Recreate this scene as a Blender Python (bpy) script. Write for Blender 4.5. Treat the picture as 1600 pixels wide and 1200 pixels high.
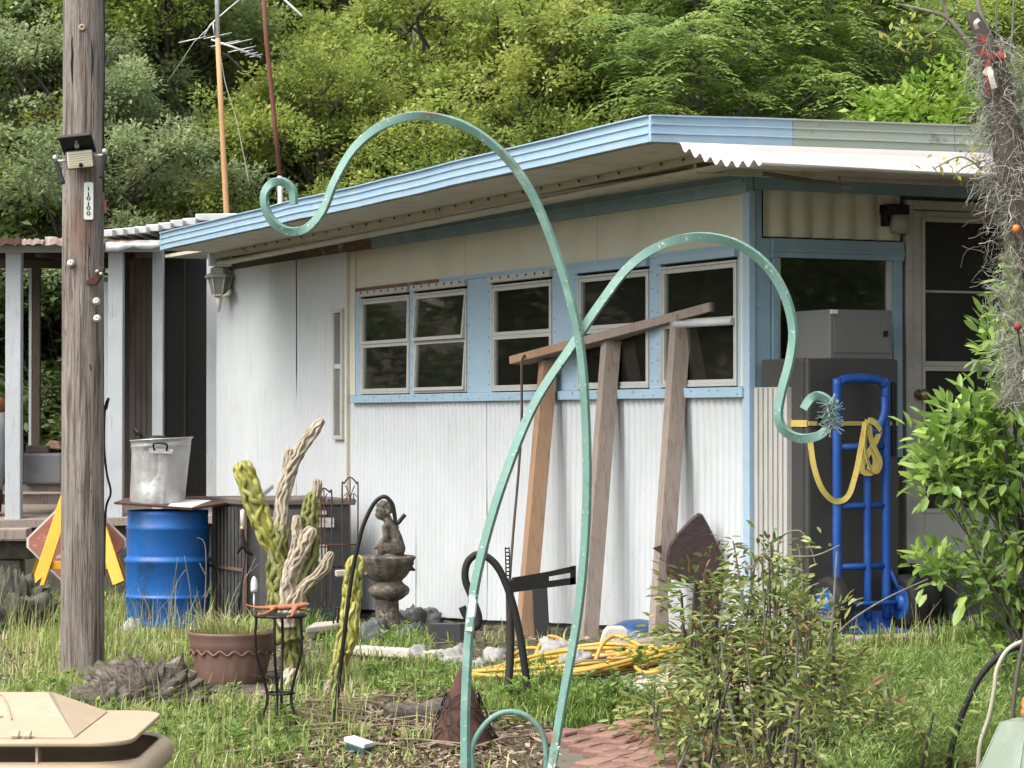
import bpy, bmesh, math, random
import numpy as np
from mathutils import Vector, Matrix, noise as mnoise

for o in list(bpy.data.objects):
    bpy.data.objects.remove(o)
scn = bpy.context.scene
COL = scn.collection
R = math.radians
random.seed(7)

# ------------------------------------------------------------------ camera
F = 4200.0                      # focal length in photo pixels (1600 wide)
PITCH = math.atan(56.0 / F)
CAM = Vector((0, 0, 1.10))
cam = bpy.data.cameras.new('camera')
cam.sensor_width = 36.0
cam.lens = 36.0 * F / 1600.0
cam.clip_start = 0.1
cam.clip_end = 2000
camo = bpy.data.objects.new('camera', cam)
COL.objects.link(camo)
camo.location = CAM
camo.rotation_euler = (R(90) + PITCH, 0, 0)
scn.camera = camo
scn.render.resolution_x = 1024
scn.render.resolution_y = 768

# ------------------------------------------------------------------ sky, sun, exposure
SUN_DIR = Vector((-0.62, -0.42, 1.1)).normalized()      # towards the sun
w = bpy.data.worlds.new('World')
scn.world = w
w.use_nodes = True
nt = w.node_tree
nt.nodes.clear()
sky = nt.nodes.new('ShaderNodeTexSky')
sky.sky_type = 'NISHITA'
sky.sun_disc = False
sky.sun_elevation = math.asin(SUN_DIR.z)
sky.sun_rotation = math.atan2(SUN_DIR.x, SUN_DIR.y)
sky.air_density = 1.0
sky.dust_density = 4.0
sky.ozone_density = 1.0
hs = nt.nodes.new('ShaderNodeHueSaturation')
hs.inputs['Saturation'].default_value = 0.35
bg = nt.nodes.new('ShaderNodeBackground')
bg.inputs['Strength'].default_value = 0.15
wo = nt.nodes.new('ShaderNodeOutputWorld')
nt.links.new(sky.outputs[0], hs.inputs['Color'])
nt.links.new(hs.outputs[0], bg.inputs[0])
nt.links.new(bg.outputs[0], wo.inputs[0])
sun = bpy.data.lights.new('sun', 'SUN')
sun.energy = 1.2
sun.angle = R(60)
sun.color = (1.0, 0.96, 0.9)
suno = bpy.data.objects.new('sun', sun)
COL.objects.link(suno)
suno.rotation_euler = (-SUN_DIR).to_track_quat('-Z', 'Y').to_euler()
scn.view_settings.view_transform = 'Standard'
scn.view_settings.look = 'None'
scn.view_settings.gamma = 1.0
scn.view_settings.use_curve_mapping = False
scn.view_settings.exposure = 1.62
scn.cycles.max_bounces = 8
scn.cycles.diffuse_bounces = 6
scn.cycles.glossy_bounces = 3
scn.cycles.transparent_max_bounces = 10

# ------------------------------------------------------------------ pixels to places
def ray(px, py):
    x, y, z = (px - 800) / F, 1.0, (600 - py) / F
    c, s = math.cos(PITCH), math.sin(PITCH)
    return Vector((x, y * c - z * s, y * s + z * c))
def at(px, py, d):
    r = ray(px, py)
    return CAM + r * (d / r.y)
GP = [(1.25, 14.05, -1.12), (0.04, 15.9, -1.30), (.43, 15.2, -1.25), (.78, 14.6, -1.20), (-2.4, 18.75, -1.44),
      (-2.3, 21.6, -1.40), (-2.3, 14.4, -1.40), (0, 11.2, -1.45), (0, 9.5, -1.50), (-1.2, 6.2, -1.56), (1.9, 11, -1.40),
      (1.6, 13.4, -1.16), (2.6, 13.6, -1.16), (2.6, 15, -1.14), (-1.0, 17.5, -1.38), (-1.0, 14, -1.40), (3, 18, -1.2), (-4.5, 20, -1.42),
      (0, 4, -1.62), (-4, 9, -1.5), (4, 9, -1.45), (-6, 26, -1.4), (6, 26, -1.3), (0, 40, -1.3), (-14, 30, -1.4), (14, 30, -1.3), (14, 8, -1.4), (-14, 8, -1.5), (0, -12, -1.65)]
GPA = np.array(GP)
def gz(X, Y):
    X = np.asarray(X, float); Y = np.asarray(Y, float)
    d2 = (X[..., None] - GPA[:, 0]) ** 2 + (Y[..., None] - GPA[:, 1]) ** 2
    wgt = 1.0 / (d2 + 0.25) ** 1.6
    added_slope = .27 * np.clip(Y - 27.5, 0, 40) * np.clip((Y - 26) / 6, 0, 1)      # added slope: tiers the crowns so each row's top is lit
    return (wgt * GPA[:, 2]).sum(-1) / wgt.sum(-1) + CAM.z + added_slope
def g(x, y):
    return float(gz(x, y))
def gps(P):
    """ground points under many pixels (N,2)"""
    P = np.asarray(P, float)
    x = (P[:, 0] - 800) / F; z0 = (600 - P[:, 1]) / F
    c, s = math.cos(PITCH), math.sin(PITCH)
    dy = c - z0 * s; dz = s + z0 * c
    x, dz = x / dy, dz / dy
    t = np.full(len(P), 12.0)
    for _ in range(40):
        gzv = gz(x * t, t) - CAM.z
        tn = np.clip(gzv / np.minimum(dz, -1e-4), 3, 60)
        t = t * 0.5 + tn * 0.5
    return np.stack([x * t, t, gz(x * t, t)], 1)
def gp(px, py):
    return Vector(gps([(px, py)])[0])
# house frame: t along the long wall (away, left), s along the door front (right)
HC = Vector((1.254, 14.05, 0)); HA = Vector((-.43, .903, 0)).normalized(); HB = Vector((.903, .43, 0)).normalized()
def H(t, s, z):
    return HC + HA * t + HB * s + Vector((0, 0, z))
def hw(px, py, s=0.0):
    r = ray(px, py); p0 = HC + HB * s
    k = (p0 - CAM).dot(HB) / r.dot(HB)
    p = CAM + r * k
    return (p - HC).dot(HA), p.z
def hf(px, py, t=0.0):
    r = ray(px, py); p0 = HC + HA * t
    k = (p0 - CAM).dot(HA) / r.dot(HA)
    p = CAM + r * k
    return (p - HC).dot(HB), p.z

# ------------------------------------------------------------------ objects
ORG = {}
def thing(name, label, cat, loc=(0, 0, 0), group=None):
    o = bpy.data.objects.new(name, None)
    COL.objects.link(o)
    o.location = loc
    o.empty_display_size = 0.1
    tag(o, label, cat, group)
    ORG[o.name] = Vector(loc)
    return o
def tag(o, label=None, cat=None, group=None, kind=None):
    if label: o['label'] = label
    if cat: o['category'] = cat
    if group: o['group'] = group
    if kind: o['kind'] = kind
    return o
def root_of(o):
    while o.parent: o = o.parent
    return o

class MB:
    def __init__(s):
        s.v = []; s.f = []; s.smooth = []
    def add(s, vs, fs, smooth=False):
        n = len(s.v)
        s.v += [Vector(v) for v in vs]
        s.f += [tuple(i + n for i in f) for f in fs]
        s.smooth += [smooth] * len(fs)
        return s
    def box8(s, p, smooth=False):
        return s.add(p, [(0, 1, 2, 3), (7, 6, 5, 4), (0, 4, 5, 1), (1, 5, 6, 2), (2, 6, 7, 3), (3, 7, 4, 0)], smooth)
    def box(s, c, size, rot=None):
        hx, hy, hz = size[0] / 2, size[1] / 2, size[2] / 2
        ps = [(-hx, -hy, -hz), (-hx, hy, -hz), (hx, hy, -hz), (hx, -hy, -hz), (-hx, -hy, hz), (-hx, hy, hz), (hx, hy, hz), (hx, -hy, hz)]
        c = Vector(c)
        ps = [c + ((rot @ Vector(p)) if rot else Vector(p)) for p in ps]
        return s.box8(ps)
    def hbox(s, t0, t1, s0, s1, z0, z1, zb0=None, zb1=None):
        """box in the house frame; z0/z1 may be pairs (at t0, at t1)"""
        za = z0 if isinstance(z0, tuple) else (z0, z0); zb = z1 if isinstance(z1, tuple) else (z1, z1)
        return s.box8([H(t0, s0, za[0]), H(t1, s0, za[1]), H(t1, s1, za[1]), H(t0, s1, za[0]), H(t0, s0, zb[0]), H(t1, s0, zb[1]), H(t1, s1, zb[1]), H(t0, s1, zb[0])])
    def beam(s, A, B, wd, th, up=(0, 0, 1)):
        """rectangular bar from A to B: wd across, th along 'up'"""
        A = Vector(A); B = Vector(B); d = (B - A).normalized(); up = Vector(up)
        side = d.cross(up).normalized(); u2 = side.cross(d).normalized()
        a, b = side * wd / 2, u2 * th / 2
        return s.box8([A - a - b, A + a - b, A + a + b, A - a + b, B - a - b, B + a - b, B + a + b, B - a + b])
    def tube(s, path, r, n=8, smooth=True, caps=True, closed=False):
        path = [Vector(p) for p in path]; m = len(path)
        rs = r if isinstance(r, (list, tuple)) else [r] * m
        d0 = (path[1] - path[0]).normalized()
        nrm = d0.orthogonal().normalized()
        vs = []
        for i, p in enumerate(path):
            if closed: d = path[(i + 1) % m] - path[i - 1]
            else: d = path[min(i + 1, m - 1)] - path[max(i - 1, 0)]
            d = d.normalized() if d.length > 1e-9 else d0
            nrm = (nrm - d * nrm.dot(d))
            nrm = nrm.normalized() if nrm.length > 1e-6 else d.orthogonal().normalized()
            bn = d.cross(nrm)
            for k in range(n):
                a = 2 * math.pi * k / n
                vs.append(p + (nrm * math.cos(a) + bn * math.sin(a)) * rs[i])
        fs = []
        for i in range(m if closed else m - 1):
            j = (i + 1) % m
            for k in range(n):
                fs.append((i * n + k, i * n + (k + 1) % n, j * n + (k + 1) % n, j * n + k))
        s.add(vs, fs, smooth)
        if caps and not closed:
            b = len(s.v) - len(vs)
            s.f.append(tuple(b + k for k in reversed(range(n)))); s.smooth.append(False)
            s.f.append(tuple(b + (m - 1) * n + k for k in range(n))); s.smooth.append(False)
        return s
    def bar(s, path, wd, th, ref):
        """flat bar swept along path; th lies along 'ref', wd across it"""
        path = [Vector(p) for p in path]; m = len(path); ref = Vector(ref).normalized(); vs = []
        for i, p in enumerate(path):
            d = (path[min(i + 1, m - 1)] - path[max(i - 1, 0)]).normalized()
            sd = d.cross(ref).normalized()
            a, b = sd * wd / 2, ref * th / 2
            vs += [p - a - b, p + a - b, p + a + b, p - a + b]
        fs = [(i * 4 + k, i * 4 + (k + 1) % 4, i * 4 + 4 + (k + 1) % 4, i * 4 + 4 + k) for i in range(m - 1) for k in range(4)]
        fs += [(3, 2, 1, 0), tuple((m - 1) * 4 + k for k in range(4))]
        return s.add(vs, fs)
    def lathe(s, c, prof, n=24, smooth=True, mod=None, axis=None, cap=True):
        """prof: list of (r, z). mod(theta, i)->factor"""
        c = Vector(c); vs = []
        rot = Vector((0, 0, 1)).rotation_difference(Vector(axis)).to_matrix() if axis is not None else None
        for i, (r, z) in enumerate(prof):
            for k in range(n):
                a = 2 * math.pi * k / n
                q = r * (mod(a, i) if mod else 1)
                p = Vector((q * math.cos(a), q * math.sin(a), z))
                vs.append(c + (rot @ p if rot else p))
        fs = [(i * n + k, i * n + (k + 1) % n, (i + 1) * n + (k + 1) % n, (i + 1) * n + k) for i in range(len(prof) - 1) for k in range(n)]
        s.add(vs, fs, smooth)
        b = len(s.v) - len(vs)
        if not cap: return s
        if prof[0][0] > 1e-5: s.f.append(tuple(b + k for k in reversed(range(n)))); s.smooth.append(False)
        if prof[-1][0] > 1e-5: s.f.append(tuple(b + (len(prof) - 1) * n + k for k in range(n))); s.smooth.append(False)
        return s
    def prism(s, poly, off):
        """extrude polygon (3d points) by off vector"""
        poly = [Vector(p) for p in poly]; off = Vector(off); n = len(poly)
        return s.add(poly + [p + off for p in poly], [tuple(reversed(range(n))), tuple(range(n, 2 * n))] + [(k, (k + 1) % n, n + (k + 1) % n, n + k) for k in range(n)])
    def sweep(s, A, B, prof, out, up0=None, up1=None):
        """open profile [(o, z)] swept from A to B"""
        A = Vector(A); B = Vector(B); out = Vector(out)
        n = len(prof)
        s1 = up1 if up1 else 1.0
        vs = [A + out * o + Vector((0, 0, z)) for o, z in prof] + [B + out * o + Vector((0, 0, z * s1)) for o, z in prof]
        return s.add(vs, [(k, k + 1, n + k + 1, n + k) for k in range(n - 1)] + [tuple(range(n)), tuple(reversed(range(n, 2 * n)))])
    def build(s, name, mat, parent=None, bevel=0, label=None, recalc=True):
        org = ORG.get(root_of(parent).name, Vector((0, 0, 0))) if parent else Vector((0, 0, 0))
        me = bpy.data.meshes.new(name)
        me.from_pydata([v - org for v in s.v], [], s.f)
        if recalc or bevel:
            bm = bmesh.new(); bm.from_mesh(me)
            bmesh.ops.recalc_face_normals(bm, faces=bm.faces)
            for f, sm in zip(bm.faces, s.smooth): f.smooth = sm
            bm.to_mesh(me); bm.free()
        me.materials.append(mat)
        o = bpy.data.objects.new(name, me)
        COL.objects.link(o)
        if parent: o.parent = parent
        elif s.v:
            lo = Vector((sum(v.x for v in s.v) / len(s.v), sum(v.y for v in s.v) / len(s.v), min(v.z for v in s.v)))
            me.transform(Matrix.Translation(-lo)); o.location = lo
            ORG[o.name] = lo
        if bevel:
            md = o.modifiers.new('bevel', 'BEVEL'); md.width = bevel; md.segments = 2; md.limit_method = 'ANGLE'; md.angle_limit = R(35)
        if label: o['label'] = label
        return o

def np_mesh(name, verts, faces, mat, parent=None, tint=None, smooth=False):
    """mesh from numpy: faces (M,4) quads; tint per face"""
    org = ORG.get(root_of(parent).name, Vector((0, 0, 0))) if parent else Vector((0, 0, 0))
    me = bpy.data.meshes.new(name)
    nv, nf, k = len(verts), len(faces), faces.shape[1]
    me.vertices.add(nv); me.loops.add(nf * k); me.polygons.add(nf)
    me.vertices.foreach_set('co', (np.asarray(verts) - np.array(org)).astype(np.float32).ravel())
    me.loops.foreach_set('vertex_index', faces.astype(np.int32).ravel())
    me.polygons.foreach_set('loop_start', np.arange(0, nf * k, k, dtype=np.int32))
    me.polygons.foreach_set('loop_total', np.full(nf, k, dtype=np.int32))
    if smooth: me.polygons.foreach_set('use_smooth', np.ones(nf, dtype=bool))
    if tint is not None:
        at_ = me.attributes.new('tint', 'FLOAT', 'FACE')
        at_.data.foreach_set('value', tint.astype(np.float32))
    me.update(calc_edges=True)
    me.materials.append(mat)
    o = bpy.data.objects.new(name, me)
    COL.objects.link(o)
    if parent: o.parent = parent
    return o

def smooth_path(pts, n=8):
    """Catmull-Rom through points (Vectors)"""
    pts = [Vector(p) for p in pts]; out = []
    for i in range(len(pts) - 1):
        p0 = pts[max(i - 1, 0)]; p1 = pts[i]; p2 = pts[i + 1]; p3 = pts[min(i + 2, len(pts) - 1)]
        for k in range(n):
            t = k / n
            out.append(0.5 * ((2 * p1) + (p2 - p0) * t + (2 * p0 - 5 * p1 + 4 * p2 - p3) * t * t + (3 * p1 - p0 - 3 * p2 + p3) * t ** 3))
    out.append(pts[-1]); return out
def pxpath(pts, d, n=8):
    """pixel polyline at depth d (number or per point)"""
    return smooth_path([at(p[0], p[1], (p[2] if len(p) > 2 else d)) for p in pts], n)
def skin(name, verts, edges, radii, mat, parent, sub=2, root=0):
    """continuous figure grown from a skeleton"""
    me = bpy.data.meshes.new(name); me.from_pydata([Vector(v) for v in verts], edges, [])
    o = bpy.data.objects.new(name, me); COL.objects.link(o)
    md = o.modifiers.new('skin', 'SKIN'); md.use_smooth_shade = True; md.branch_smoothing = 0.6
    for i, r in enumerate(radii):
        sv = me.skin_vertices[0].data[i]
        sv.radius = (r, r) if not isinstance(r, tuple) else r
        sv.use_root = (i == root)
    s2 = o.modifiers.new('sub', 'SUBSURF'); s2.levels = sub; s2.render_levels = sub
    dg = bpy.context.evaluated_depsgraph_get()
    me2 = bpy.data.meshes.new_from_object(o.evaluated_get(dg))
    bpy.data.objects.remove(o)
    o = bpy.data.objects.new(name, me2); COL.objects.link(o)
    for p in me2.polygons: p.use_smooth = True
    org = ORG.get(root_of(parent).name, Vector((0, 0, 0))) if parent else Vector((0, 0, 0))
    me2.transform(Matrix.Translation(-org))
    me2.materials.clear(); me2.materials.append(mat)
    if parent: o.parent = parent
    return o

def blob(name, caps, mat, parent, voxel, smooth=4):
    """one continuous carved figure: capsules (p0, r0, p1, r1) fused into a single skin"""
    mb = MB()
    for p0, r0, p1, r1 in caps:
        p0 = Vector(p0); p1 = Vector(p1)
        for p, r in ((p0, r0), (p1, r1)):
            mb.lathe(p, [(max(1e-6, r * math.cos(e)), r * math.sin(e)) for e in np.linspace(-math.pi / 2, math.pi / 2, 9)], 14, cap=False)
        if (p1 - p0).length > 1e-4: mb.tube([p0, p0.lerp(p1, .5), p1], [r0, (r0 + r1) / 2, r1], 14)
    o = mb.build(name, mat)
    md = o.modifiers.new('r', 'REMESH'); md.mode = 'VOXEL'; md.voxel_size = voxel
    m2 = o.modifiers.new('s', 'SMOOTH'); m2.iterations = smooth; m2.factor = .5
    me = bpy.data.meshes.new_from_object(o.evaluated_get(bpy.context.evaluated_depsgraph_get()))
    loc = o.location.copy(); bpy.data.objects.remove(o)
    me.name = name; me.transform(Matrix.Translation(loc - ORG[root_of(parent).name]))
    for p in me.polygons: p.use_smooth = True
    me.materials.clear(); me.materials.append(mat)
    o = bpy.data.objects.new(name, me); COL.objects.link(o); o.parent = parent
    return o

# ------------------------------------------------------------------ materials
ALB = 0.76                      # scales the base colours below down to offset exposure, so foliage reads brighter
def M(name, base, layers=(), rough=.7, bump=None, metallic=0.0, spec=.4, vary=.12, vscale=3.0, vstretch=(1, 1, 1), rand=0.0, trans=0.0):
    """layers: (colour, scale, lo, hi, stretch) patches over a base whose value varies by +-vary"""
    base = tuple(c * ALB for c in base); layers = [(tuple(c * ALB for c in l[0]),) + tuple(l[1:]) for l in layers]
    m = bpy.data.materials.new(name); m.use_nodes = True
    nt = m.node_tree; N = nt.nodes; L = nt.links
    b = N['Principled BSDF']
    tc = N.new('ShaderNodeTexCoord')
    def noi(scale, stretch, detail=6, rgh=.6, off=0):
        mp = N.new('ShaderNodeMapping'); mp.inputs['Scale'].default_value = stretch
        mp.inputs['Location'].default_value = (off, off * 1.7, off * .6)
        L.new(tc.outputs['Object'], mp.inputs[0])
        n = N.new('ShaderNodeTexNoise'); n.inputs['Scale'].default_value = scale; n.inputs['Detail'].default_value = detail; n.inputs['Roughness'].default_value = rgh
        L.new(mp.outputs[0], n.inputs['Vector'])
        return n.outputs['Fac']
    rgb = N.new('ShaderNodeRGB'); rgb.outputs[0].default_value = (*base, 1)
    col = rgb.outputs[0]
    hsv = N.new('ShaderNodeHueSaturation')
    mr = N.new('ShaderNodeMapRange'); mr.inputs['From Min'].default_value = .25; mr.inputs['From Max'].default_value = .75
    mr.inputs['To Min'].default_value = 1 - vary; mr.inputs['To Max'].default_value = 1 + vary
    L.new(noi(vscale, vstretch), mr.inputs[0]); L.new(mr.outputs[0], hsv.inputs['Value']); L.new(col, hsv.inputs['Color'])
    col = hsv.outputs[0]
    if rand:
        oi = N.new('ShaderNodeObjectInfo'); mr = N.new('ShaderNodeMapRange'); mr.inputs['To Min'].default_value = 1 - rand; mr.inputs['To Max'].default_value = 1 + rand
        h2 = N.new('ShaderNodeHueSaturation'); L.new(oi.outputs['Random'], mr.inputs[0]); L.new(mr.outputs[0], h2.inputs['Value']); L.new(col, h2.inputs['Color']); col = h2.outputs[0]
    for i, ly in enumerate(layers):
        c, sc, lo, hi = ly[:4]; st = ly[4] if len(ly) > 4 else (1, 1, 1)
        mr = N.new('ShaderNodeMapRange'); mr.inputs['From Min'].default_value = lo; mr.inputs['From Max'].default_value = hi
        L.new(noi(sc, st, off=3.1 * (i + 1)), mr.inputs[0])
        mx = N.new('ShaderNodeMix'); mx.data_type = 'RGBA'
        mx.inputs['B'].default_value = (*c, 1)
        L.new(mr.outputs[0], mx.inputs['Factor']); L.new(col, mx.inputs['A'])
        col = mx.outputs['Result']
    L.new(col, b.inputs['Base Color'])
    b.inputs['Roughness'].default_value = rough
    b.inputs['Metallic'].default_value = metallic
    b.inputs['Specular IOR Level'].default_value = spec
    if bump:
        st, sc = bump[:2]; stretch = bump[2] if len(bump) > 2 else (1, 1, 1)
        bn = N.new('ShaderNodeBump'); bn.inputs['Strength'].default_value = min(1, st); bn.inputs['Distance'].default_value = bump[3] if len(bump) > 3 else .01
        L.new(noi(sc, stretch, off=9), bn.inputs['Height']); L.new(bn.outputs[0], b.inputs['Normal'])
    if trans:
        out = N['Material Output']; tr = N.new('ShaderNodeBsdfTranslucent'); mx = N.new('ShaderNodeMixShader'); mx.inputs[0].default_value = trans
        L.new(col, tr.inputs['Color']); L.new(b.outputs[0], mx.inputs[1]); L.new(tr.outputs[0], mx.inputs[2]); L.new(mx.outputs[0], out.inputs[0])
    return m

def LEAF(name, cols, trans=.35, rough=.45, spec=.4, attr=True, hue_rand=0.0):
    """foliage: colours along the tint attribute (or random per object)"""
    m = bpy.data.materials.new(name); m.use_nodes = True
    nt = m.node_tree; N = nt.nodes; L = nt.links
    b = N['Principled BSDF']; out = N['Material Output']
    if attr:
        a = N.new('ShaderNodeAttribute'); a.attribute_name = 'tint'; f = a.outputs['Fac']
    else:
        a = N.new('ShaderNodeObjectInfo'); f = a.outputs['Random']
    rp = N.new('ShaderNodeValToRGB'); e = rp.color_ramp.elements
    while len(e) < len(cols): e.new(.5)
    for i, c in enumerate(cols):
        e[i].position = i / (len(cols) - 1); e[i].color = (*c, 1)
    L.new(f, rp.inputs[0])
    col = rp.outputs[0]
    if hue_rand:
        oi = N.new('ShaderNodeObjectInfo'); mr = N.new('ShaderNodeMapRange'); mr.inputs['To Min'].default_value = 1 - hue_rand; mr.inputs['To Max'].default_value = 1 + hue_rand
        h2 = N.new('ShaderNodeHueSaturation'); L.new(oi.outputs['Random'], mr.inputs[0]); L.new(mr.outputs[0], h2.inputs['Value']); L.new(col, h2.inputs['Color']); col = h2.outputs[0]
    L.new(col, b.inputs['Base Color']); b.inputs['Roughness'].default_value = rough; b.inputs['Specular IOR Level'].default_value = spec
    tr = N.new('ShaderNodeBsdfTranslucent'); L.new(col, tr.inputs['Color'])
    mx = N.new('ShaderNodeMixShader'); mx.inputs[0].default_value = trans
    L.new(b.outputs[0], mx.inputs[1]); L.new(tr.outputs[0], mx.inputs[2]); L.new(mx.outputs[0], out.inputs[0])
    return m

def GLASS(name, tint=(.8, .85, .82), refl=1.0, rough=.02, dust=None, amount=0.0):
    m = bpy.data.materials.new(name); m.use_nodes = True
    nt = m.node_tree; N = nt.nodes; L = nt.links
    N.remove(N['Principled BSDF']); out = N['Material Output']
    fr = N.new('ShaderNodeFresnel'); fr.inputs[0].default_value = 1.5
    gl = N.new('ShaderNodeBsdfGlossy'); gl.inputs['Roughness'].default_value = rough; gl.inputs['Color'].default_value = (refl, refl, refl, 1)
    tr = N.new('ShaderNodeBsdfTransparent'); tr.inputs[0].default_value = (*tint, 1)
    mx = N.new('ShaderNodeMixShader')
    tro = tr.outputs[0]
    if dust:
        df = N.new('ShaderNodeBsdfDiffuse'); df.inputs[0].default_value = (*dust, 1)
        ns = N.new('ShaderNodeTexNoise'); ns.inputs['Scale'].default_value = 3.0; tc = N.new('ShaderNodeTexCoord'); L.new(tc.outputs['Object'], ns.inputs['Vector'])
        mr = N.new('ShaderNodeMapRange'); mr.inputs['To Min'].default_value = amount * .6; mr.inputs['To Max'].default_value = amount * 1.4; L.new(ns.outputs['Fac'], mr.inputs[0])
        m2 = N.new('ShaderNodeMixShader'); L.new(mr.outputs[0], m2.inputs[0]); L.new(tr.outputs[0], m2.inputs[1]); L.new(df.outputs[0], m2.inputs[2]); tro = m2.outputs[0]
    L.new(fr.outputs[0], mx.inputs[0]); L.new(tro, mx.inputs[1]); L.new(gl.outputs[0], mx.inputs[2]); L.new(mx.outputs[0], out.inputs[0])
    return m

MT = {}
MT['white'] = M('white_siding_paint', (.565, .59, .605), [((.46, .46, .43), 9, .58, .80, (2.5, 2.5, .22)), ((.30, .27, .22), 24, .69, .75), ((.47, .45, .40), 1.6, .62, .82)], rough=.55, vary=.05, vscale=4)
MT['white_old'] = M('old_white_wood_paint', (.52, .55, .56), [((.32, .30, .26), 14, .58, .80, (3, 3, .3)), ((.18, .15, .12), 40, .70, .76)], rough=.7, bump=(.3, 40, (4, 4, .5)))
MT['cream'] = M('cream_wall_paint', (.64, .62, .50), [((.55, .52, .41), 3, .5, .8)], rough=.65, vary=.06)
MT['cream_soffit'] = M('cream_soffit_paint', (.56, .52, .42), [((.30, .25, .18), 5, .55, .80, (1, 1, 1)), ((.20, .15, .10), 30, .70, .78)], rough=.7, vary=.1)
MT['blue'] = M('light_blue_paint', (.34, .48, .59), [((.44, .56, .64), 8, .55, .8), ((.20, .30, .36), 25, .66, .78)], rough=.55, vary=.08, bump=(.2, 60))
MT['fascia'] = M('pale_blue_fascia', (.34, .49, .61), [((.42, .52, .60), 7, .5, .8, (1, 1, .4)), ((.25, .30, .33), 12, .66, .8, (3, 3, .3))], rough=.42, vary=.05, vscale=5)
MT['fascia_green'] = M('weathered_green_fascia', (.36, .41, .34), [((.42, .44, .40), 5, .5, .75), ((.13, .16, .15), 6, .62, .76, (1, 1, 1.6))], rough=.6, vary=.1)
MT['bluegrey'] = M('blue_board_paint', (.25, .38, .46), [((.30, .44, .53), 5, .5, .7), ((.12, .16, .18), 24, .66, .78)], rough=.65, vary=.1, bump=(.2, 40))
MT['peeled'] = M('peeled_brown_wood', (.17, .10, .065), [((.33, .22, .15), 14, .5, .75, (1, 1, 4)), ((.28, .36, .40), 8, .6, .66)], rough=.85, bump=(.5, 30), vary=.25)
MT['alum'] = M('aluminium_frame', (.55, .55, .51), [((.36, .34, .30), 18, .55, .8)], rough=.5, metallic=.15, vary=.08)
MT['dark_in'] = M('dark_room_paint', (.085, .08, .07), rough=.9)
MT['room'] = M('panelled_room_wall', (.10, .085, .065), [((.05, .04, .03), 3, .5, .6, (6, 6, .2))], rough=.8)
MT['black'] = M('black_gap', (.015, .015, .015), rough=.9)
MT['glass'] = GLASS('window_glass', (.62, .66, .62), .95, .03, (.075, .075, .058), .14)
MT['screen'] = GLASS('dark_screen', (.25, .25, .25), .25, .25, (.055, .055, .052), .5)
MT['grey_door'] = M('grey_door_paint', (.44, .43, .39), [((.30, .29, .26), 5, .5, .8)], rough=.55, vary=.06)
MT['roof'] = M('white_roof_metal', (.62, .63, .63), [((.40, .40, .38), 8, .5, .8)], rough=.45, metallic=.2)
MT['brass'] = M('dull_brass', (.35, .28, .16), rough=.4, metallic=.8)
MT['fiber'] = M('white_corrugated_fibreglass', (.52, .49, .46), [((.40, .35, .30), 4, .58, .8, (1, 1, 1))], rough=.5, trans=.08, vary=.06)
MT['wood_new'] = M('tan_lumber', (.38, .235, .14), [((.25, .15, .09), 12, .5, .75, (5, 5, .5)), ((.08, .05, .035), 26, .70, .74)], rough=.75, bump=(.3, 50, (5, 5, .4)), vary=.15)
MT['wood_grey'] = M('greyed_lumber', (.32, .26, .215), [((.17, .13, .105), 12, .5, .75, (5, 5, .5)), ((.42, .34, .27), 6, .6, .8), ((.06, .045, .035), 26, .70, .74)], rough=.8, bump=(.3, 50, (5, 5, .4)), vary=.15)
MT['wood_dark'] = M('dark_weathered_wood', (.10, .075, .055), [((.05, .04, .03), 14, .5, .7, (4, 4, .6))], rough=.85, bump=(.4, 40, (4, 4, .5)))
MT['rust'] = M('rusted_steel', (.07, .03, .020), [((.12, .055, .035), 22, .5, .75), ((.05, .025, .02), 9, .58, .75)], rough=.9, bump=(.35, 60), vary=.2)
MT['black_steel'] = M('black_painted_steel', (.007, .007, .007), [((.03, .026, .02), 25, .6, .8)], rough=.5, spec=.3)
MT['green_paint'] = M('chipped_green_paint', (.145, .275, .225), [((.23, .37, .31), 9, .55, .75), ((.55, .58, .52), 60, .635, .66), ((.20, .13, .07), 4, .57, .66), ((.07, .12, .10), 30, .64, .70)], rough=.5, vary=.14, vscale=6)
MT['worn_green'] = M('worn_green_paint', (.12, .23, .185), [((.55, .58, .52), 22, .47, .52), ((.20, .13, .07), 12, .60, .66)], rough=.6, vary=.15, vscale=8)
MT['rubber'] = M('black_rubber', (.009, .009, .009), [((.03, .03, .028), 12, .6, .8)], rough=.75)
MT['blue_drum'] = M('blue_plastic', (.012, .125, .42), [((.02, .17, .50), 4, .5, .8), ((.10, .15, .24), 7, .56, .80, (1, 1, .4)), ((.16, .15, .13), 30, .66, .74), ((.02, .06, .16), 3, .55, .7)], rough=.45, vary=.08)
MT['blue_steel'] = M('blue_enamelled_steel', (.008, .072, .33), [((.02, .03, .06), 22, .64, .70), ((.03, .11, .34), 6, .5, .7), ((.14, .10, .08), 45, .68, .72)], rough=.45)
MT['galv'] = M('dented_galvanised_steel', (.58, .58, .57), [((.74, .74, .72), 3, .48, .62), ((.32, .31, .29), 6, .58, .78, (2, 2, .4))], rough=.40, metallic=.55, bump=(.5, 4, (1, 1, .6), .04), vary=.15)
MT['terracotta'] = M('terracotta_plastic', (.185, .105, .082), [((.25, .155, .125), 5, .5, .8), ((.15, .09, .07), 12, .6, .8, (1, 1, .4))], rough=.6)
MT['stone'] = M('weathered_concrete_statue', (.15, .125, .098), [((.06, .052, .043), 14, .46, .62), ((.30, .27, .22), 24, .56, .68), ((.05, .06, .045), 5, .56, .7)], rough=.95, bump=(.9, 45, (1, 1, 1), .012), vary=.2)
MT['rock'] = M('pale_field_stone', (.34, .33, .31), [((.16, .16, .15), 9, .5, .7), ((.50, .49, .46), 16, .55, .75)], rough=.9, bump=(.6, 18), vary=.2, rand=.2)
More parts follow.
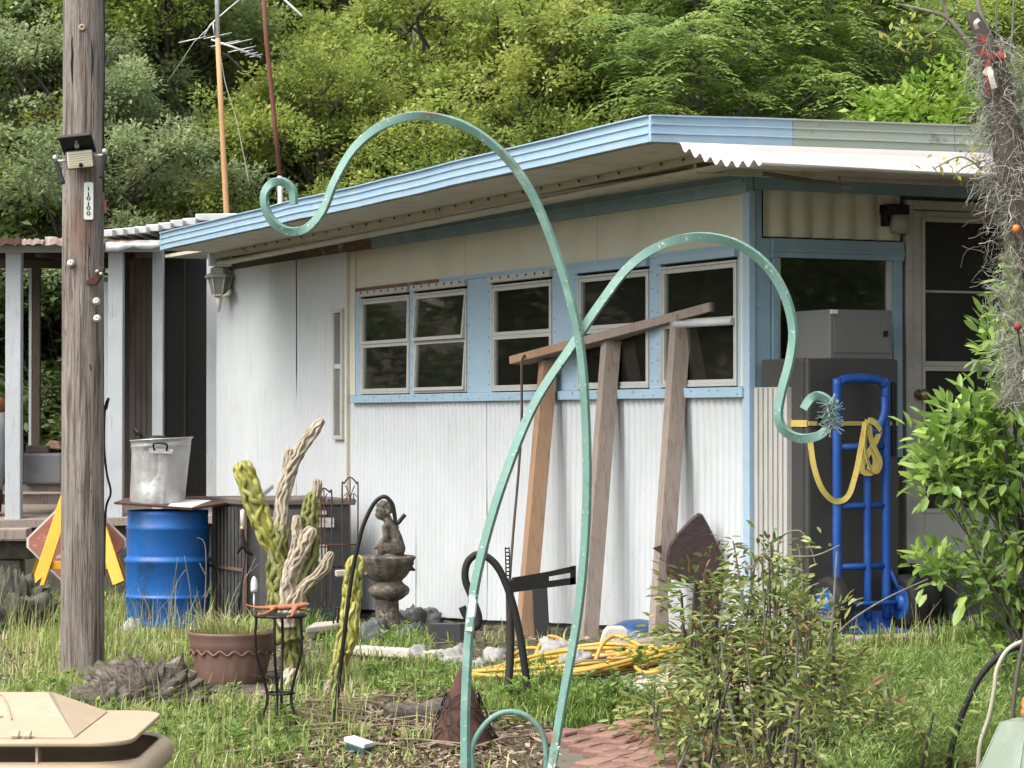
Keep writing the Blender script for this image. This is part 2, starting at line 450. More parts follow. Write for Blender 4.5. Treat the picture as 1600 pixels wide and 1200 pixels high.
MT['slate'] = M('dark_slate', (.10, .105, .105), [((.05, .055, .05), 9, .5, .7), ((.22, .23, .22), 16, .58, .75)], rough=.85, bump=(.6, 22), vary=.2, rand=.25)
MT['concrete'] = M('pale_concrete', (.42, .38, .32), [((.28, .25, .20), 4, .48, .75), ((.16, .14, .11), 15, .60, .8), ((.50, .46, .40), 9, .55, .8)], rough=.9, bump=(.4, 25), vary=.12)
MT['block'] = M('mossy_concrete_block', (.10, .095, .075), [((.05, .06, .03), 8, .48, .7), ((.20, .19, .16), 16, .58, .75)], rough=.95, bump=(.6, 25), vary=.25)
MT['brick'] = M('old_red_brick', (.235, .125, .095), [((.32, .21, .17), 10, .5, .75), ((.13, .09, .07), 8, .55, .75)], rough=.9, bump=(.4, 40), vary=.15, rand=.25)
MT['yellow'] = M('yellow_sign_paint', (.75, .36, .012), [((.55, .25, .01), 12, .55, .8)], rough=.55)
MT['sign'] = M('faded_red_sign_face', (.40, .16, .105), [((.56, .50, .46), 16, .60, .66), ((.30, .11, .08), 5, .5, .7)], rough=.7)
MT['sign_edge'] = M('white_sign_border', (.62, .57, .52), rough=.7)
MT['tan_plastic'] = M('tan_cart_plastic', (.44, .33, .21), [((.50, .41, .30), 4, .5, .8), ((.33, .25, .17), 9, .58, .8), ((.25, .19, .13), 60, .68, .74)], rough=.5, vary=.04, bump=(.08, 200))
MT['ac'] = M('grey_weathered_cabinet', (.10, .10, .10), [((.16, .13, .11), 5, .5, .75), ((.06, .06, .06), 12, .5, .75)], rough=.6, vary=.15)
MT['ac_dark'] = M('black_cabinet_panel', (.030, .034, .036), [((.06, .06, .06), 8, .55, .8)], rough=.5)
MT['label'] = M('paper_sticker', (.42, .42, .38), [((.25, .25, .22), 50, .5, .6, (1, 1, 4))], rough=.7)
MT['fridge'] = M('dark_grey_appliance', (.055, .053, .050), rough=.35, vary=.06)
MT['grey_box'] = M('grey_metal_box', (.17, .17, .165), rough=.45, vary=.05)
MT['strap'] = M('yellow_webbing', (.60, .47, .12), [((.45, .35, .10), 30, .5, .7)], rough=.8)
MT['hose_yellow'] = M('yellow_hose', (.52, .33, .06), [((.36, .24, .07), 8, .5, .8)], rough=.45)
MT['brown_cloth'] = M('dark_brown_vinyl', (.040, .020, .020), [((.08, .05, .045), 5, .55, .8)], rough=.5, bump=(.3, 12, (1, 1, 1), .03))
MT['bin_grey'] = M('grey_plastic_tub', (.16, .16, .165), [((.10, .10, .10), 6, .5, .75)], rough=.6)
MT['cream_block'] = M('cream_block_paint', (.62, .57, .48), [((.40, .36, .30), 8, .55, .8)], rough=.8)
MT['plaque'] = M('pale_plaque', (.62, .66, .60), rough=.4, vary=.04)
MT['ink'] = M('black_ink', (.02, .02, .02), rough=.6)
MT['led'] = M('cream_led_lens', (.66, .62, .44), rough=.3, vary=.05)
MT['pole'] = M('weathered_utility_pole', (.30, .255, .22), [((.125, .095, .075), 7, .47, .62, (7, 7, .30)), ((.40, .36, .32), 8, .55, .68, (6, 6, .35)), ((.022, .016, .012), 10, .615, .655, (8, 8, .28)), ((.20, .105, .065), 2.2, .60, .75, (1, 1, .4)), ((.05, .036, .028), 22, .64, .69, (2, 2, .5))],
                rough=.9, bump=(1, 9, (7, 7, .35), .035), vary=.2)
MT['porcelain'] = M('white_porcelain', (.75, .74, .70), rough=.3, vary=.04)
MT['bark'] = M('grey_brown_bark', (.075, .06, .048), [((.16, .14, .12), 14, .55, .75, (2, 2, .5))], rough=.95, bump=(.6, 14, (2, 2, .5)), vary=.2)
MT['bark_pale'] = M('pale_bark', (.20, .18, .15), [((.10, .085, .07), 10, .5, .7, (2, 2, .5))], rough=.95, bump=(.6, 14, (2, 2, .5)), vary=.2)
MT['tan_pole'] = M('tan_wooden_mast', (.50, .29, .13), rough=.7, vary=.1)
MT['log'] = M('decayed_log', (.13, .11, .085), [((.045, .036, .028), 9, .48, .7, (1, 6, 6)), ((.27, .24, .19), 16, .58, .75)], rough=.95, bump=(.7, 20, (1, 5, 5)), vary=.2)
MT['red_cloth'] = M('red_cloth', (.24, .045, .03), rough=.85, vary=.2)
MT['white_cloth'] = M('white_cloth', (.62, .57, .50), rough=.85)
MT['orange'] = M('orange_fruit', (.80, .17, .015), rough=.35)
MT['lamp_green'] = M('green_verdigris_metal', (.22, .27, .21), [((.33, .36, .30), 6, .5, .75), ((.12, .12, .09), 9, .58, .75)], rough=.55)
MT['teal'] = M('dark_teal_plastic', (.02, .075, .07), rough=.4)
MT['white_plastic'] = M('white_plastic', (.72, .72, .70), rough=.4, vary=.04)
MT['candle'] = M('candle_wax', (.80, .78, .70), rough=.5, vary=.03)
MT['orange_rust'] = M('orange_rusted_iron', (.36, .13, .06), [((.17, .09, .06), 18, .55, .75)], rough=.85, bump=(.3, 40))
MT['cable_cream'] = M('cream_cable', (.45, .42, .31), rough=.6)
MT['tinsel'] = M('pale_green_plastic_tinsel', (.20, .27, .25), rough=.5, vary=.3, vscale=40)
# ------------------------------------------------------------------ ground
def make_ground():
    xs = np.concatenate([np.linspace(-70, -8, 18)[:-1], np.linspace(-8, 8, 161), np.linspace(8, 70, 18)[1:]])
    ys = np.concatenate([np.linspace(-40, 4, 14)[:-1], np.linspace(4, 26, 221), np.linspace(26, 110, 22)[1:]])
    X, Y = np.meshgrid(xs, ys)
    Z = gz(X, Y)
    nz = np.array([mnoise.noise(Vector((x * 1.3, y * 1.3, 0))) * .02 + mnoise.noise(Vector((x * 5, y * 5, 3))) * .012 for x, y in zip(X.ravel(), Y.ravel())]).reshape(X.shape)
    Z = Z + nz
    nx, ny = len(xs), len(ys)
    V = np.stack([X.ravel(), Y.ravel(), Z.ravel()], 1)
    i, j = np.meshgrid(np.arange(nx - 1), np.arange(ny - 1))
    a = (j * nx + i).ravel()
    Fc = np.stack([a, a + 1, a + nx + 1, a + nx], 1)
    m = M('soil_and_thatch', (.085, .065, .042), [((.15, .12, .085), 1.2, .46, .66), ((.05, .065, .022), .9, .48, .62), ((.19, .155, .11), 24, .56, .72), ((.035, .028, .02), 40, .60, .72)], rough=.95, bump=(.9, 26, (1, 1, 1), .03), vary=.25)
    o = np_mesh('ground', V, Fc, m, smooth=True)
    tag(o, kind='structure')
make_ground()

# concrete path and brick path lie on the ground
def ground_slab(pix, thick, mat, name, lift=.03, sub=10):
    P = [gp(*p) for p in pix]
    mb = MB()
    cen = sum(P, Vector()) / len(P)
    n = len(P)
    top = [Vector((p.x, p.y, p.z + lift)) for p in P]
    mb.prism([Vector((p.x, p.y, p.z + lift - thick)) for p in P], (0, 0, thick))
    return tag(mb.build(name, mat, bevel=.01), kind='structure')
ground_slab([(985, 1072), (930, 1098), (1010, 1118), (1130, 1122), (1290, 1075), (1300, 1022), (1130, 1016), (1060, 1036)], .12, MT['concrete'], 'concrete_path', .035)
# porch floor in front of the door
mb = MB(); mb.hbox(-.95, 0.0, .055, 4.4, -.14, .03); tag(mb.build('porch_floor', MT['concrete'], bevel=.01), kind='structure')

def brick_path():
    base = MB()
    A = gp(860, 1240); B = gp(860, 1146); Cc = gp(1075, 1146); D = gp(1075, 1240)
    base.prism([p + Vector((0, 0, -.06)) for p in (A, B, Cc, D)], (0, 0, .065))
    root = tag(base.build('brick_path', M('path_sand', (.12, .105, .08), vary=.2, vscale=20, rough=.95)), kind='structure')
    rnd = random.Random(3)
    org = ORG[root.name]
    bw, bl = .105, .225
    meshes = []
    for k in range(3):
        m_ = MB(); m_.box((0, 0, 0), (bl, bw, .05))
        o = m_.build('brick', MT['brick'])
        me = o.data; bpy.data.objects.remove(o)
        bm = bmesh.new(); bm.from_mesh(me)
        bmesh.ops.bevel(bm, geom=[e for e in bm.edges], offset=.007, segments=1, affect='EDGES')
        for v in bm.verts: v.co += Vector((rnd.uniform(-.002, .002), rnd.uniform(-.002, .002), rnd.uniform(-.003, .003)))
        bm.to_mesh(me); bm.free(); meshes.append(me)
    cx, cy = (A + B + Cc + D).x / 4, (A + B + Cc + D).y / 4
    ang = R(65)
    u = Vector((math.cos(ang), math.sin(ang), 0)); v = Vector((-math.sin(ang), math.cos(ang), 0))
    xs = [A.x, B.x, Cc.x, D.x]; ys = [A.y, B.y, Cc.y, D.y]
    for i in range(-12, 13):
        for j in range(-18, 19):
            p = Vector((cx, cy, 0)) + u * (i * (bl + .009) + (j % 2) * bl / 2) + v * (j * (bw + .009))
            if not (min(xs) + .05 < p.x < max(xs) - .05 and min(ys) + .05 < p.y < max(ys) - .05): continue
            if rnd.random() < .04: continue
            o = bpy.data.objects.new('brick', rnd.choice(meshes)); COL.objects.link(o); o.parent = root
            o.location = Vector((p.x, p.y, g(p.x, p.y) + .008 + rnd.uniform(-.0025, .0025))) - org
            o.rotation_euler = (rnd.uniform(-.008, .008), rnd.uniform(-.008, .008), ang + rnd.uniform(-.03, .03))
brick_path()

# ------------------------------------------------------------------ house
house = thing('mobile_home', 'long white and blue mobile home with a pale blue roof edge', 'house', H(0, 0, 0))
TL = hw(345, 500)[0]                 # far end of the long wall
Z_SILL0, Z_SILL1, Z_WB, Z_WT, Z_HEAD, Z_CREAM = 1.218, 1.275, 1.275, 1.957, 2.027, 2.29
Z_TOP = 2.42
bots = [hw(1180, 990), hw(957, 977), hw(742, 968), hw(567, 952), hw(345, 930)]
def wall_bot(t):
    ts = [b[0] for b in bots]; zs = [b[1] for b in bots]
    return float(np.interp(t, ts, zs))
WIN = [(567, 643, 'w'), (650, 733, 'w'), (771, 866, 'w'), (906, 1018, 'b'), (1036, 1156, 'b')]
WT = [(hw(b, 520)[0], hw(a, 520)[0]) for a, b, _ in WIN]       # (t0 near, t1 far)
T_TRIM = hw(549, 520)[0]             # where the windowed section ends

def corrugated(t0, t1, zt, pitch, amp, s0, name, mat, zb=None, nz=2, wob=.0, wob_seed=0):
    n = max(8, int((t1 - t0) / pitch * 8)); mb = MB(); vs = []
    for i in range(n + 1):
        t = t0 + (t1 - t0) * i / n
        off = s0 - amp * (.5 + .5 * math.sin(2 * math.pi * t / pitch))
        b = (wall_bot(t) if zb is None else zb) + (mnoise.noise(Vector((t * 3, wob_seed, 0))) * wob)
        top = zt if not callable(zt) else zt(t)
        for k in range(nz + 1):
            z = b + (top - b) * k / nz
            dent = mnoise.noise(Vector((t * 1.2, z * 1.5, wob_seed))) * .012
            vs.append(H(t, off + dent, z))
    m = nz + 1
    mb.add(vs, [(i * m + k, (i + 1) * m + k, (i + 1) * m + k + 1, i * m + k + 1) for i in range(n) for k in range(nz)], True)
    return mb.build(name, mat, house)
# structural shell
mb = MB()
mb.hbox(.02, T_TRIM + .02, .012, .09, (wall_bot(0) + .03, wall_bot(T_TRIM) + .03), Z_SILL1)
mb.hbox(.02, T_TRIM + .02, .012, .09, Z_WT, Z_TOP)
mb.hbox(T_TRIM + .021, TL, .012, .09, (wall_bot(T_TRIM) + .03, wall_bot(TL) + .03), Z_TOP)
edges = [0.03] + [t for w_ in WT for t in (w_[0], w_[1])][::1]
cuts = sorted(WT)
prev = .02
for a_, b_ in cuts:
    mb.hbox(prev, a_, .014, .088, Z_SILL1, Z_WT); prev = b_
mb.hbox(prev, T_TRIM + .02, .014, .088, Z_SILL1, Z_WT)
# far end, back, ceiling, floor of the room
mb.hbox(TL - .09, TL - .001, .091, 4.5, -.3, Z_TOP)
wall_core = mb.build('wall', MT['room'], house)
mb = MB()
mb.hbox(.1, TL - .1, 3.2, 3.3, -.2, Z_TOP - .02)
mb.hbox(3.05, 3.12, .95, 3.19, -.2, Z_TOP - .02)
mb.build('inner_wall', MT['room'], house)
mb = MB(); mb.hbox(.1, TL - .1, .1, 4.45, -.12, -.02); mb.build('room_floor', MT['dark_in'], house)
# siding sheets, long wall
edges = [0.03, 1.05, 2.15, 3.25, 4.4, T_TRIM]
for i in range(5):
    corrugated(edges[i], edges[i + 1] + .01, Z_SILL0 + .012, .066, .011, -.002 - .0035 * (i % 2), 'siding_sheet', MT['white'], nz=6, wob=.012, wob_seed=i)
el = [T_TRIM + .03, T_TRIM + 1.0, T_TRIM + 2.0, TL - .0]
for i in range(3):
    corrugated(el[i], el[i + 1] + .008, 2.335, .05, .006, -.028 - .003 * (i % 2), 'siding_sheet', MT['white'], nz=6, wob=.01, wob_seed=20 + i)
mb = MB(); mb.hbox(T_TRIM - .01, T_TRIM + .03, -.040, .011, wall_bot(T_TRIM) + .02, 2.33); mb.hbox(T_TRIM - .11, T_TRIM - .011, -.016, .011, Z_SILL1, 2.29); mb.build('trim_board', MT['cream'], house)
# foundation course under the sheets
mb = MB(); mb.hbox(.02, TL - .05, .02, .085, (wall_bot(0) - .35, wall_bot(TL) - .35), (wall_bot(0) + .028, wall_bot(TL) + .028)); mb.build('foundation', MT['block'], house)
for k in range(26):
    t = .25 + k * .2; rr = random.Random(k)
    mb = MB(); z = wall_bot(t); hh = rr.uniform(.05, .10)
    mb.hbox(t - .085, t + .085, -.012 - rr.uniform(0, .025), .019, z - .16, z - .012 - rr.uniform(0, .03)); mb.build('foundation_stone', MT['block'], house, bevel=.012)
# cream band over the windows
for i, (a_, b_) in enumerate([(0.06, 1.75), (1.755, 3.6), (3.605, T_TRIM - .012)]):
    mb = MB(); mb.hbox(a_, b_, -.004, .011, Z_HEAD + .001, Z_CREAM + .02); mb.build('cream_panel', MT['cream'], house)
# blue header, sill and posts
hx = [0.05, 2.15, hw(690, 440)[0], T_TRIM - .115]
for i in range(3):
    mb = MB(); mb.hbox(hx[i], hx[i + 1] - .004, -.020, .011, Z_WT + .045, Z_HEAD); mb.build('header_board', MT['blue'] if i < 2 else MT['peeled'], house, label=None if i < 2 else 'brown header board with its paint peeled off')
for i, (a_, b_) in enumerate([(0.03, 1.9), (1.904, 3.7), (3.704, T_TRIM - .08)]):
    mb = MB(); mb.hbox(a_, b_, -.045, .011, Z_SILL0, Z_SILL1 - .003); mb.build('sill_board', MT['blue'], house, bevel=.004)
prev = .05
for a_, b_ in cuts + [(T_TRIM - .115, 0)]:
    mb = MB(); mb.hbox(prev, a_, -.014, .0135, Z_SILL1 - .002, Z_WT + .044)
    if a_ - prev > .02: mb.build('post_board', MT['blue'], house, bevel=.003)
    prev = b_
# rivets on posts and sill
mb = MB(); rr = random.Random(5)
for a_, b_ in cuts:
    for t in (a_ - .035, b_ + .035):
        for k in range(7):
            z = Z_SILL1 + .04 + k * .1 + rr.uniform(-.02, .02)
            mb.lathe(H(t, -.014, z), [(.006, 0), (.004, .004), (.0, .005)], 6, axis=-HB)
for k in range(36):
    t = .1 + k * .145 + rr.uniform(-.04, .04)
    mb.lathe(H(t, -.045, Z_SILL0 + rr.choice([.018, .04])), [(.007, 0), (.005, .004), (0, .005)], 6, axis=-HB)
rv = mb.build('rivets', MT['bluegrey'], house); tag(rv, kind='stuff')

def rect_frame(mb, t0, t1, z0, z1, s0, s1, wd):
    mb.hbox(t0, t1, s0, s1, z0, z0 + wd); mb.hbox(t0, t1, s0, s1, z1 - wd, z1)
    mb.hbox(t0, t0 + wd, s0, s1, z0 + wd, z1 - wd); mb.hbox(t1 - wd, t1, s0, s1, z0 + wd, z1 - wd)
for i, ((t0, t1), (_, _, kind)) in enumerate(zip(WT, WIN)):
    mb = MB(); rect_frame(mb, t0 + .004, t1 - .004, Z_WB + .004, Z_WT - .012, -.022, .03, .014)
    win = mb.build('window', MT['alum'], house, bevel=.003)
    zm = (Z_WB + Z_WT) / 2 + .01
    tilt = .028 if i == 1 else (.008 if i == 0 else 0.0)
    # two sashes, hung from their upper edge
    for lo, hi, tl in ((Z_WB + .019, zm - .001, tilt * .7), (zm + .001, Z_WT - .028, tilt)):
        a_, b_ = t0 + .019, t1 - .019
        mb = MB()
        def q(t, s, z, lo=lo, hi=hi, tl=tl): return H(t, s - tl * (hi - z) / (hi - lo), z)
        wd = .022
        for (ta, tb, za, zb) in ((a_, b_, lo, lo + wd), (a_, b_, hi - wd, hi), (a_, a_ + wd, lo + wd, hi - wd), (b_ - wd, b_, lo + wd, hi - wd)):
            s0, s1 = -.016, .012
            mb.box8([q(ta, s0, za), q(tb, s0, za), q(tb, s1, za), q(ta, s1, za), q(ta, s0, zb), q(tb, s0, zb), q(tb, s1, zb), q(ta, s1, zb)])
        mb.build('sash', MT['alum'], win)
        mb = MB(); mb.box8([q(a_ + wd - .004, -.002, lo + wd - .004), q(b_ - wd + .004, -.002, lo + wd - .004), q(b_ - wd + .004, .002, lo + wd - .004), q(a_ + wd - .004, .002, lo + wd - .004),
                            q(a_ + wd - .004, -.002, hi - wd + .004), q(b_ - wd + .004, -.002, hi - wd + .004), q(b_ - wd + .004, .002, hi - wd + .004), q(a_ + wd - .004, .002, hi - wd + .004)])
        mb.build('pane', MT['glass'], win)
    # drip rail over the window
    mb = MB(); mb.hbox(t0 - .012, t1 + .012, -.040, .011, Z_WT + .004, Z_WT + .042)
    mb.build('drip_rail', MT['blue'] if kind == 'b' else MT['alum'], win)
    if kind == 'w':
        mb = MB()
        for k in range(7):
            mb.lathe(H(t0 + .06 + k * (t1 - t0 - .12) / 6, -.04, Z_WT + .03), [(.009, 0), (.007, .005), (0, .006)], 6, axis=-HB)
        tag(mb.build('screw_heads', MT['wood_dark'], win), kind='stuff')
    # venetian-like pale curtain post seen inside
    mb = MB(); mb.hbox(t1 - .24, t1 - .15, .14, .17, Z_WB - .3, Z_WT + .2); mb.build('curtain', M('dull_curtain%d' % i, (.22, .21, .17), rough=.9), win)
# dark drape in the last two windows
for i in (3, 4):
    t0, t1 = WT[i]; mb = MB(); vs = []
    n = 24
    for k in range(n + 1):
        t = t0 + .03 + (t1 - t0 - .06) * k / n
        z = Z_WT - .26 - .10 * math.sin(math.pi * (k / n) * .8 + i * .5) * (1 if i == 4 else .5)
        for j, dz in enumerate((0, -.05, -.11, -.17)):
            vs.append(H(t, .11 + .03 * math.sin(j * 2.2 + k * .5), z + dz - .04 * math.sin(k * .6 + j)))
    mb.add(vs, [(a * 4 + b, a * 4 + 4 + b, a * 4 + 5 + b, a * 4 + 1 + b) for a in range(n) for b in range(3)], True)
    mb.build('drape', M('grey_sheet%d' % i, (.34, .33, .30), rough=.9), house)
# narrow window at the end of the plain wall
ta, za = hw(549, 687); tb, zb_ = hw(531, 483)
mb = MB(); rect_frame(mb, T_TRIM + .031, tb, za, zb_, -.062, -.02, .03); nw = mb.build('window', MT['alum'], house, bevel=.003, label='narrow window in the white wall')
mb = MB(); mb.hbox(T_TRIM + .062, tb - .032, -.055, -.045, za + (zb_ - za) * .54, za + (zb_ - za) * .56 + .015); mb.hbox(T_TRIM + .062, T_TRIM + .082, -.055, -.045, za + .04, za + (zb_ - za) * .53); mb.build('sash', MT['white_old'], nw)
mb = MB(); mb.hbox(T_TRIM + .0615, tb - .0305, -.0445, -.041, za + .0305, zb_ - .0305); mb.build('pane', M('dusty_pane', (.17, .165, .15), rough=.3, vary=.2), nw)

# blue board under the eaves, brown where the paint is gone
tp = hw(590, 390)[0]
segs = [(-.02, 1.6, MT['bluegrey'], None), (1.603, tp, MT['bluegrey'], None), (tp + .003, tp + 1.3, MT['peeled'], 'brown end of the eave board, paint peeled'), (tp + 1.303, TL, MT['wood_dark'], None)]
for a_, b_, m_, lb in segs:
    mb = MB(); mb.hbox(a_, b_, -.045, -.0045, Z_CREAM, Z_TOP - .002); mb.build('eave_board', m_, house, label=lb)
mb = MB(); mb.hbox(0, tp, -.062, -.0455, Z_CREAM + .055, Z_CREAM + .068); mb.build('eave_strip', MT['bluegrey'], house)

# roof: corner of the overhang
TR, SR = -.70, -.97
tl = hw(255, 388, SR)[0]
zR0, zR1 = hw(1020, 222, SR)[1], hw(1020, 180, SR)[1]
zL0, zL1 = hw(256, 390, SR)[1], hw(262, 362, SR)[1]
sx, zX1 = hf(1540, 196, TR); _, zX0 = hf(1540, 240, TR)
SE = 4.6
zE0 = zR0 + (zX0 - zR0) * (SE - SR) / (sx - SR); zE1 = zR1 + (zX1 - zR1) * (SE - SR) / (sx - SR)
mb = MB()
top = [H(TR + .01, SR + .01, zR1 - .015), H(tl, SR + .01, zL1 - .015), H(tl + 1.4, 1.2, zL1 + .06), H(TL, SE, zE1), H(TR + .01, SE, zE1 - .015)]
bot = [H(TR + .02, SR + .02, zR0 + .05), H(tl, SR + .02, zL0 + .05), H(tl + 1.4, 1.2, zL0 + .1), H(TL, SE, zE0 + .05), H(TR + .02, SE, zE0 + .05)]
mb.add(bot + top, [(0, 1, 2, 3, 4), (9, 8, 7, 6, 5)] + [(k, (k + 1) % 5, 5 + (k + 1) % 5, 5 + k) for k in range(5)])
roof = mb.build('roof', MT['roof'], house)
def fascia(P0, P1, z0, z1, out, mat, label=None):
    """ribbed edge trim between two ground-plan points; z0/z1=(bottom, top) at each end"""
    mb = MB()
    prof = [(0.0, 0), (.022, 0), (.022, .28), (.030, .30), (.030, .34), (.020, .36), (.020, .62), (.028, .64), (.028, .68), (.018, .70), (.018, .93), (.034, .95), (.034, 1.0), (0, 1.0)]
    n = len(prof); m_ = 12; vs = []
    for i in range(m_ + 1):
        f = i / m_; p = P0.lerp(P1, f)
        b = z0[0] + (z1[0] - z0[0]) * f; t = z0[1] + (z1[1] - z0[1]) * f
        wv = mnoise.noise(Vector((p.x * 1.7, p.y * 1.7, 2))) * .006
        for o_, z in prof:
            vs.append(Vector((p.x, p.y, 0)) + out * (o_ + wv * .6) + Vector((0, 0, b + (t - b) * z + wv)))
    mb.add(vs, [(i * n + k, i * n + k + 1, (i + 1) * n + k + 1, (i + 1) * n + k) for i in range(m_) for k in range(n - 1)])
    mb.f += [tuple(range(n)), tuple(m_ * n + k for k in reversed(range(n)))]; mb.smooth += [False, False]
    return mb.build('fascia', mat, roof, label=label)
def lerp(a, b, f): return a + (b - a) * f
ln = tl - TR
for f0, f1 in ((0, .40), (.4005, .78), (.7805, 1.0)):
    fascia(H(TR + ln * f0, SR, 0), H(TR + ln * f1, SR, 0), (lerp(zR0, zL0, f0), lerp(zR1, zL1, f0)), (lerp(zR0, zL0, f1), lerp(zR1, zL1, f1)), -HB, MT['fascia'])
# rounded far end
mb = MB(); pts = []
for k in range(7):
    a_ = k / 6 * math.pi / 2
    pts.append(H(tl + .10 * math.sin(a_), SR + .10 * (1 - math.cos(a_)) - .02, 0))
for k in range(6):
    mb.add([pts[k] + Vector((0, 0, zL0)), pts[k + 1] + Vector((0, 0, zL0)), pts[k + 1] + Vector((0, 0, zL1)), pts[k] + Vector((0, 0, zL1))], [(0, 1, 2, 3)], True)
mb.build('fascia_end', MT['fascia'], roof)
sb = hf(1235, 200, TR)[0]; sg = hf(1488, 200, TR)[0]
for s0, s1, m_, lb in ((SR - .02, sb, MT['fascia'], None), (sb + .003, sg, MT['fascia_green'], 'grey-green unpainted length of roof edge with dark stains'), (sg + .004, SE, MT['fascia_green'], 'grey-green unpainted length of roof edge')):
    f0, f1 = (s0 - SR) / (SE - SR), (s1 - SR) / (SE - SR)
    fascia(H(TR, s0, 0), H(TR, s1, 0), (lerp(zR0, zE0, f0), lerp(zR1, zE1, f0)), (lerp(zR0, zE0, f1), lerp(zR1, zE1, f1)), -HA, m_, lb)
# soffit over the long wall: outer sheets, a hanging channel, inner sheets
zs = lambda t: lerp(zR0, zL0, (t - TR) / ln)
tcut = [TR + .02, .9, 2.6, 4.4, tl + .02, TL]
for i in range(5):
    a_, b_ = tcut[i], tcut[i + 1] - .004
    if i < 4:
        mb = MB(); mb.hbox(a_, b_, SR + .021, -.47, (zs(a_) - .004, zs(b_) - .004), (zs(a_) + .012, zs(b_) + .012)); mb.build('soffit_sheet', MT['cream_soffit'], house)
    mb = MB(); mb.hbox(a_ if i else -.05, b_, -.47, -.0455, (Z_TOP - .03, Z_TOP - .03), (Z_TOP - .005, Z_TOP - .005)); mb.build('soffit_sheet', MT['cream_soffit'], house)
te = hw(345, 400, -.47)[0]
for a_, b_ in ((TR + .05, 2.9), (2.91, te)):
    mb = MB(); mb.hbox(a_, b_, -.52, -.505, (zs(a_) - .045, zs(b_) - .045), (zs(a_) - .005, zs(b_) - .005)); mb.hbox(a_, b_, -.504, -.40, (zs(a_) - .085, zs(b_) - .085), (zs(a_) - .07, zs(b_) - .07))
    mb.hbox(a_, b_, -.415, -.4005, (zs(a_) - .0695, zs(b_) - .0695), (zs(a_) - .045, zs(b_) - .045))
    mb.build('soffit_channel', MT['cream_soffit'], house)
mb = MB(); mb.hbox(te, te + .05, -.56, -.38, zs(te) - .10, zs(te) - .005); mb.build('channel_bracket', MT['white_old'], house, bevel=.01)
mb = MB()
for k in range(30):
    t = TR + .25 + k * .235
    if t < te: mb.lathe(H(t, -.52 - .006, zs(t) - .018), [(.009, 0), (.007, .006), (0, .007)], 6, axis=-HB)
tag(mb.build('soffit_bolts', MT['wood_dark'], house), kind='stuff')
# porch soffit and the slotted board behind the awning
zp = lambda s: lerp(zR0, zE0, (s - SR) / (SE - SR))
mb = MB(); mb.hbox(TR + .021, .0, -.0, SE, zR0 + .012, zR0 + .03); mb.build('porch_ceiling', MT['cream_soffit'], house)
PT = -.28
def fbox(mb, px0, px1, py0, py1, t0, t1):
    """box on the door front: pixel rectangle on plane t0, reaching back to t1"""
    s0, z0 = hf(px0, py1, t0); s1, _ = hf(px1, py1, t0); _, z1 = hf((px0 + px1) / 2, py0, t0)
    _, z0 = hf((px0 + px1) / 2, py1, t0)
    mb.hbox(t0, t1, s0, s1, z0, z1)
for r in ((1088, 1700, 270, 285), (1088, 1131, 244, 269.6), (1309, 1339, 250, 269.6), (1531, 1700, 250, 269.6)):
    mb = MB(); fbox(mb, *r, PT, PT + .03); mb.build('slotted_board', MT['cream_soffit'], house)
mb = MB(); fbox(mb, 1132, 1530, 250, 269, PT + .10, PT + .12); mb.build('slot_backing', MT['wood_dark'], house)
# awning sheet, crests along the door front
s0 = hf(1052, 224, TR)[0]
mb = MB(); vs = []; nw_ = 8; m_ = 64; L_ = .80
sE_ = 4.2
for i in range(m_ + 1):
    f = i / m_; tt = TR - .04 - L_ * f
    dz = -.155 * (1 - (1 - f) ** 2.2) + .016 * math.sin(f * nw_ * 2 * math.pi)
    for k in range(13):
        s = s0 + (sE_ - s0) * k / 12
        sag = -.03 * math.sin(math.pi * min(1, k / 9)) * f
        vs.append(H(tt, s, zp(s) - .008 + dz + sag))
mb.add(vs, [(i * 13 + k, i * 13 + k + 1, i * 13 + 14 + k, i * 13 + 13 + k) for i in range(m_) for k in range(12)], True)
aw = mb.build('awning_sheet', MT['fiber'], house)
md = aw.modifiers.new('solid', 'SOLIDIFY'); md.thickness = .004
mb = MB(); mb.hbox(TR - .80, TR - .77, s0 + .45, sE_, zp(1) - .26, zp(1) - .235); mb.build('awning_purlin', MT['wood_dark'], house)
for s_ in (s0 + .5, 1.05, 2.6):
    mb = MB(); mb.beam(H(TR - .03, s_, zp(s_) - .14), H(TR - .78, s_, zp(s_) - .265), .03, .02); mb.build('awning_arm', MT['wood_dark'], house)

# door front
mb = MB(); mb.hbox(-.03, -.004, .0, SE, 2.305, 2.405); mb.build('front_beam', MT['bluegrey'], house)
mb = MB(); mb.hbox(-.022, .045, -.030, .011, wall_bot(0) + .02, 2.30); mb.build('corner_board', MT['blue'], house, bevel=.004)
mb = MB(); mb.hbox(.0455, .085, -.020, .011, Z_SILL1, 2.29); mb.build('corner_strip', MT['cream'], house)
s_l, s_r = hf(1205, 400)[0], hf(1405, 400)[0]
zl0, zl1 = hf(1300, 405)[1], hf(1300, 376)[1]
mb = MB()
mb.hbox(.0, .08, .051, s_r + .02, zl1, Z_TOP)
mb.hbox(.0, .08, .051, s_l + .03, -.0, zl1 - .001)
mb.hbox(.0, .08, s_l + .031, s_r - .02, -.0, .95)
mb.hbox(.0, .08, s_r - .019, s_r + .02, -.0, zl1 - .001)
mb.hbox(.0, .08, s_r + .021, SE, 2.18, Z_TOP)
mb.hbox(.0, .08, 1.80, SE, 0, 2.179)
mb.build('wall', MT['room'], house)
vs = []; n = 90; mb = MB()
for i in range(n + 1):
    s = .055 + (s_r - .055) * i / n; off = -.004 - .024 * (.5 + .5 * math.sin(2 * math.pi * s / .135)) ** .6
    vs += [H(off, s, zl1 + .01), H(off, s, 2.304)]
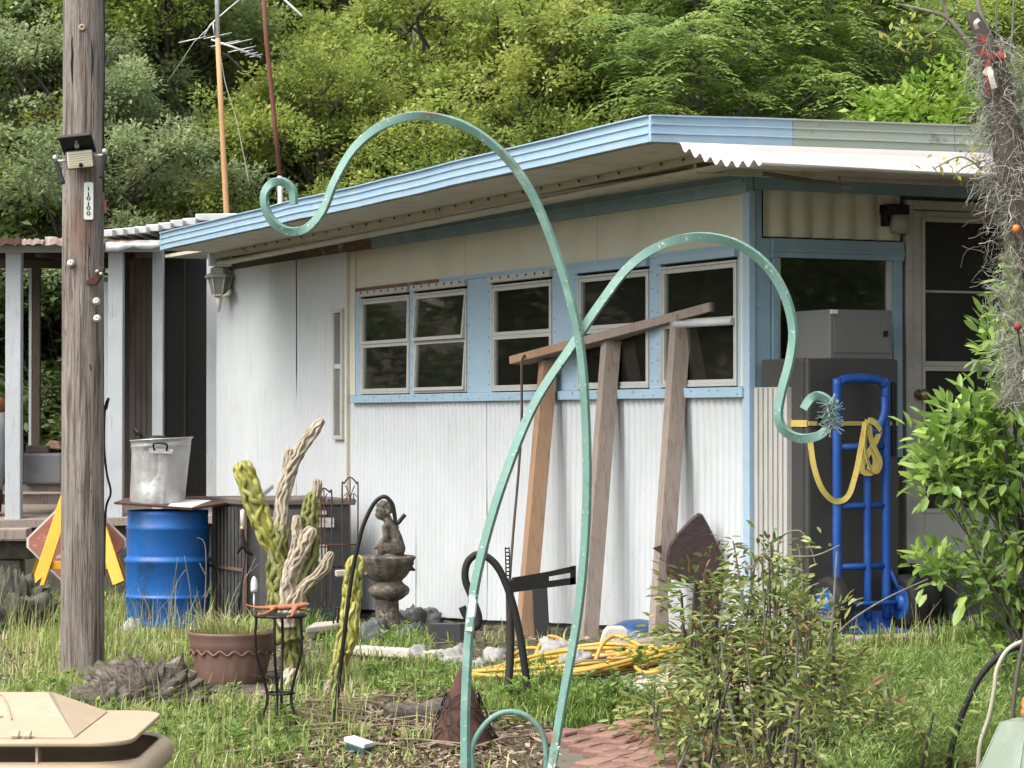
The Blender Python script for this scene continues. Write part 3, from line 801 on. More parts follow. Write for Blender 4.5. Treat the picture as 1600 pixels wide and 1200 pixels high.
mb.add(vs, [(2 * i, 2 * i + 2, 2 * i + 3, 2 * i + 1) for i in range(n)], True); mb.build('siding_sheet', MT['cream'], house)
mb = MB(); mb.hbox(-.035, -.001, s_l - .01, s_r + .01, zl0, zl1); mb.hbox(-.045, -.0355, s_l - .01, s_r + .01, zl0 + .03, zl0 + .045); mb.build('lintel', MT['bluegrey'], house)
mb = MB(); mb.hbox(-.03, -.001, s_r - .055, s_r, .9, zl0 - .001); mb.build('window_casing', MT['bluegrey'], house); mb = MB(); mb.hbox(-.03, -.001, s_l - .005, s_l + .028, .9, zl0 - .001); mb.build('window_casing', MT['bluegrey'], house)
mb = MB(); mb.hbox(-.012, .02, s_r - .085, s_r - .056, .95, zl0 - .001); mb.hbox(-.012, .02, s_l + .0285, s_l + .05, .95, zl0 - .001); mb.hbox(-.012, .02, s_l + .051, s_r - .0855, .95, .98); wf = mb.build('window', MT['alum'], house, label='dark window beside the door, a grey box in front')
mb = MB(); mb.hbox(.004, .007, s_l + .05, s_r - .085, .98, zl0 - .001); mb.build('pane', MT['glass'], wf)
# fluted grey corner post, lower part
mb = MB()
z0_ = -.12; z1_ = hw(1210, 605, .0)[1]
t_w = hw(1232, 800, .0)[0]
mb.hbox(t_w, -.023, .0, .05, z0_, z1_)
k_ = 7; dt = (-.024 - t_w) / k_
for k in range(k_):
    mb.hbox(t_w + k * dt, t_w + (k + .62) * dt, -.009, -.0005, z0_, z1_ - .004)
mb.build('fluted_post', M('grey_beige_post', (.46, .45, .42), [((.34, .33, .30), 6, .5, .75, (3, 3, .3))], rough=.7), house)
mb = MB(); mb.hbox(-.012, -.001, .0115, s_l - .012, .0, zl1 - .0); mb.hbox(-.012, -.001, .0115, .054, zl1 + .001, 2.304); mb.build('side_panel', MT['bluegrey'], house)
# storm door
d0, d1 = hf(1411, 400)[0], 1.77
zd1 = hf(1450, 314)[1]; zd0 = -.03
door = MB()
door.hbox(-.03, .03, d0, d0 + .045, zd0, zd1); door.hbox(-.03, .03, d1 - .045, d1, zd0, zd1); door.hbox(-.03, .03, d0 + .0455, d1 - .0455, zd1 - .05, zd1)
door.build('door_frame', MT['grey_door'], house, bevel=.004)
sl = hf(1441, 500)[0]
a0, a1 = d0 + .05, d1 - .05
zt_ = hf(1480, 347)[1]; zm1, zm0 = hf(1480, 566)[1], hf(1480, 573)[1]; zb1 = hf(1480, 795)[1]
mb = MB()
mb.hbox(-.02, .015, a0, sl, zd0 + .01, zd1 - .055); mb.hbox(-.02, .015, a1 - .12, a1, zd0 + .01, zd1 - .055)
mb.hbox(-.02, .015, sl + .0005, a1 - .1205, zt_, zd1 - .055); mb.hbox(-.02, .015, sl + .0005, a1 - .1205, zm0 - .02, zm1); mb.hbox(-.02, .015, sl + .0005, a1 - .1205, zd0 + .01, zb1)
dr = mb.build('door', MT['grey_door'], house, bevel=.004)
mb = MB(); rz = hf(1480, 456)[1]
for (za, zb2) in ((zb1, zm0 - .02), (zm1, zt_)):
    mb.hbox(-.028, -.0205, sl - .018, sl + .002, za - .02, zb2 + .02); mb.hbox(-.028, -.0205, sl + .0025, a1 - .1, za - .02, za + .004); mb.hbox(-.028, -.0205, sl + .0025, a1 - .1, zb2 - .004, zb2 + .02)
mb.hbox(-.012, .008, sl + .001, a1 - .121, rz - .006, rz + .006)
mb.build('glazing_bead', MT['grey_door'], dr)
for (za, zb2) in ((zb1, zm0 - .02), (zm1, zt_)):
    mb = MB(); mb.hbox(-.004, .0, sl, a1 - .12, za, zb2); mb.build('pane', MT['screen'], dr)
sk, zk = hf(1432, 617)
mb = MB(); mb.lathe(H(-.02, sk, zk), [(.03, 0), (.03, .006), (.012, .012), (.012, .035), (.026, .042), (.03, .055), (.024, .068), (.0, .07)], 16, axis=-HA); mb.build('knob', MT['brass'], dr)
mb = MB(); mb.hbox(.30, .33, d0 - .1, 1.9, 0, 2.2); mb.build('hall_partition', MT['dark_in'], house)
# back wall of the house (closes the shell)
mb = MB(); mb.hbox(.09, TL, SE - .08, SE, -.3, Z_TOP); mb.build('wall', MT['white'], house)

# porch lamp over the window
sl0, zl_ = hf(1392, 345)
pl = thing('porch_light', 'small porch light with a dark bracket beside the door top', 'lamp', H(0, sl0, zl_))
mb = MB(); mb.box(H(-.05, sl0 - .01, zl_ + .055), (.14, .09, .055), Matrix.Rotation(math.atan2(HB.y, HB.x), 3, 'Z')); mb.box(H(-.04, sl0 - .065, zl_ + .02), (.03, .05, .11), Matrix.Rotation(math.atan2(HB.y, HB.x), 3, 'Z')); mb.build('bracket', MT['black_steel'], pl, bevel=.008)
mb = MB(); mb.lathe(H(-.06, sl0 + .015, zl_ - .075), [(.0, 0), (.045, .005), (.055, .05), (.05, .10), (.03, .105)], 16); mb.build('glass_shade', M('dusty_shade', (.34, .32, .27), rough=.4), pl)

# yellow folding sign standing inside by the window
ts_, zs_ = hw(1140, 600, .16)
fs = thing('floor_sign', 'yellow folding floor sign inside the window above the corner', 'sign', H(ts_, .2, zs_ - .5))
for sg_ in (-1, 1):
    mb = MB(); tcen = hw(1142, 575, .2)[0]
    zt2 = hw(1146, 548, .2)[1]; zb2 = zt2 - .62
    P = []
    for dt, z in ((-.03, zt2), (.03, zt2), (.13, zb2), (.06, zb2), (.02, zt2 - .26), (-.02, zt2 - .26), (-.06, zb2), (-.13, zb2)):
        P.append(H(tcen + dt, .2 + sg_ * (.02 + .12 * (zt2 - z)), z))
    mb.prism(P, HB * .012); mb.build('panel', MT['strap'], fs)

# ------------------------------------------------------------------ wall lantern on the far corner
def lantern():
    c = at(343, 445, 21.2)
    ln_ = thing('wall_lantern', 'cream carriage lantern on the far end of the white wall', 'lamp', at(343, 490, 21.2))
    k = 21.2 / F
    mb = MB(); mb.lathe(at(343, 432, 21.2), [(23 * k, -.0), (24 * k, -2 * k), (21 * k, 3 * k), (15 * k, 5 * k), (14 * k, 13 * k), (7 * k, 16 * k), (0, 17 * k)], 6, smooth=False); mb.build('cap', MT['grey_door'], ln_)
    mb = MB(); mb.lathe(at(343, 461, 21.2), [(10 * k, 0), (19 * k, 29 * k)], 6, smooth=False); mb.build('glass', M('frosted_lantern_glass', (.30, .30, .28), rough=.25), ln_)
    mb = MB()
    for j in range(6):
        a = j * math.pi / 3
        mb.tube([at(343, 461, 21.2) + Vector((math.cos(a) * 10.5 * k, math.sin(a) * 10.5 * k, 0)), at(343, 432, 21.2) + Vector((math.cos(a) * 20 * k, math.sin(a) * 20 * k, 0))], 1.4 * k, 6)
    mb.lathe(at(343, 463, 21.2), [(11 * k, 0), (11 * k, 3 * k)], 6); mb.build('cage', MT['cream'], ln_)
    mb = MB(); mb.lathe(at(342, 488, 21.2), [(1.5 * k, 0), (4 * k, 14 * k), (6 * k, 25 * k)], 10)
    mb.tube(smooth_path([at(345, 464, 21.2), at(352, 462, 21.15), at(358, 458, 21.1), at(360, 452, 21.25)], 5), 3 * k, 8)
    mb.lathe(at(359, 457, 21.3), [(8 * k, -4 * k), (8 * k, 6 * k)], 12, axis=-HB); mb.build('arm', MT['cream'], ln_)
lantern()

# ------------------------------------------------------------------ open porch at the far left
PD = 21.6
porch = thing('back_porch', 'open timber back porch with white posts and a ribbed metal roof', 'porch', at(120, 830, PD))
zdeck = at(0, 815, PD).z
for px, wpx, yb, yt, d in ((20, 24, 822, 378, PD), (180, 23, 812, 384, PD), (246, 17, 800, 380, PD + .2)):
    mb = MB(); A = at(px, yb, d); B = at(px, yt, d); wd = wpx * d / F
    mb.box((A + B) / 2 + Vector((0, wd / 2, 0)), (wd, wd, B.z - A.z)); mb.build('post', MT['white_old'], porch, bevel=.006)
mb = MB(); A = at(180, 440, PD + .12); B = at(180, 812, PD + .12); mb.box((A + B) / 2 + Vector((-.075, .07, 0)), (.05, .08, abs(A.z - B.z))); mb.build('stud', MT['white_old'], porch)
for px, d, m_ in ((57, 25.0, 'wood_dark'), (48, 25.0, 'white_old'), (-60, 25, 'wood_dark')):
    mb = MB(); A = at(px, 815, d); B = at(px, 395, d); mb.box((A + B) / 2, (.07 if m_ == 'wood_dark' else .025, .07, B.z - A.z)); mb.build('post', MT[m_], porch)
# roof edge, rafters, roof deck
mb = MB(); mb.beam(at(-120, 390, PD - .03), at(253, 388, PD - .03), .04, .055); mb.build('edge_beam', MT['white_old'], porch)
mb = MB(); mb.beam(at(-120, 407, 25.0), at(330, 408, 25.0), .08, .14); mb.build('back_beam', MT['wood_dark'], porch)
for px in (-40, 60, 150, 215):
    mb = MB(); mb.beam(at(px, 392, PD + .05), at(px * .86 + 110, 400, 25.0), .05, .10); mb.build('rafter', MT['wood_dark'], porch)
mb = MB(); mb.prism([at(-150, 377, PD - .25), at(255, 379, PD - .25), at(330, 384, 25.3), at(-20, 384, 25.3)], (0, 0, .02)); mb.build('roof_deck', MT['peeled'], porch)
# torn rusty edge sheets
rr = random.Random(11)
xe = [-120, -40, 0, 34, 70, 118, 165]
for i in range(len(xe) - 1):
    mb = MB(); n = 8; vs = []
    for k in range(n + 1):
        x = xe[i] + (xe[i + 1] - xe[i] - 2) * k / n
        vs += [at(x, 371 + rr.uniform(-2, 2) + (3 if i % 2 else 0), PD - .28), at(x, 381 + rr.uniform(-1, 4), PD - .30)]
    mb.add(vs, [(2 * k, 2 * k + 2, 2 * k + 3, 2 * k + 1) for k in range(n)])
    o = mb.build('edge_sheet', MT['rust'] if i in (2,) else M('rusty_tin%d' % i, (.26, .19, .15), [((.45, .42, .38), 8, .5, .7), ((.14, .07, .04), 10, .55, .7)], rough=.7), porch)
    md = o.modifiers.new('solid', 'SOLIDIFY'); md.thickness = .006
mb = MB(); n = 10; vs = []
for k in range(n + 1):
    x = 165 + 88 * k / n
    vs += [at(x, 378 - k * .3 + rr.uniform(-1, 1), PD - .33), at(x, 391 - k * .6 + rr.uniform(-1, 2) + (2 * math.sin(k)), PD - .36)]
mb.add(vs, [(2 * k, 2 * k + 2, 2 * k + 3, 2 * k + 1) for k in range(n)], True); o = mb.build('edge_sheet', M('bent_grey_tin', (.42, .42, .41), [((.2, .2, .2), 6, .5, .7)], rough=.4, metallic=.4), porch); md = o.modifiers.new('solid', 'SOLIDIFY'); md.thickness = .006
# ribbed roof pans rising towards the house
xs_ = [160, 175, 192, 210, 228, 247, 266, 285, 305, 388]
ys_ = [359, 357.5, 356, 354, 351, 348, 344, 341, 334]
for i in range(9):
    d = PD + .1 + i * .12
    mb = MB(); A = at(xs_[i], ys_[i] + 11, d); B = at(xs_[i + 1] + 1, ys_[i] + 10, d); C2 = at(xs_[i + 1] + 1, ys_[i] - 1, d); D2 = at(xs_[i], ys_[i], d)
    mb.prism([A, B, C2, D2], (.25, 3.4 - i * .12, -.05)); mb.build('roof_pan', MT['roof'], porch, bevel=.006)
# deck, skirt boards, shelf
mb = MB(); mb.prism([at(-200, 818, PD - .1), at(335, 806, PD - .1), at(335, 760, 25.2), at(-200, 760, 25.2)], (0, 0, -.06)); mb.build('deck', MT['wood_grey'], porch)
for y0, y1, d in ((757, 768, PD + .3), (772, 788, PD + .35)):
    mb = MB(); mb.beam(at(-140, (y0 + y1) / 2, d), at(168, (y0 + y1) / 2, d), .04, (y1 - y0) * d / F); mb.build('rail', MT['wood_grey'], porch)
# weathered plank door and dark screens
for i in range(4):
    mb = MB(); x0 = 203 + i * 8.7; mb.beam(at(x0 + 4, 398, 23.5 + .01 * i), at(x0 + 4, 810, 23.5 + .01 * i), 8.5 * 23.5 / F, .03, up=(0, 1, 0)); mb.build('plank', M('grey_plank%d' % i, (.16 + .02 * i, .14 + .015 * i, .125 + .012 * i), [((.09, .06, .045), 3, .5, .7, (2, 2, .4))], rough=.85), porch)
mb = MB(); mb.prism([at(190, 392, 24.4), at(345, 392, 24.4), at(345, 830, 24.4), at(190, 830, 24.4)], (0, .05, 0)); mb.build('back_wall', MT['dark_in'], porch)
mb = MB(); mb.prism([at(194, 400, 23.6), at(203, 400, 23.6), at(203, 812, 23.6), at(194, 812, 23.6)], (0, .04, 0)); mb.build('door_jamb', MT['wood_dark'], porch)
fr = MB()
for x0, x1 in ((254, 258), (287, 290), (325, 328)): fr.prism([at(x0, 398, 22.9), at(x1, 398, 22.9), at(x1, 806, 22.9), at(x0, 806, 22.9)], (0, .04, 0))
fr.build('screen_frame', M('dark_bronze', (.05, .045, .04), rough=.5), porch)
for x0, x1 in ((258.3, 286.7), (290.3, 324.7)):
    mb = MB(); mb.prism([at(x0, 398, 22.92), at(x1, 398, 22.92), at(x1, 806, 22.92), at(x0, 806, 22.92)], (0, .004, 0)); mb.build('screen', MT['screen'], porch)
mb = MB(); A = at(333, 600, 21.95); mb.box((A.x - .005, A.y, .0 + (at(0, 398, 21.95).z + at(0, 780, 21.95).z) / 2), (17 * 21.95 / F, .09, at(0, 398, 21.95).z - at(0, 780, 21.95).z)); mb.build('corner_board', MT['white_old'], house, bevel=.004)
# things on the porch
def bx(name, label, cat, px0, px1, py0, py1, d, dep, mat, bev=.01, skew=0):
    mb = MB(); A = at(px0, py1, d); B = at(px1, py1, d); Tz = at(px0, py0, d).z - A.z
    mb.box8([A, A + Vector((0, dep, 0)), B + Vector((0, dep, 0)), B] + [p + Vector((skew, 0, Tz)) for p in (A, A + Vector((0, dep, 0)), B + Vector((0, dep, 0)), B)])
    return tag(mb.build(name, mat, bevel=bev), label, cat)
bx('storage_tub', 'grey plastic tub standing on the porch rail boards', 'tub', 36, 96, 708, 757, PD + .2, .35, MT['bin_grey'], .02)
bx('crate', 'brown wooden box on top of the grey porch tub', 'box', 40, 76, 696, 708, PD + .25, .25, MT['wood_dark'], .01)
mb = MB(); mb.prism([at(66, 701, PD + .3), at(78, 688, PD + .3), at(90, 690, PD + .3), at(96, 702, PD + .3)], (0, .2, 0)); tag(mb.build('carton', MT['wood_new'], bevel=.01), 'torn tan carton on the porch behind the utility pole', 'box')
bx('wooden_cabinet', 'low brown cabinet behind the dark porch screen', 'cabinet', 258, 288, 612, 806, 23.7, .4, M('brown_cabinet', (.13, .085, .06), [((.30, .28, .24), 2.2, .55, .6, (.2, .2, 3))], rough=.6), .01)
ps = thing('water_heater', 'white rounded tank with a rusty red top on the porch', 'tank', at(-22, 790, PD + .3))
mb = MB(); k = PD / F
mb.lathe(at(-22, 765, PD + .3), [(26 * k, 0), (30 * k, 40 * k), (32 * k, 90 * k), (31 * k, 122 * k)], 20); mb.build('body', MT['white_old'], ps)
mb = MB(); mb.lathe(at(-22, 643, PD + .3), [(31.5 * k, 0), (32 * k, 18 * k), (20 * k, 24 * k), (0, 25 * k)], 20); mb.build('top', MT['orange_rust'], ps)
mb = MB(); mb.lathe(at(-22, 800, PD + .3), [(24 * k, 0), (27 * k, 36 * k)], 20); mb.build('base', MT['rust'], ps)
# mossy block wall and timber below the porch
bw = thing('block_wall', 'low mossy block wall with a timber on top below the porch', 'wall', at(0, 905, 19.6))
for j, (y0, y1) in enumerate(((846, 874), (876, 908))):
    for i in range(4):
        x0 = -170 + i * 56 - (20 if j else 0); mb = MB(); A = at(x0, y1, 19.6); B = at(min(x0 + 54, 48), y1, 19.6); mb.box((A + B) / 2 + Vector((0, .1, (y1 - y0) * 19.6 / F / 2)), (B.x - A.x, .2, (y1 - y0) * 19.6 / F)); mb.build('block', MT['block'], bw, bevel=.015)
mb = MB(); mb.beam(at(-180, 836, 19.55), at(46, 834, 19.55), .22, 18 * 19.6 / F); mb.build('timber', MT['wood_grey'], bw, bevel=.01)
mb = MB(); mb.prism([at(-200, 822, PD + .05), at(330, 815, PD + .05), at(330, 960, PD + .05), at(-200, 960, PD + .05)], (0, .06, 0)); mb.build('skirt', MT['block'], porch)
# ------------------------------------------------------------------ utility pole and what hangs on it
def utility_pole():
    b = gp(130, 1068); d = b.y; k = d / F
    up = thing('utility_pole', 'weathered grey wooden utility pole in front of the porch', 'pole', b)
    mb = MB(); n = 28; vs = []; m_ = 60
    ztop = at(129, -60, d).z
    for i in range(m_ + 1):
        f = i / m_; z = b.z - .25 + (ztop + 1.2 - b.z + .25) * f
        r = (34.5 - 4.0 * f) * k; cx = at(130 - 1.5 * f, 600, d).x
        for j in range(n):
            a = 2 * math.pi * j / n
            q = r * (1 + .035 * mnoise.noise(Vector((math.cos(a) * 3, math.sin(a) * 3, z * .5))) + .02 * mnoise.noise(Vector((math.cos(a) * 9, math.sin(a) * 9, z * 1.2))))
            vs.append((cx + q * math.cos(a), d + q * math.sin(a), z))
    mb.add(vs, [(i * n + j, i * n + (j + 1) % n, (i + 1) * n + (j + 1) % n, (i + 1) * n + j) for i in range(m_) for j in range(n)], True)
    mb.build('shaft', MT['pole'], up)
    # drying cracks as sunken dark slivers
    for px, y0, y1, wd in ((143, 350, 480, 2.5), (118, 60, 140, 2), (147, 40, 160, 1.5), (136, 480, 640, 1.6), (110, 700, 860, 1.6), (150, 760, 960, 1.8)):
        mb = MB(); xo = (px - 129) * k; yy = d - math.sqrt(max(1e-4, (32.5 * k) ** 2 - xo ** 2))
        mb.tube(smooth_path([Vector((at(px + random.uniform(-1.5, 1.5), y, d).x, yy + .0035, at(px, y, d).z)) for y in np.linspace(y0, y1, 7)], 3), [wd * k * (math.sin(math.pi * i / 18) * .9 + .1) for i in range(19)], 5)
        mb.build('crack', MT['black'], up)
    df = d - 33 * k
    # solar flood light
    L = thing('solar_flood_light', 'solar flood light with a cream lens and two side arms on the pole', 'lamp', at(125, 262, df))
    rot = Matrix.Rotation(R(-6), 3, 'Y')
    mb = MB(); mb.box(at(125, 249, df - .05), (43 * k, .045, 29 * k), rot); mb.build('lamp_head', MT['ac'], L, bevel=.012)
    mb = MB(); mb.box(at(125, 249, df - .077), (39 * k, .012, 26 * k), rot); ls = mb.build('lens', MT['led'], L, bevel=.006)
    mb = MB()
    for j in range(6): mb.box(at(125, 240 + j * 3.6, df - .0845), (36 * k, .003, .5 * k), rot)
    mb.build('lens_rib', M('lens_rib', (.36, .33, .2)), ls)
    mb = MB(); mb.lathe(at(126.5, 258, df - .083), [(3.4 * k, 0), (3 * k, .01), (0, .018)], 12, axis=(0, -1, 0)); mb.build('sensor', MT['black_steel'], L)
    mb = MB(); mb.box(at(121, 225, df - .09), (51 * k, .15, .02), rot @ Matrix.Rotation(R(-32), 3, 'X')); mb.build('solar_panel', MT['black_steel'], L, bevel=.006)
    mb = MB(); mb.tube([at(119, 220, df - .13), at(120, 234, df - .06), at(122, 240, df - .05)], 2.2 * k, 8); mb.box(at(120, 224, df - .10), (7 * k, .02, 14 * k), rot); mb.build('panel_bracket', MT['grey_box'], L)
    for s_, (x0, y0), (x1, y1), (x2, y2) in ((-1, (103, 251), (86, 249), (99, 287)), (1, (147, 243), (163, 239), (158, 278))):
        mb = MB(); mb.tube([at(x0, y0, df - .04), at(x1, y1 + 3, df - .05)], 2 * k, 8); mb.lathe(at(x1, y1 - 3, df - .05), [(3 * k, -3 * k), (3.5 * k, 0), (2.5 * k, 3 * k), (0, 4 * k)], 10); mb.build('arm_joint', MT['white_plastic'], L)
        mb = MB(); mb.beam(at(x1 + 1, y1 + 2, df - .05), at(x2, y2, df - .07), 6 * k, .03, up=(0, 1, 0)); mb.build('side_lamp', MT['black_steel'], L, bevel=.004)
    mb = MB(); mb.tube([at(125, 250, df - .03), at(125, 250, df + .02)], .03, 8); mb.build('mount', MT['black_steel'], L)
    # number plaque
    P = thing('number_plaque', 'pale vertical house number plaque on the pole', 'sign', at(138.5, 342, df))
    mb = MB(); cx, cz = at(138.5, 314, df).x, at(138.5, 314, df).z; hw_, hh_ = 7.3 * k, 29 * k; poly = []
    for sx_, sz_ in ((1, 1), (-1, 1), (-1, -1), (1, -1)):
        for a in np.linspace(0, math.pi / 2, 5):
            a0 = {(1, 1): 0, (-1, 1): math.pi / 2, (-1, -1): math.pi, (1, -1): -math.pi / 2}[(sx_, sz_)] + a
            poly.append((cx + sx_ * (hw_ - 3 * k) + 3 * k * math.cos(a0), df + .002, cz + sz_ * (hh_ - 3 * k) + 3 * k * math.sin(a0)))
    mb.prism(poly, (0, -.008, 0)); pq = mb.build('plate', MT['plaque'], P)
    for ch, y in zip('110100', (295.5, 304, 310.5, 319, 325.5, 334)):
        cu = bpy.data.curves.new('digit', 'FONT'); cu.body = ch; cu.size = 10.5 * k; cu.align_x = 'CENTER'; cu.align_y = 'CENTER'; cu.extrude = .0008; cu.offset = .0006
        to = bpy.data.objects.new('digit', cu); COL.objects.link(to)
        me = bpy.data.meshes.new_from_object(to.evaluated_get(bpy.context.evaluated_depsgraph_get())); bpy.data.objects.remove(to)
        o = bpy.data.objects.new('digit', me); COL.objects.link(o); o.parent = pq
        me.materials.clear(); me.materials.append(MT['ink'])
        o.location = Vector((at(138.5, y, df).x, df - .0075, at(138.5, y, df).z)) - ORG[P.name]; o.rotation_euler = (R(90), 0, 0); o.scale = (1.25, .82, 1)
    # bits nailed to the shaft
    mb = MB(); mb.prism([at(136, 440, df), at(150, 430, df), at(158, 417, df), at(166, 419, df), at(160, 434, df), at(152, 446, df), at(137, 446, df)], (0, -.05, 0)); ib = mb.build('iron_bracket', MT['rust'], up, bevel=.004, label='rusty brown iron bracket bolted to the pole')
    for x, y in ((152, 424), (158, 428)):
        mb = MB(); mb.lathe(at(x, y, df - .055), [(3 * k, 0), (2.5 * k, .012), (0, .014)], 10, axis=(0, -1, 0)); mb.build('bolt', MT['galv'], ib)
    for x, y in ((111, 412), (151, 471), (152, 498)):
        mb = MB(); mb.lathe(at(x, y, df + .012), [(5.5 * k, 0), (6 * k, .015), (3.5 * k, .022), (4.8 * k, .03), (4 * k, .045), (1.2 * k, .046), (1.2 * k, .04)], 14, axis=(.1, -1, .05)); mb.build('insulator', MT['porcelain'], up)
    mb = MB(); mb.lathe(at(128.5, 43, df + .004), [(6 * k, 0), (5 * k, .008), (2 * k, .01), (2 * k, .004)], 14, axis=(0, -1, 0)); mb.build('knot', M('pale_knot', (.36, .27, .18), rough=.8), up)
    mb = MB(); mb.tube([at(162.5 + .6 * math.sin(y * .02), y, d - .02) for y in range(-60, 320, 20)], .004, 5); mb.build('ground_wire', MT['black_steel'], up)
    mb = MB(); mb.tube(pxpath([(166, 640), (170, 622), (164, 640), (163, 700), (167, 740), (173, 770), (165, 800), (163, 900)], d + .02, 6), .006, 6); mb.build('loose_cable', MT['black_steel'], up)
    mb = MB(); mb.prism([at(162, 312, d - .03), at(166, 314, d - .03), at(167, 330, d - .03), at(163, 334, d - .03)], (0, .004, 0)); mb.build('dead_leaf', MT['orange_rust'], up)
utility_pole()

# ------------------------------------------------------------------ antenna masts behind the roof
am = thing('antenna_mast', 'tan wooden mast with a thin TV antenna behind the roof', 'antenna', at(354, 335, 25.0))
ad = 25.0; ak = ad / F
mb = MB(); mb.tube([at(354, 560, ad), at(354, 335, ad), at(346, 180, ad), at(340, 60, ad)], [5 * ak, 4.6 * ak, 4.2 * ak, 4 * ak], 10); mb.build('mast', MT['tan_pole'], am)
mb = MB(); mb.tube([at(340.5, 70, ad), at(337, -80, ad)], 3.6 * ak, 10); mb.build('mast_pipe', MT['galv'], am)
mb = MB(); mb.tube([at(330, 62, ad), at(365, 74, ad), at(408, 90, ad)], 1.8 * ak, 6); bm_ = mb.build('boom', MT['galv'], am)
for x, y, h1 in ((301, 62, 0), (340, 56, 0), (352, 68, 0), (372, 66, 0), (378, 77, 0), (386, 80, 0), (393, 84, 0), (400, 87, 0)):
    wl = 22 if x < 380 else 10
    mb = MB(); mb.tube([at(x - wl, y + wl * .22, ad), at(x + wl, y - wl * .22, ad)], 1.0 * ak, 6); mb.build('element', MT['galv'], bm_)
mb = MB(); mb.tube([at(317, 59, ad), at(328, 40, ad), at(338, 30, ad), at(378, -4, ad)], 1.2 * ak, 6); mb.tube([at(333, 36, ad), at(335, 56, ad)], 1.2 * ak, 6); mb.build('stay_rod', MT['galv'], am)
mb = MB(); mb.tube(pxpath([(342, 66), (350, 120), (358, 150), (370, 190), (390, 290)], ad, 5), .7 * ak, 5); mb.build('coax_cable', MT['cable_cream'], am)
mb = MB(); mb.tube([at(262, 128, 25.2), at(303, 66, 25.1), at(336, 34, 25)], .6 * ak, 5); mb.build('guy_wire', MT['galv'], am)
a2 = thing('antenna_pole', 'thin rusty red antenna pole behind the roof', 'antenna', at(441, 320, 24.5))
mb = MB(); mb.tube([at(437, 272, 24.5), at(428, 180, 24.5), at(416, 60, 24.5), at(408, -60, 24.5)], [3.6 * ak] * 4, 8); mb.build('pole', M('red_oxide_pipe', (.15, .055, .035), rough=.8, vary=.2), a2)
mb = MB(); mb.tube([at(441, 520, 24.5), at(437.2, 275, 24.5)], 3.9 * ak, 8); mb.build('pipe_base', MT['galv'], a2)
mb = MB(); mb.tube([at(410, -35, 24.5), at(445, 0, 24.4), at(472, 25, 24.3)], 1.8 * ak, 6); mb.build('boom', MT['white_plastic'], a2)

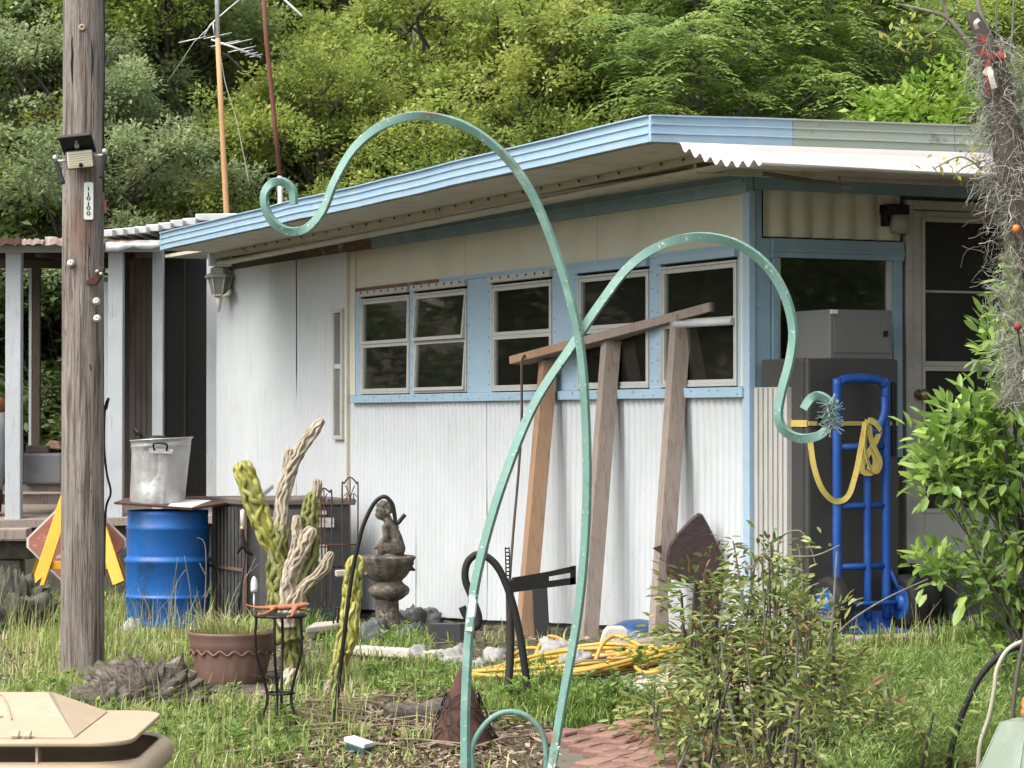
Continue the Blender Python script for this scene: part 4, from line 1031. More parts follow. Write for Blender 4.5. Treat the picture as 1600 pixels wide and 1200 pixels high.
# ------------------------------------------------------------------ drum, can, board
def drum():
    b = gp(260, 980); d = 18.75; b = Vector((at(262, 980, d).x, d, g(at(262, 980, d).x, d))); k = d / F
    z = b.z - .03; zt = at(262, 797, d).z; h = zt - z; r = 65 * k
    o = MB().lathe((b.x, b.y, z), [(r * .93, 0), (r * .98, .02), (r, .08 * h), (r * 1.0, .27 * h), (r * 1.03, .28 * h), (r * 1.03, .295 * h), (r * .99, .305 * h), (r * .985, .31 * h), (r * 1.0, .35 * h), (r * 1.0, .56 * h), (r * 1.04, .575 * h), (r * 1.04, .60 * h), (r * .975, .615 * h), (r * .975, .635 * h), (r * .99, .66 * h), (r * .985, .845 * h), (r * 1.01, .855 * h), (r * .97, .875 * h), (r * .96, .95 * h), (r * .97, .97 * h), (r * .97, h), (r * .90, h), (r * .90, h - .02)], 40).build('plastic_drum', MT['blue_drum'])
    tag(o, 'blue plastic drum carrying a dented metal can', 'drum')
    # board
    mb = MB(); mb.prism([at(178, 788, d - .28), at(300, 797, d - .34), at(362, 787, d - .1), at(330, 778, d + .3), at(200, 781, d + .3)], (0, 0, .014)); tag(mb.build('cover_board', MT['rust']), 'thin brown board lying across the blue drum', 'board')
    mb = MB(); mb.prism([at(262, 794, d - .30), at(300, 796, d - .31), at(330, 785, d - .05), at(275, 783, d + .1)], (0, 0, .016)); tag(mb.build('paper_sheet', MT['white_plastic']), 'white sheet on the brown board under the metal can', 'sheet')
    tr = thing('metal_can', 'dented galvanised trash can standing on the blue drum', 'trash can', at(250, 790, d - .05))
    zb_ = at(250, 789, d - .1).z; zt2 = at(250, 685, d - .1).z; hh = zt2 - zb_; c = at(246, 789, d - .02)
    n = 44; prof = [(41, 0), (42, .03), (43, .25), (44.5, .5), (46, .8), (47, .88), (48, .9), (47, .92), (47.5, .975), (49.5, .985), (49.5, 1.0), (46.5, 1.0), (46, .96), (42, .3), (39, .06)]
    mb = MB(); vs = []
    for r_, f in prof:
        for j in range(n):
            a = 2 * math.pi * j / n; q = r_ * k
            dent = .05 * math.exp(-((a - 4.55) / .28) ** 2) * math.exp(-((f - .55) / .3) ** 2) + .02 * math.exp(-((a - 4.9) / .12) ** 2) * (1 - f) + .012 * mnoise.noise(Vector((math.cos(a) * 3, math.sin(a) * 3, f * 5)))
            q -= dent
            lean = .03 * f
            vs.append((c.x + q * math.cos(a) + lean, c.y + q * math.sin(a), zb_ + f * hh + .012 * f * math.cos(a)))
    m_ = len(prof)
    mb.add(vs, [(i * n + j, i * n + (j + 1) % n, (i + 1) * n + (j + 1) % n, (i + 1) * n + j) for i in range(m_ - 1) for j in range(n)], True)
    mb.f.append(tuple(range(n))); mb.smooth.append(False)
    mb.build('body', MT['galv'], tr)
    fz = d - .02 - 47 * k
    mb = MB(); mb.prism([at(233, 700, fz), at(271, 702, fz), at(269, 709, fz), at(235, 708, fz)], (0, -.01, 0)); mb.build('handle_plate', MT['galv'], tr)
    mb = MB(); mb.tube(smooth_path([at(241, 703, fz - .01), at(241, 693, fz - .035), at(260, 694, fz - .035), at(260, 704, fz - .01)], 4), 1.6 * k, 6); mb.build('handle', MT['black_steel'], tr)
    hd = thing('cooking_lid', 'black round lid lying in the mouth of the metal can', 'lid', at(247, 685, d - .05))
    mb = MB(); mb.lathe(at(247, 687, d - .05), [(19 * k, 0), (18 * k, 3 * k), (8 * k, 6 * k), (0, 6.5 * k)], 18, axis=(.05, -.1, 1)); mb.build('dome', MT['black_steel'], hd)
    mb = MB(); mb.tube(smooth_path([at(222, 683, d - .1), at(214, 674, d - .1), at(210, 671, d), at(215, 680, d)], 4), 2.6 * k, 8); mb.build('grip', MT['black_steel'], hd)
drum()

# ------------------------------------------------------------------ diamond sign on a yellow stand
def road_sign():
    d = 19.3; k = d / F
    rs = thing('folding_road_sign', 'faded red diamond sign on a yellow folding stand behind the pole', 'sign', Vector((at(118, 910, d).x, d, g(at(118, 910, d).x, d))))
    for nm, m_, q, y0 in (('border', 'sign_edge', 78, .02), ('panel', 'sign', 74, .006)):
        P = []
        cx, cy = 119, 848
        for a in range(4):
            for da in (-.09, .09):
                P.append(at(cx + q * math.cos(a * math.pi / 2 + da), cy - q * .98 * math.sin(a * math.pi / 2 + da), d + y0))
        MB().prism(P, (0, .008, 0)).build(nm, MT[m_], rs)
    for s_, x0, x1, y1 in ((-1, 106, 58, 918), (1, 140, 186, 912)):
        mb = MB(); mb.beam(at(x0, 772, d - .02), at(x1, y1, d - .30), 19 * k, .03, up=(0, 1, 0)); mb.build('front_leg', MT['yellow'], rs, bevel=.004)
        mb = MB(); mb.beam(at(x0, 772, d + .08), at(x1 + s_ * 2, 905, d + .40), 19 * k, .03, up=(0, 1, 0)); mb.build('rear_leg', MT['yellow'], rs, bevel=.004)
    mb = MB(); mb.beam(at(75, 883, d - .20), at(172, 883, d - .20), .03, 13 * k); mb.build('crossbar', MT['yellow'], rs, bevel=.004)
road_sign()

# ------------------------------------------------------------------ air-conditioning cabinet
def ac():
    d = 18.9
    A = Vector((at(388, 930, 18.3).x, 18.3, 0))      # near corner between slatted side and dark front
    zt = at(388, 790, 18.3).z; z0 = min(g(A.x, A.y), at(388, 926, 18.3).z) - .05
    u = Vector((.98, .20, 0)).normalized(); v = Vector((-.42, .9, 0)).normalized()
    ac_ = thing('air_conditioner', 'grey and black air-conditioning cabinet against the white wall', 'air conditioner', (A.x, A.y, z0))
    W_ = (at(548, 900, 18.5).x - A.x) / u.x; D_ = .78
    mb = MB(); mb.box8([A + v * .03 + u * .005 + Vector((0, 0, z0)), A + v * D_ + Vector((0, 0, z0)), A + v * D_ + u * W_ + Vector((0, 0, z0)), A + u * W_ + Vector((0, 0, z0)),
                        A + v * .03 + u * .005 + Vector((0, 0, zt)), A + v * D_ + Vector((0, 0, zt)), A + v * D_ + u * W_ + Vector((0, 0, zt)), A + u * W_ + Vector((0, 0, zt))]); mb.build('cabinet', MT['ac'], ac_, bevel=.01)
    mb = MB(); mb.box8([A - v * .03 - u * .03 + Vector((0, 0, zt)), A + v * (D_ + .03) - u * .03 + Vector((0, 0, zt)), A + v * (D_ + .03) + u * (W_ + .03) + Vector((0, 0, zt)), A - v * .03 + u * (W_ + .03) + Vector((0, 0, zt))] +
                       [p + Vector((0, 0, .045)) for p in (A - v * .03 - u * .03 + Vector((0, 0, zt)), A + v * (D_ + .03) - u * .03 + Vector((0, 0, zt)), A + v * (D_ + .03) + u * (W_ + .03) + Vector((0, 0, zt)), A - v * .03 + u * (W_ + .03) + Vector((0, 0, zt)))]); mb.build('lid', M('rusted_lid', (.13, .11, .095), [((.08, .06, .05), 8, .5, .7)], rough=.6), ac_, bevel=.01)
    fx = W_ * .60
    for (x0, x1, f0, f1, m_) in ((.08, fx - .01, .03, .97, 'ac'), (fx, W_ - .01, .52, .97, 'ac_dark'), (fx, W_ - .01, .03, .51, 'ac_dark')):
        mb = MB(); zz0, zz1 = z0 + (zt - z0) * f0, z0 + (zt - z0) * f1
        P = [A + u * x0 - v * .0 + Vector((0, 0, zz0)), A + u * x1 + Vector((0, 0, zz0)), A + u * x1 + Vector((0, 0, zz1)), A + u * x0 + Vector((0, 0, zz1))]
        mb.prism([p - Vector((0, .012, 0)) for p in P], (0, .02, 0)); mb.build('front_panel', MT[m_], ac_, bevel=.004)
    n_ = 9
    for i in range(n_):
        mb = MB(); q = A + v * (.06 + i * (D_ - .1) / n_) - u * .012
        mb.beam(q + Vector((0, 0, z0 + .05)), q + Vector((0, 0, zt - .02)), .035, .016, up=u); mb.build('grille_slat', MT['ac'], ac_)
    mb = MB(); zz = z0 + (zt - z0) * .5; mb.beam(A + v * .02 - u * .026 + Vector((0, 0, zz)), A + v * D_ - u * .026 + Vector((0, 0, zz)), .012, .02); mb.beam(A + v * .01 - u * .02 + Vector((0, 0, z0)), A + v * .01 - u * .02 + Vector((0, 0, zt)), .05, .02, up=u); mb.build('grille_bar', M('rust_brown_bar', (.16, .09, .06), rough=.8), ac_)
    for x0, x1, y0, y1 in ((497, 522, 809, 824), (493, 511, 851, 878), (497, 510, 798, 804)):
        dd = (A + u * W_ * .8).y - .03
        mb = MB(); mb.prism([at(x0, y1, dd), at(x1, y1, dd), at(x1, y0, dd), at(x0, y0, dd)], (0, .004, 0)); mb.build('sticker', MT['label'], ac_)
    mb = MB(); dd = (A + u * W_ * .3).y - .025; mb.prism([at(412, 818, dd), at(432, 819, dd), at(432, 808, dd), at(412, 807, dd)], (0, .01, 0)); mb.build('badge', MT['sign'], ac_)
    mb = MB(); mb.beam(at(404, 777, 18.5), at(424, 760, 18.7), .03, .03); tag(mb.build('pipe_stub', MT['galv']), 'short grey pipe stub lying on the air-conditioning cabinet', 'pipe')
ac()
# small wire trellises
def trellis(px, y0, y1, w_, d, tilt, label):
    k = d / F
    t = thing('wire_trellis', label, 'trellis', at(px, y1, d))
    path = [at(px - w_ * .35, y1, d), at(px - w_ * .5, y0 + w_ * 1.1, d), at(px - w_ * .35 + tilt * .5, y0 + w_ * .35, d), at(px + tilt, y0, d), at(px + w_ * .38 + tilt * .5, y0 + w_ * .35, d), at(px + w_ * .5, y0 + w_ * 1.1, d), at(px + w_ * .4, y1, d)]
    MB().tube(smooth_path(path, 8), 1.3 * k, 6).build('frame', MT['rust'], t)
    mb = MB(); mb.tube([at(px, y1, d), at(px + tilt, y0 + 2, d)], 1.0 * k, 6)
    for s_ in (-1, 1):
        mb.tube(smooth_path([at(px + tilt * .8, y0 + w_ * 1.5, d), at(px + s_ * w_ * .12 + tilt, y0 + w_ * .9, d), at(px + s_ * w_ * .3 + tilt, y0 + w_ * .5, d)], 6), .8 * k, 6)
        mb.tube(smooth_path([at(px + s_ * w_ * .42, y0 + w_ * 1.2, d), at(px + s_ * w_ * .2, y0 + w_ * 1.0, d), at(px + s_ * w_ * .25, y0 + w_ * 1.4, d), at(px + s_ * w_ * .42, y0 + w_ * 1.5, d)], 6), .8 * k, 6)
    mb.build('scrollwork', MT['rust'], t)
    MB().tube([at(px - w_ * 1.6, (y0 + y1) / 2 - 2, d), at(px + w_ * .5, (y0 + y1) / 2 - 2, d)], 1.2 * k, 6).build('crossbar', MT['rust'], t)
trellis(547, 746, 960, 25, 17.3, 0, 'rusty arched wire trellis beside the air-conditioning cabinet')
trellis(510, 763, 950, 17, 17.4, -4, 'small leaning wire trellis in front of the black cabinet panel')

# ------------------------------------------------------------------ fountain
def fountain():
    d = 16.9; k = d / F; cx = at(605, 900, d).x
    zb_ = g(cx, d) - .03
    f = thing('garden_fountain', 'weathered stone fountain with a crouching child on a shell basin', 'fountain', (cx, d, zb_))
    Z = lambda y: at(605, y, d).z
    flute = lambda a, i: 1 + .045 * math.cos(12 * a)
    mb = MB(); mb.lathe((cx, d, 0), [(27 * k, zb_), (27 * k, Z(985)), (24 * k, Z(978)), (20 * k, Z(972)), (18.5 * k, Z(965)), (17 * k, Z(940)), (18.5 * k, Z(935))], 48, mod=flute); mb.build('pedestal', MT['stone'], f)
    mb = MB(); mb.lathe((cx + .01, d, 0), [(19 * k, Z(937)), (31 * k, Z(928)), (33 * k, Z(922)), (31 * k, Z(917)), (24 * k, Z(912)), (21 * k, Z(908)), (23 * k, Z(904))], 36); mb.build('collar', MT['stone'], f)
    shell = lambda a, i: 1 + (.16 if i in (4, 5) else .09) * abs(math.sin(9 * a)) + .18 * max(0, math.cos(a - math.pi)) * (i / 6.0)
    mb = MB(); mb.lathe((cx, d, 0), [(20 * k, Z(908)), (28 * k, Z(901)), (34 * k, Z(891)), (37 * k, Z(880)), (40 * k, Z(871)), (37 * k, Z(868)), (30 * k, Z(880)), (10 * k, Z(886))], 56, mod=shell); mb.build('basin', MT['stone'], f)
    # scallop shell at the back right
    mb = MB(); vs = []; n = 17
    for i in range(7):
        rr_ = i / 6
        for j in range(n):
            a = math.pi * (j / (n - 1))
            rib = 1 + .08 * math.cos(j * math.pi)
            vs.append((cx + .05 + (30 * k * rr_ * rib) * math.cos(a) * .95, d + .06 + .05 * math.sin(a) * rr_, Z(890) + rr_ * rib * 27 * k * math.sin(a)))
    mb.add(vs, [(i * n + j, i * n + j + 1, (i + 1) * n + j + 1, (i + 1) * n + j) for i in range(6) for j in range(n - 1)], True)
    o = mb.build('shell_back', MT['stone'], f); md = o.modifiers.new('s', 'SOLIDIFY'); md.thickness = .03
    mb = MB(); mb.lathe((cx + .012, d, 0), [(28 * k, Z(878)), (27 * k, Z(872)), (20 * k, Z(867)), (5 * k, Z(865))], 20, mod=lambda a, i: 1 + .1 * math.sin(3 * a + i)); mb.build('mound', MT['stone'], f)
    mb = MB(); mb.beam(at(524, 896, d - .1), at(575, 893, d - .05), 12 * k, 10 * k); mb.build('spout', MT['concrete'], f, bevel=.008)
    # crouching child, one carved body
    Q = lambda x, y, dy=0: at(x, y, d + dy * k)
    caps = [(Q(600, 796), 12.0, Q(598, 800, -1), 11.0), (Q(593, 806, -2), 6.0, Q(601, 808), 6.5),          # skull, jaw
            (Q(589.0, 801, -4), 2.0, Q(587.5, 804.5, -4), 2.4), (Q(591, 796.5, -8), 2.4, Q(588.5, 797, -2), 2.2),         # nose, brow
            (Q(607, 800, -11), 3.0, Q(607, 803, -11), 2.4),                                                # ear
            (Q(604, 808), 7.0, Q(608, 818), 8.0),                                                          # neck
            (Q(604, 823, -8), 7.0, Q(616, 823, 9), 7.0), (Q(610, 826), 11.5, Q(617, 842), 12.5), (Q(617, 842), 12.5, Q(619, 857), 15.0),   # shoulders, chest, hips
            (Q(602, 824, -11), 5.6, Q(603, 840, -14), 4.8), (Q(603, 840, -14), 4.6, Q(591, 852, -13), 3.6), (Q(591, 852, -13), 3.4, Q(586, 856, -12), 3.0),    # arm
            (Q(618, 824, 11), 5.6, Q(609, 842, 13), 4.6), (Q(609, 842, 13), 4.4, Q(592, 853, 8), 3.4),
            (Q(617, 860, -8), 10.0, Q(597, 852, -12), 7.2), (Q(597, 852, -12), 6.8, Q(595, 868, -12), 5.0), (Q(595, 869, -12), 4.4, Q(583, 871, -13), 3.4),   # leg
            (Q(619, 861, 8), 10.0, Q(598, 855, 9), 7.2), (Q(598, 855, 9), 6.6, Q(597, 869, 9), 5.0), (Q(597, 870, 9), 4.2, Q(586, 872, 8), 3.2)]
    rr2 = random.Random(2)
    for j in range(46):                                                                                        # curls
        a = rr2.uniform(0, 2 * math.pi); e = rr2.uniform(-.35, 1.5)
        v = Vector((math.cos(a) * math.cos(e), math.sin(a) * math.cos(e), math.sin(e)))
        if v.x < -.35 and v.z < .35: continue
        c = Q(600, 796) + v * 11.5 * k; caps.append((c, 3.0, c + v * .5 * k, 2.8))
    blob('child_figure', [(a_, r0_ * k, b_, r1_ * k) for a_, r0_, b_, r1_ in caps], MT['stone'], f, .0052, 2)
    mb = MB(); mb.lathe(Q(607, 876), [(24 * k, -6 * k), (25 * k, 0), (22 * k, 8 * k), (14 * k, 12 * k), (0, 13 * k)], 20, mod=lambda a, i: 1 + .08 * math.sin(5 * a + i)); mb.build('rock_seat', MT['stone'], f)
fountain()

# ------------------------------------------------------------------ leaning timber frame
def timber_frame():
    TFp = []
    fr = thing('leaning_stud_frame', 'wooden stud frame of three planks leaning on the wall', 'timber frame', gp(925, 1003))
    feet = [(818, 1006, 15.75), (917, 1006, 15.1), (1028, 1002, 14.42)]
    tops = [(857, 566, 16.05), (955, 533, 15.40), (1064, 495, 14.72)]
    for (x0, y0, d0), (x1, y1, d1), m_ in zip(feet, tops, ('wood_new', 'wood_grey', 'wood_grey')):
        A = at(x0, y0, d0); B = at(x1, y1, d1)
        A.z -= .04
        mb = MB(); wd = .092; th = .092
        u = (HA * .30 + HB * .95).normalized()
        mb.beam(A, B, wd, th, up=HA.cross(Vector((0, 0, 1))) * .15 + HA); mb.build('stud', MT[m_], fr, bevel=.003)
    A = at(812, 563, 16.25); B = at(1125, 480, 14.45)
    mb = MB(); mb.beam(A, B, .14, .05, up=(0, 0, 1)); mb.build('top_plate', MT['wood_grey'], fr, bevel=.003)
    mb = MB(); A2 = A.lerp(B, .0); mb.beam(A + Vector((0, -.001, .0)), A.lerp(B, .34) + Vector((0, -.001, .0)), .146, .045); mb.build('paint_strip', MT['wood_new'], fr)
    # cord hung from the plate
    mb = MB(); mb.tube(pxpath([(822, 552, 16.1), (816, 562, 16.0), (815, 580, 15.95), (815, 660, 15.95), (810, 740, 15.95), (803, 820, 15.9), (797, 900, 15.85), (792, 1000, 15.8)], 16, 6), .008, 6)
    tag(mb.build('hanging_cord', MT['wood_dark']), 'thin brown cord hanging from the leaning stud frame', 'cord')
    # white pipe through the frame by the window
    mb = MB(); mb.tube([H(hw(1080, 508)[0], -.10, hw(1080, 508)[1]), H(hw(1153, 502)[0], -.03, hw(1153, 502)[1])], .02, 10); tag(mb.build('white_pipe', MT['white_old']), 'short white pipe in front of the window by the corner', 'pipe')
    # light blue rag / flag on the post
    t_, z_ = hw(885, 575, -.06)
    mb = MB(); vs = []
    for i in range(9):
        for j in range(5):
            p = at(872 + i * 4.2, 556 + j * 8 - i * 1.2 * (j - 2) * .2, 16.25)
            vs.append(p + Vector((0, .03 * math.sin(i * .9 + j), 0)))
    mb.add(vs, [(i * 5 + j, i * 5 + j + 1, i * 5 + 6 + j, i * 5 + 5 + j) for i in range(8) for j in range(4)], True)
    o = mb.build('plastic_bag', M('pale_blue_plastic', (.34, .47, .56), rough=.4)); md = o.modifiers.new('s', 'SOLIDIFY'); md.thickness = .004
    tag(o, 'pale blue plastic scrap hanging behind the stud frame', 'plastic bag')
timber_frame()

# ------------------------------------------------------------------ black bracket, tubs, bags by the wall
def leaning_bits():
    d = 15.5; k = d / F
    b = thing('black_bracket', 'black steel T bracket with a slotted crossbar leaning by the planks', 'bracket', gp(848, 1012))
    mb = MB(); mb.beam(at(848, 1014, d), at(843, 915, d + .1), 24 * k, .03, up=(0, 1, 0)); mb.build('upright', MT['black_steel'], b, bevel=.004)
    mb = MB()
    P = lambda x, y: at(x, y, d + .08)
    mb.prism([P(800, 903), P(858, 893), P(858, 918), P(800, 926)], (0, .03, 0)); mb.prism([P(858, 893), P(898, 884), P(898, 894), P(858, 901)], (0, .03, 0)); mb.prism([P(858, 908), P(898, 902), P(898, 913), P(858, 918)], (0, .03, 0)); mb.prism([P(891, 886), P(900, 884), P(900, 913), P(891, 914)], (-.0, .031, 0))
    mb.build('crossbar', MT['black_steel'], b)
    # perforated strap
    st = thing('perforated_strap', 'black perforated steel strap standing beside the black hose', 'strap', gp(797, 1010))
    d2 = 15.2; mb = MB(); k2 = d2 / F
    for s_ in (-1, 1): mb.beam(at(797 + s_ * 3, 1010, d2), at(792.5 + s_ * 3, 855, d2), 2 * k2, .006, up=(0, 1, 0))
    for i in range(26): mb.beam(at(793 + i * .16 - 3, 857 + i * 6, d2), at(793 + i * .16 + 3, 857 + i * 6, d2), .005, 2.2 * k2)
    mb.build('strap_body', MT['black_steel'], st)
    # brown folded vinyl
    d3 = 14.25
    bc = thing('brown_cushion', 'dark brown folded vinyl cushion leaning on the wall', 'cushion', at(1088, 990, d3))
    mb = MB(); mb.prism(smooth_path([at(1040, 895, d3), at(1046, 850, d3), at(1082, 808, d3), at(1094, 803, d3), at(1103, 815, d3), at(1120, 850, d3), at(1132, 884, d3), at(1122, 900, d3), at(1080, 912, d3), at(1046, 904, d3)], 3), (.01, .09, 0)); mb.build('front_fold', MT['brown_cloth'], bc, bevel=.012)
    mb = MB(); mb.prism([at(1090, 825, d3 + .06), at(1110, 832, d3 + .06), at(1128, 868, d3 + .06), at(1134, 886, d3 + .06), at(1120, 960, d3 + .06), at(1095, 985, d3 + .06), at(1084, 985, d3 + .06)], (0, .08, 0)); mb.build('rear_fold', MT['brown_cloth'], bc, bevel=.004)
    mb = MB(); mb.prism([at(1020, 857, d3), at(1034, 852, d3), at(1034, 866, d3)], (0, .05, 0)); mb.build('corner_flap', MT['brown_cloth'], bc)
    d4 = 14.15
    mb = MB(); mb.prism([at(1046, 986, d4), at(1066, 988, d4), at(1076, 965, d4), at(1073, 925, d4), at(1050, 905, d4), at(1044, 930, d4)], (0, .03, 0)); tag(mb.build('panel_offcut', MT['white'], bevel=.004), 'cut piece of white panel under the brown cushion', 'panel')
    # blue tub lid and cream block
    d5 = 14.75; kk = d5 / F
    c = at(1000, 1004, d5); mb = MB(); mb.lathe((c.x, c.y + .1, c.z - .05), [(62 * kk, 0), (60 * kk, 18 * kk), (48 * kk, 36 * kk), (25 * kk, 46 * kk), (0, 49 * kk)], 28); tag(mb.build('blue_lid', M('dark_blue_plastic', (.02, .06, .16), [((.05, .12, .25), 6, .5, .8)], rough=.35)), 'dark blue domed plastic lid at the foot of the wall', 'lid')
    d6 = 14.45; P6 = lambda x, y: at(x, y, d6); mb = MB(); mb.prism([P6(936, 1012), P6(984, 1012), P6(982, 986), P6(974, 980), P6(950, 980), P6(943, 988)], (0, .12, 0)); tag(mb.build('cream_block', MT['cream_block'], bevel=.01), 'cream concrete block in front of the dark blue lid', 'block')
    # ground timber and board
    A = gp(905, 1028); B = gp(1100, 1012); mb = MB(); mb.beam(A + Vector((0, 0, .02)), B + Vector((0, 0, .05)), .12, .07); tag(mb.build('ground_timber', MT['wood_grey'], bevel=.01), 'grey timber lying on the ground behind the yellow hose', 'timber')
    # grey planter and bricks
    d7 = 15.3; P7 = lambda x, y, dy=0: at(x, y, d7 + dy)
    mb = MB(); mb.box8([P7(676, 1022), P7(672, 1022, .25), P7(742, 1016, .3), P7(722, 1020), P7(672, 974), P7(668, 974, .25), P7(744, 972, .3), P7(720, 974)]); tag(mb.build('square_planter', M('dark_grey_planter', (.055, .055, .06), rough=.5), bevel=.006), 'dark grey square planter on the slate edging', 'planter')
    # edging slab of pale board
    A = gp(560, 1024); B = gp(705, 1034); mb = MB(); mb.beam(A + Vector((0, 0, .03)), B + Vector((0, 0, .03)), .10, .05); tag(mb.build('edging_board', MT['cream_block'], bevel=.008), 'pale edging board lying in the grass below the fountain', 'board')
    mb = MB(); A = gp(480, 1004); mb.prism([gp(478, 1004) + Vector((0, 0, .05)), gp(530, 1000) + Vector((0, 0, .06)), gp(545, 990) + Vector((0, 0, .05)), gp(490, 992) + Vector((0, 0, .04))], (0, 0, .04)); tag(mb.build('flat_stone', MT['concrete'], bevel=.01), 'flat tan paving stone behind the cactus', 'stone')
leaning_bits()

def rock(name, label, px, py, w_, h_, mat, seed, group=None, dz=0, depth=1.0, jag=0.0):
    b = gp(px, py); k = b.y / F
    mb = MB(); n, m_ = (60, 30) if jag else (26, 16); vs = []
    for i in range(m_):
        e = -math.pi / 2 + math.pi * i / (m_ - 1)
        for j in range(n):
            a = 2 * math.pi * j / n
            v = Vector((math.cos(e) * math.cos(a), math.cos(e) * math.sin(a), math.sin(e)))
            q = 1 + .34 * mnoise.noise(v * 1.3 + Vector((seed * 3.1, 0, 0))) + .24 * mnoise.noise(v * 3.2 + Vector((0, seed * 1.7, 0))) + .12 * mnoise.noise(v * 8 + Vector((0, seed * 1.7, 4)))
            if jag: q += jag * (abs(mnoise.noise(Vector((v.x * 9, v.y * 9, v.z * 2.5 + seed)))) * 1.5 - .35) + jag * .5 * mnoise.noise(v * 19)
            vs.append(b + Vector((v.x * w_ * k / 2 * q, v.y * w_ * k / 2 * q * depth, (v.z * .62 + .35) * h_ * k * q + dz)))
    mb.add(vs, [(i * n + j, i * n + (j + 1) % n, (i + 1) * n + (j + 1) % n, (i + 1) * n + j) for i in range(m_ - 1) for j in range(n)], True)
    return tag(mb.build(name, mat), label, 'rock', group)
for i, (x, y, w_, h_) in enumerate(((660, 1034, 40, 26), (714, 1040, 62, 30), (775, 1036, 40, 24), (868, 1030, 60, 34), (745, 1048, 36, 18), (900, 1040, 50, 24))):
    rock('field_stone', 'pale field stone in the row of bed edging stones', x, y, w_, h_, MT['rock'], i, 'pale edging stones')
for i, (x, y, w_, h_) in enumerate(((585, 1008, 46, 40), (612, 990, 40, 34), (640, 988, 50, 40), (668, 985, 46, 36), (700, 978, 48, 34), (728, 974, 40, 30), (560, 1014, 36, 22), (645, 1004, 40, 30))):
    rock('slate_stone', 'dark slate stone in the rim around the fountain', x, y, w_, h_, MT['slate'], 20 + i, 'slate stones around the fountain', depth=.6)
rock('mossy_stump', 'mossy brown stump beside the block wall', 20, 990, 120, 84, MT['block'], 41, jag=.35)
rock('rotten_stump', 'dark rotten stump in the grass beside the utility pole', 232, 1110, 175, 66, MT['log'], 44, depth=.45, jag=.5)
rock('rotten_root', 'dark rotten root at the foot of the utility pole', 165, 1116, 110, 44, MT['log'], 47, depth=.5, jag=.5)
rock('small_stone', 'small pale stone at the foot of the blue drum', 205, 990, 30, 24, MT['rock'], 49)

# ------------------------------------------------------------------ pot, stand, lizard, candle stake
def pot():
    b = gp(362, 1066); d = b.y; k = d / F
    p = thing('flower_pot', 'brown plastic flower pot full of dry grass', 'pot', b)
    zt = at(360, 986, d).z; z0 = b.z - .02; h = zt - z0; r = 69 * k
    mb = MB(); n = 72
    wave = lambda a, i: 1.0 if i >= 6 else 1 + .012 * math.cos(18 * a)
    mb.lathe((b.x, d, z0), [(r * .68, 0), (r * .74, .12 * h), (r * .80, .3 * h), (r * .84, .45 * h), (r * .88, .58 * h), (r * .895, .64 * h), (r * .93, .66 * h), (r * .95, .8 * h), (r * .98, .93 * h), (r, .96 * h), (r, h), (r * .94, h), (r * .90, .8 * h), (0.001, .78 * h)], n, mod=wave); body = mb.build('pot_body', MT['terracotta'], p)
    mb = MB(); zw = z0 + .65 * h
    mb.tube([(b.x + r * .915 * math.cos(a), d + r * .915 * math.sin(a), zw + .012 * math.cos(18 * a)) for a in np.linspace(0, 2 * math.pi, 145)[:-1]], .007, 6, closed=True); mb.build('scalloped_band', MT['terracotta'], body)
    mb = MB(); mb.lathe((b.x, d, z0 + .8 * h), [(r * .88, 0), (r * .5, .03), (0.001, .04)], 20); mb.build('soil', MT['log'], p)
    return b, d, k, zt, r
POT = pot()
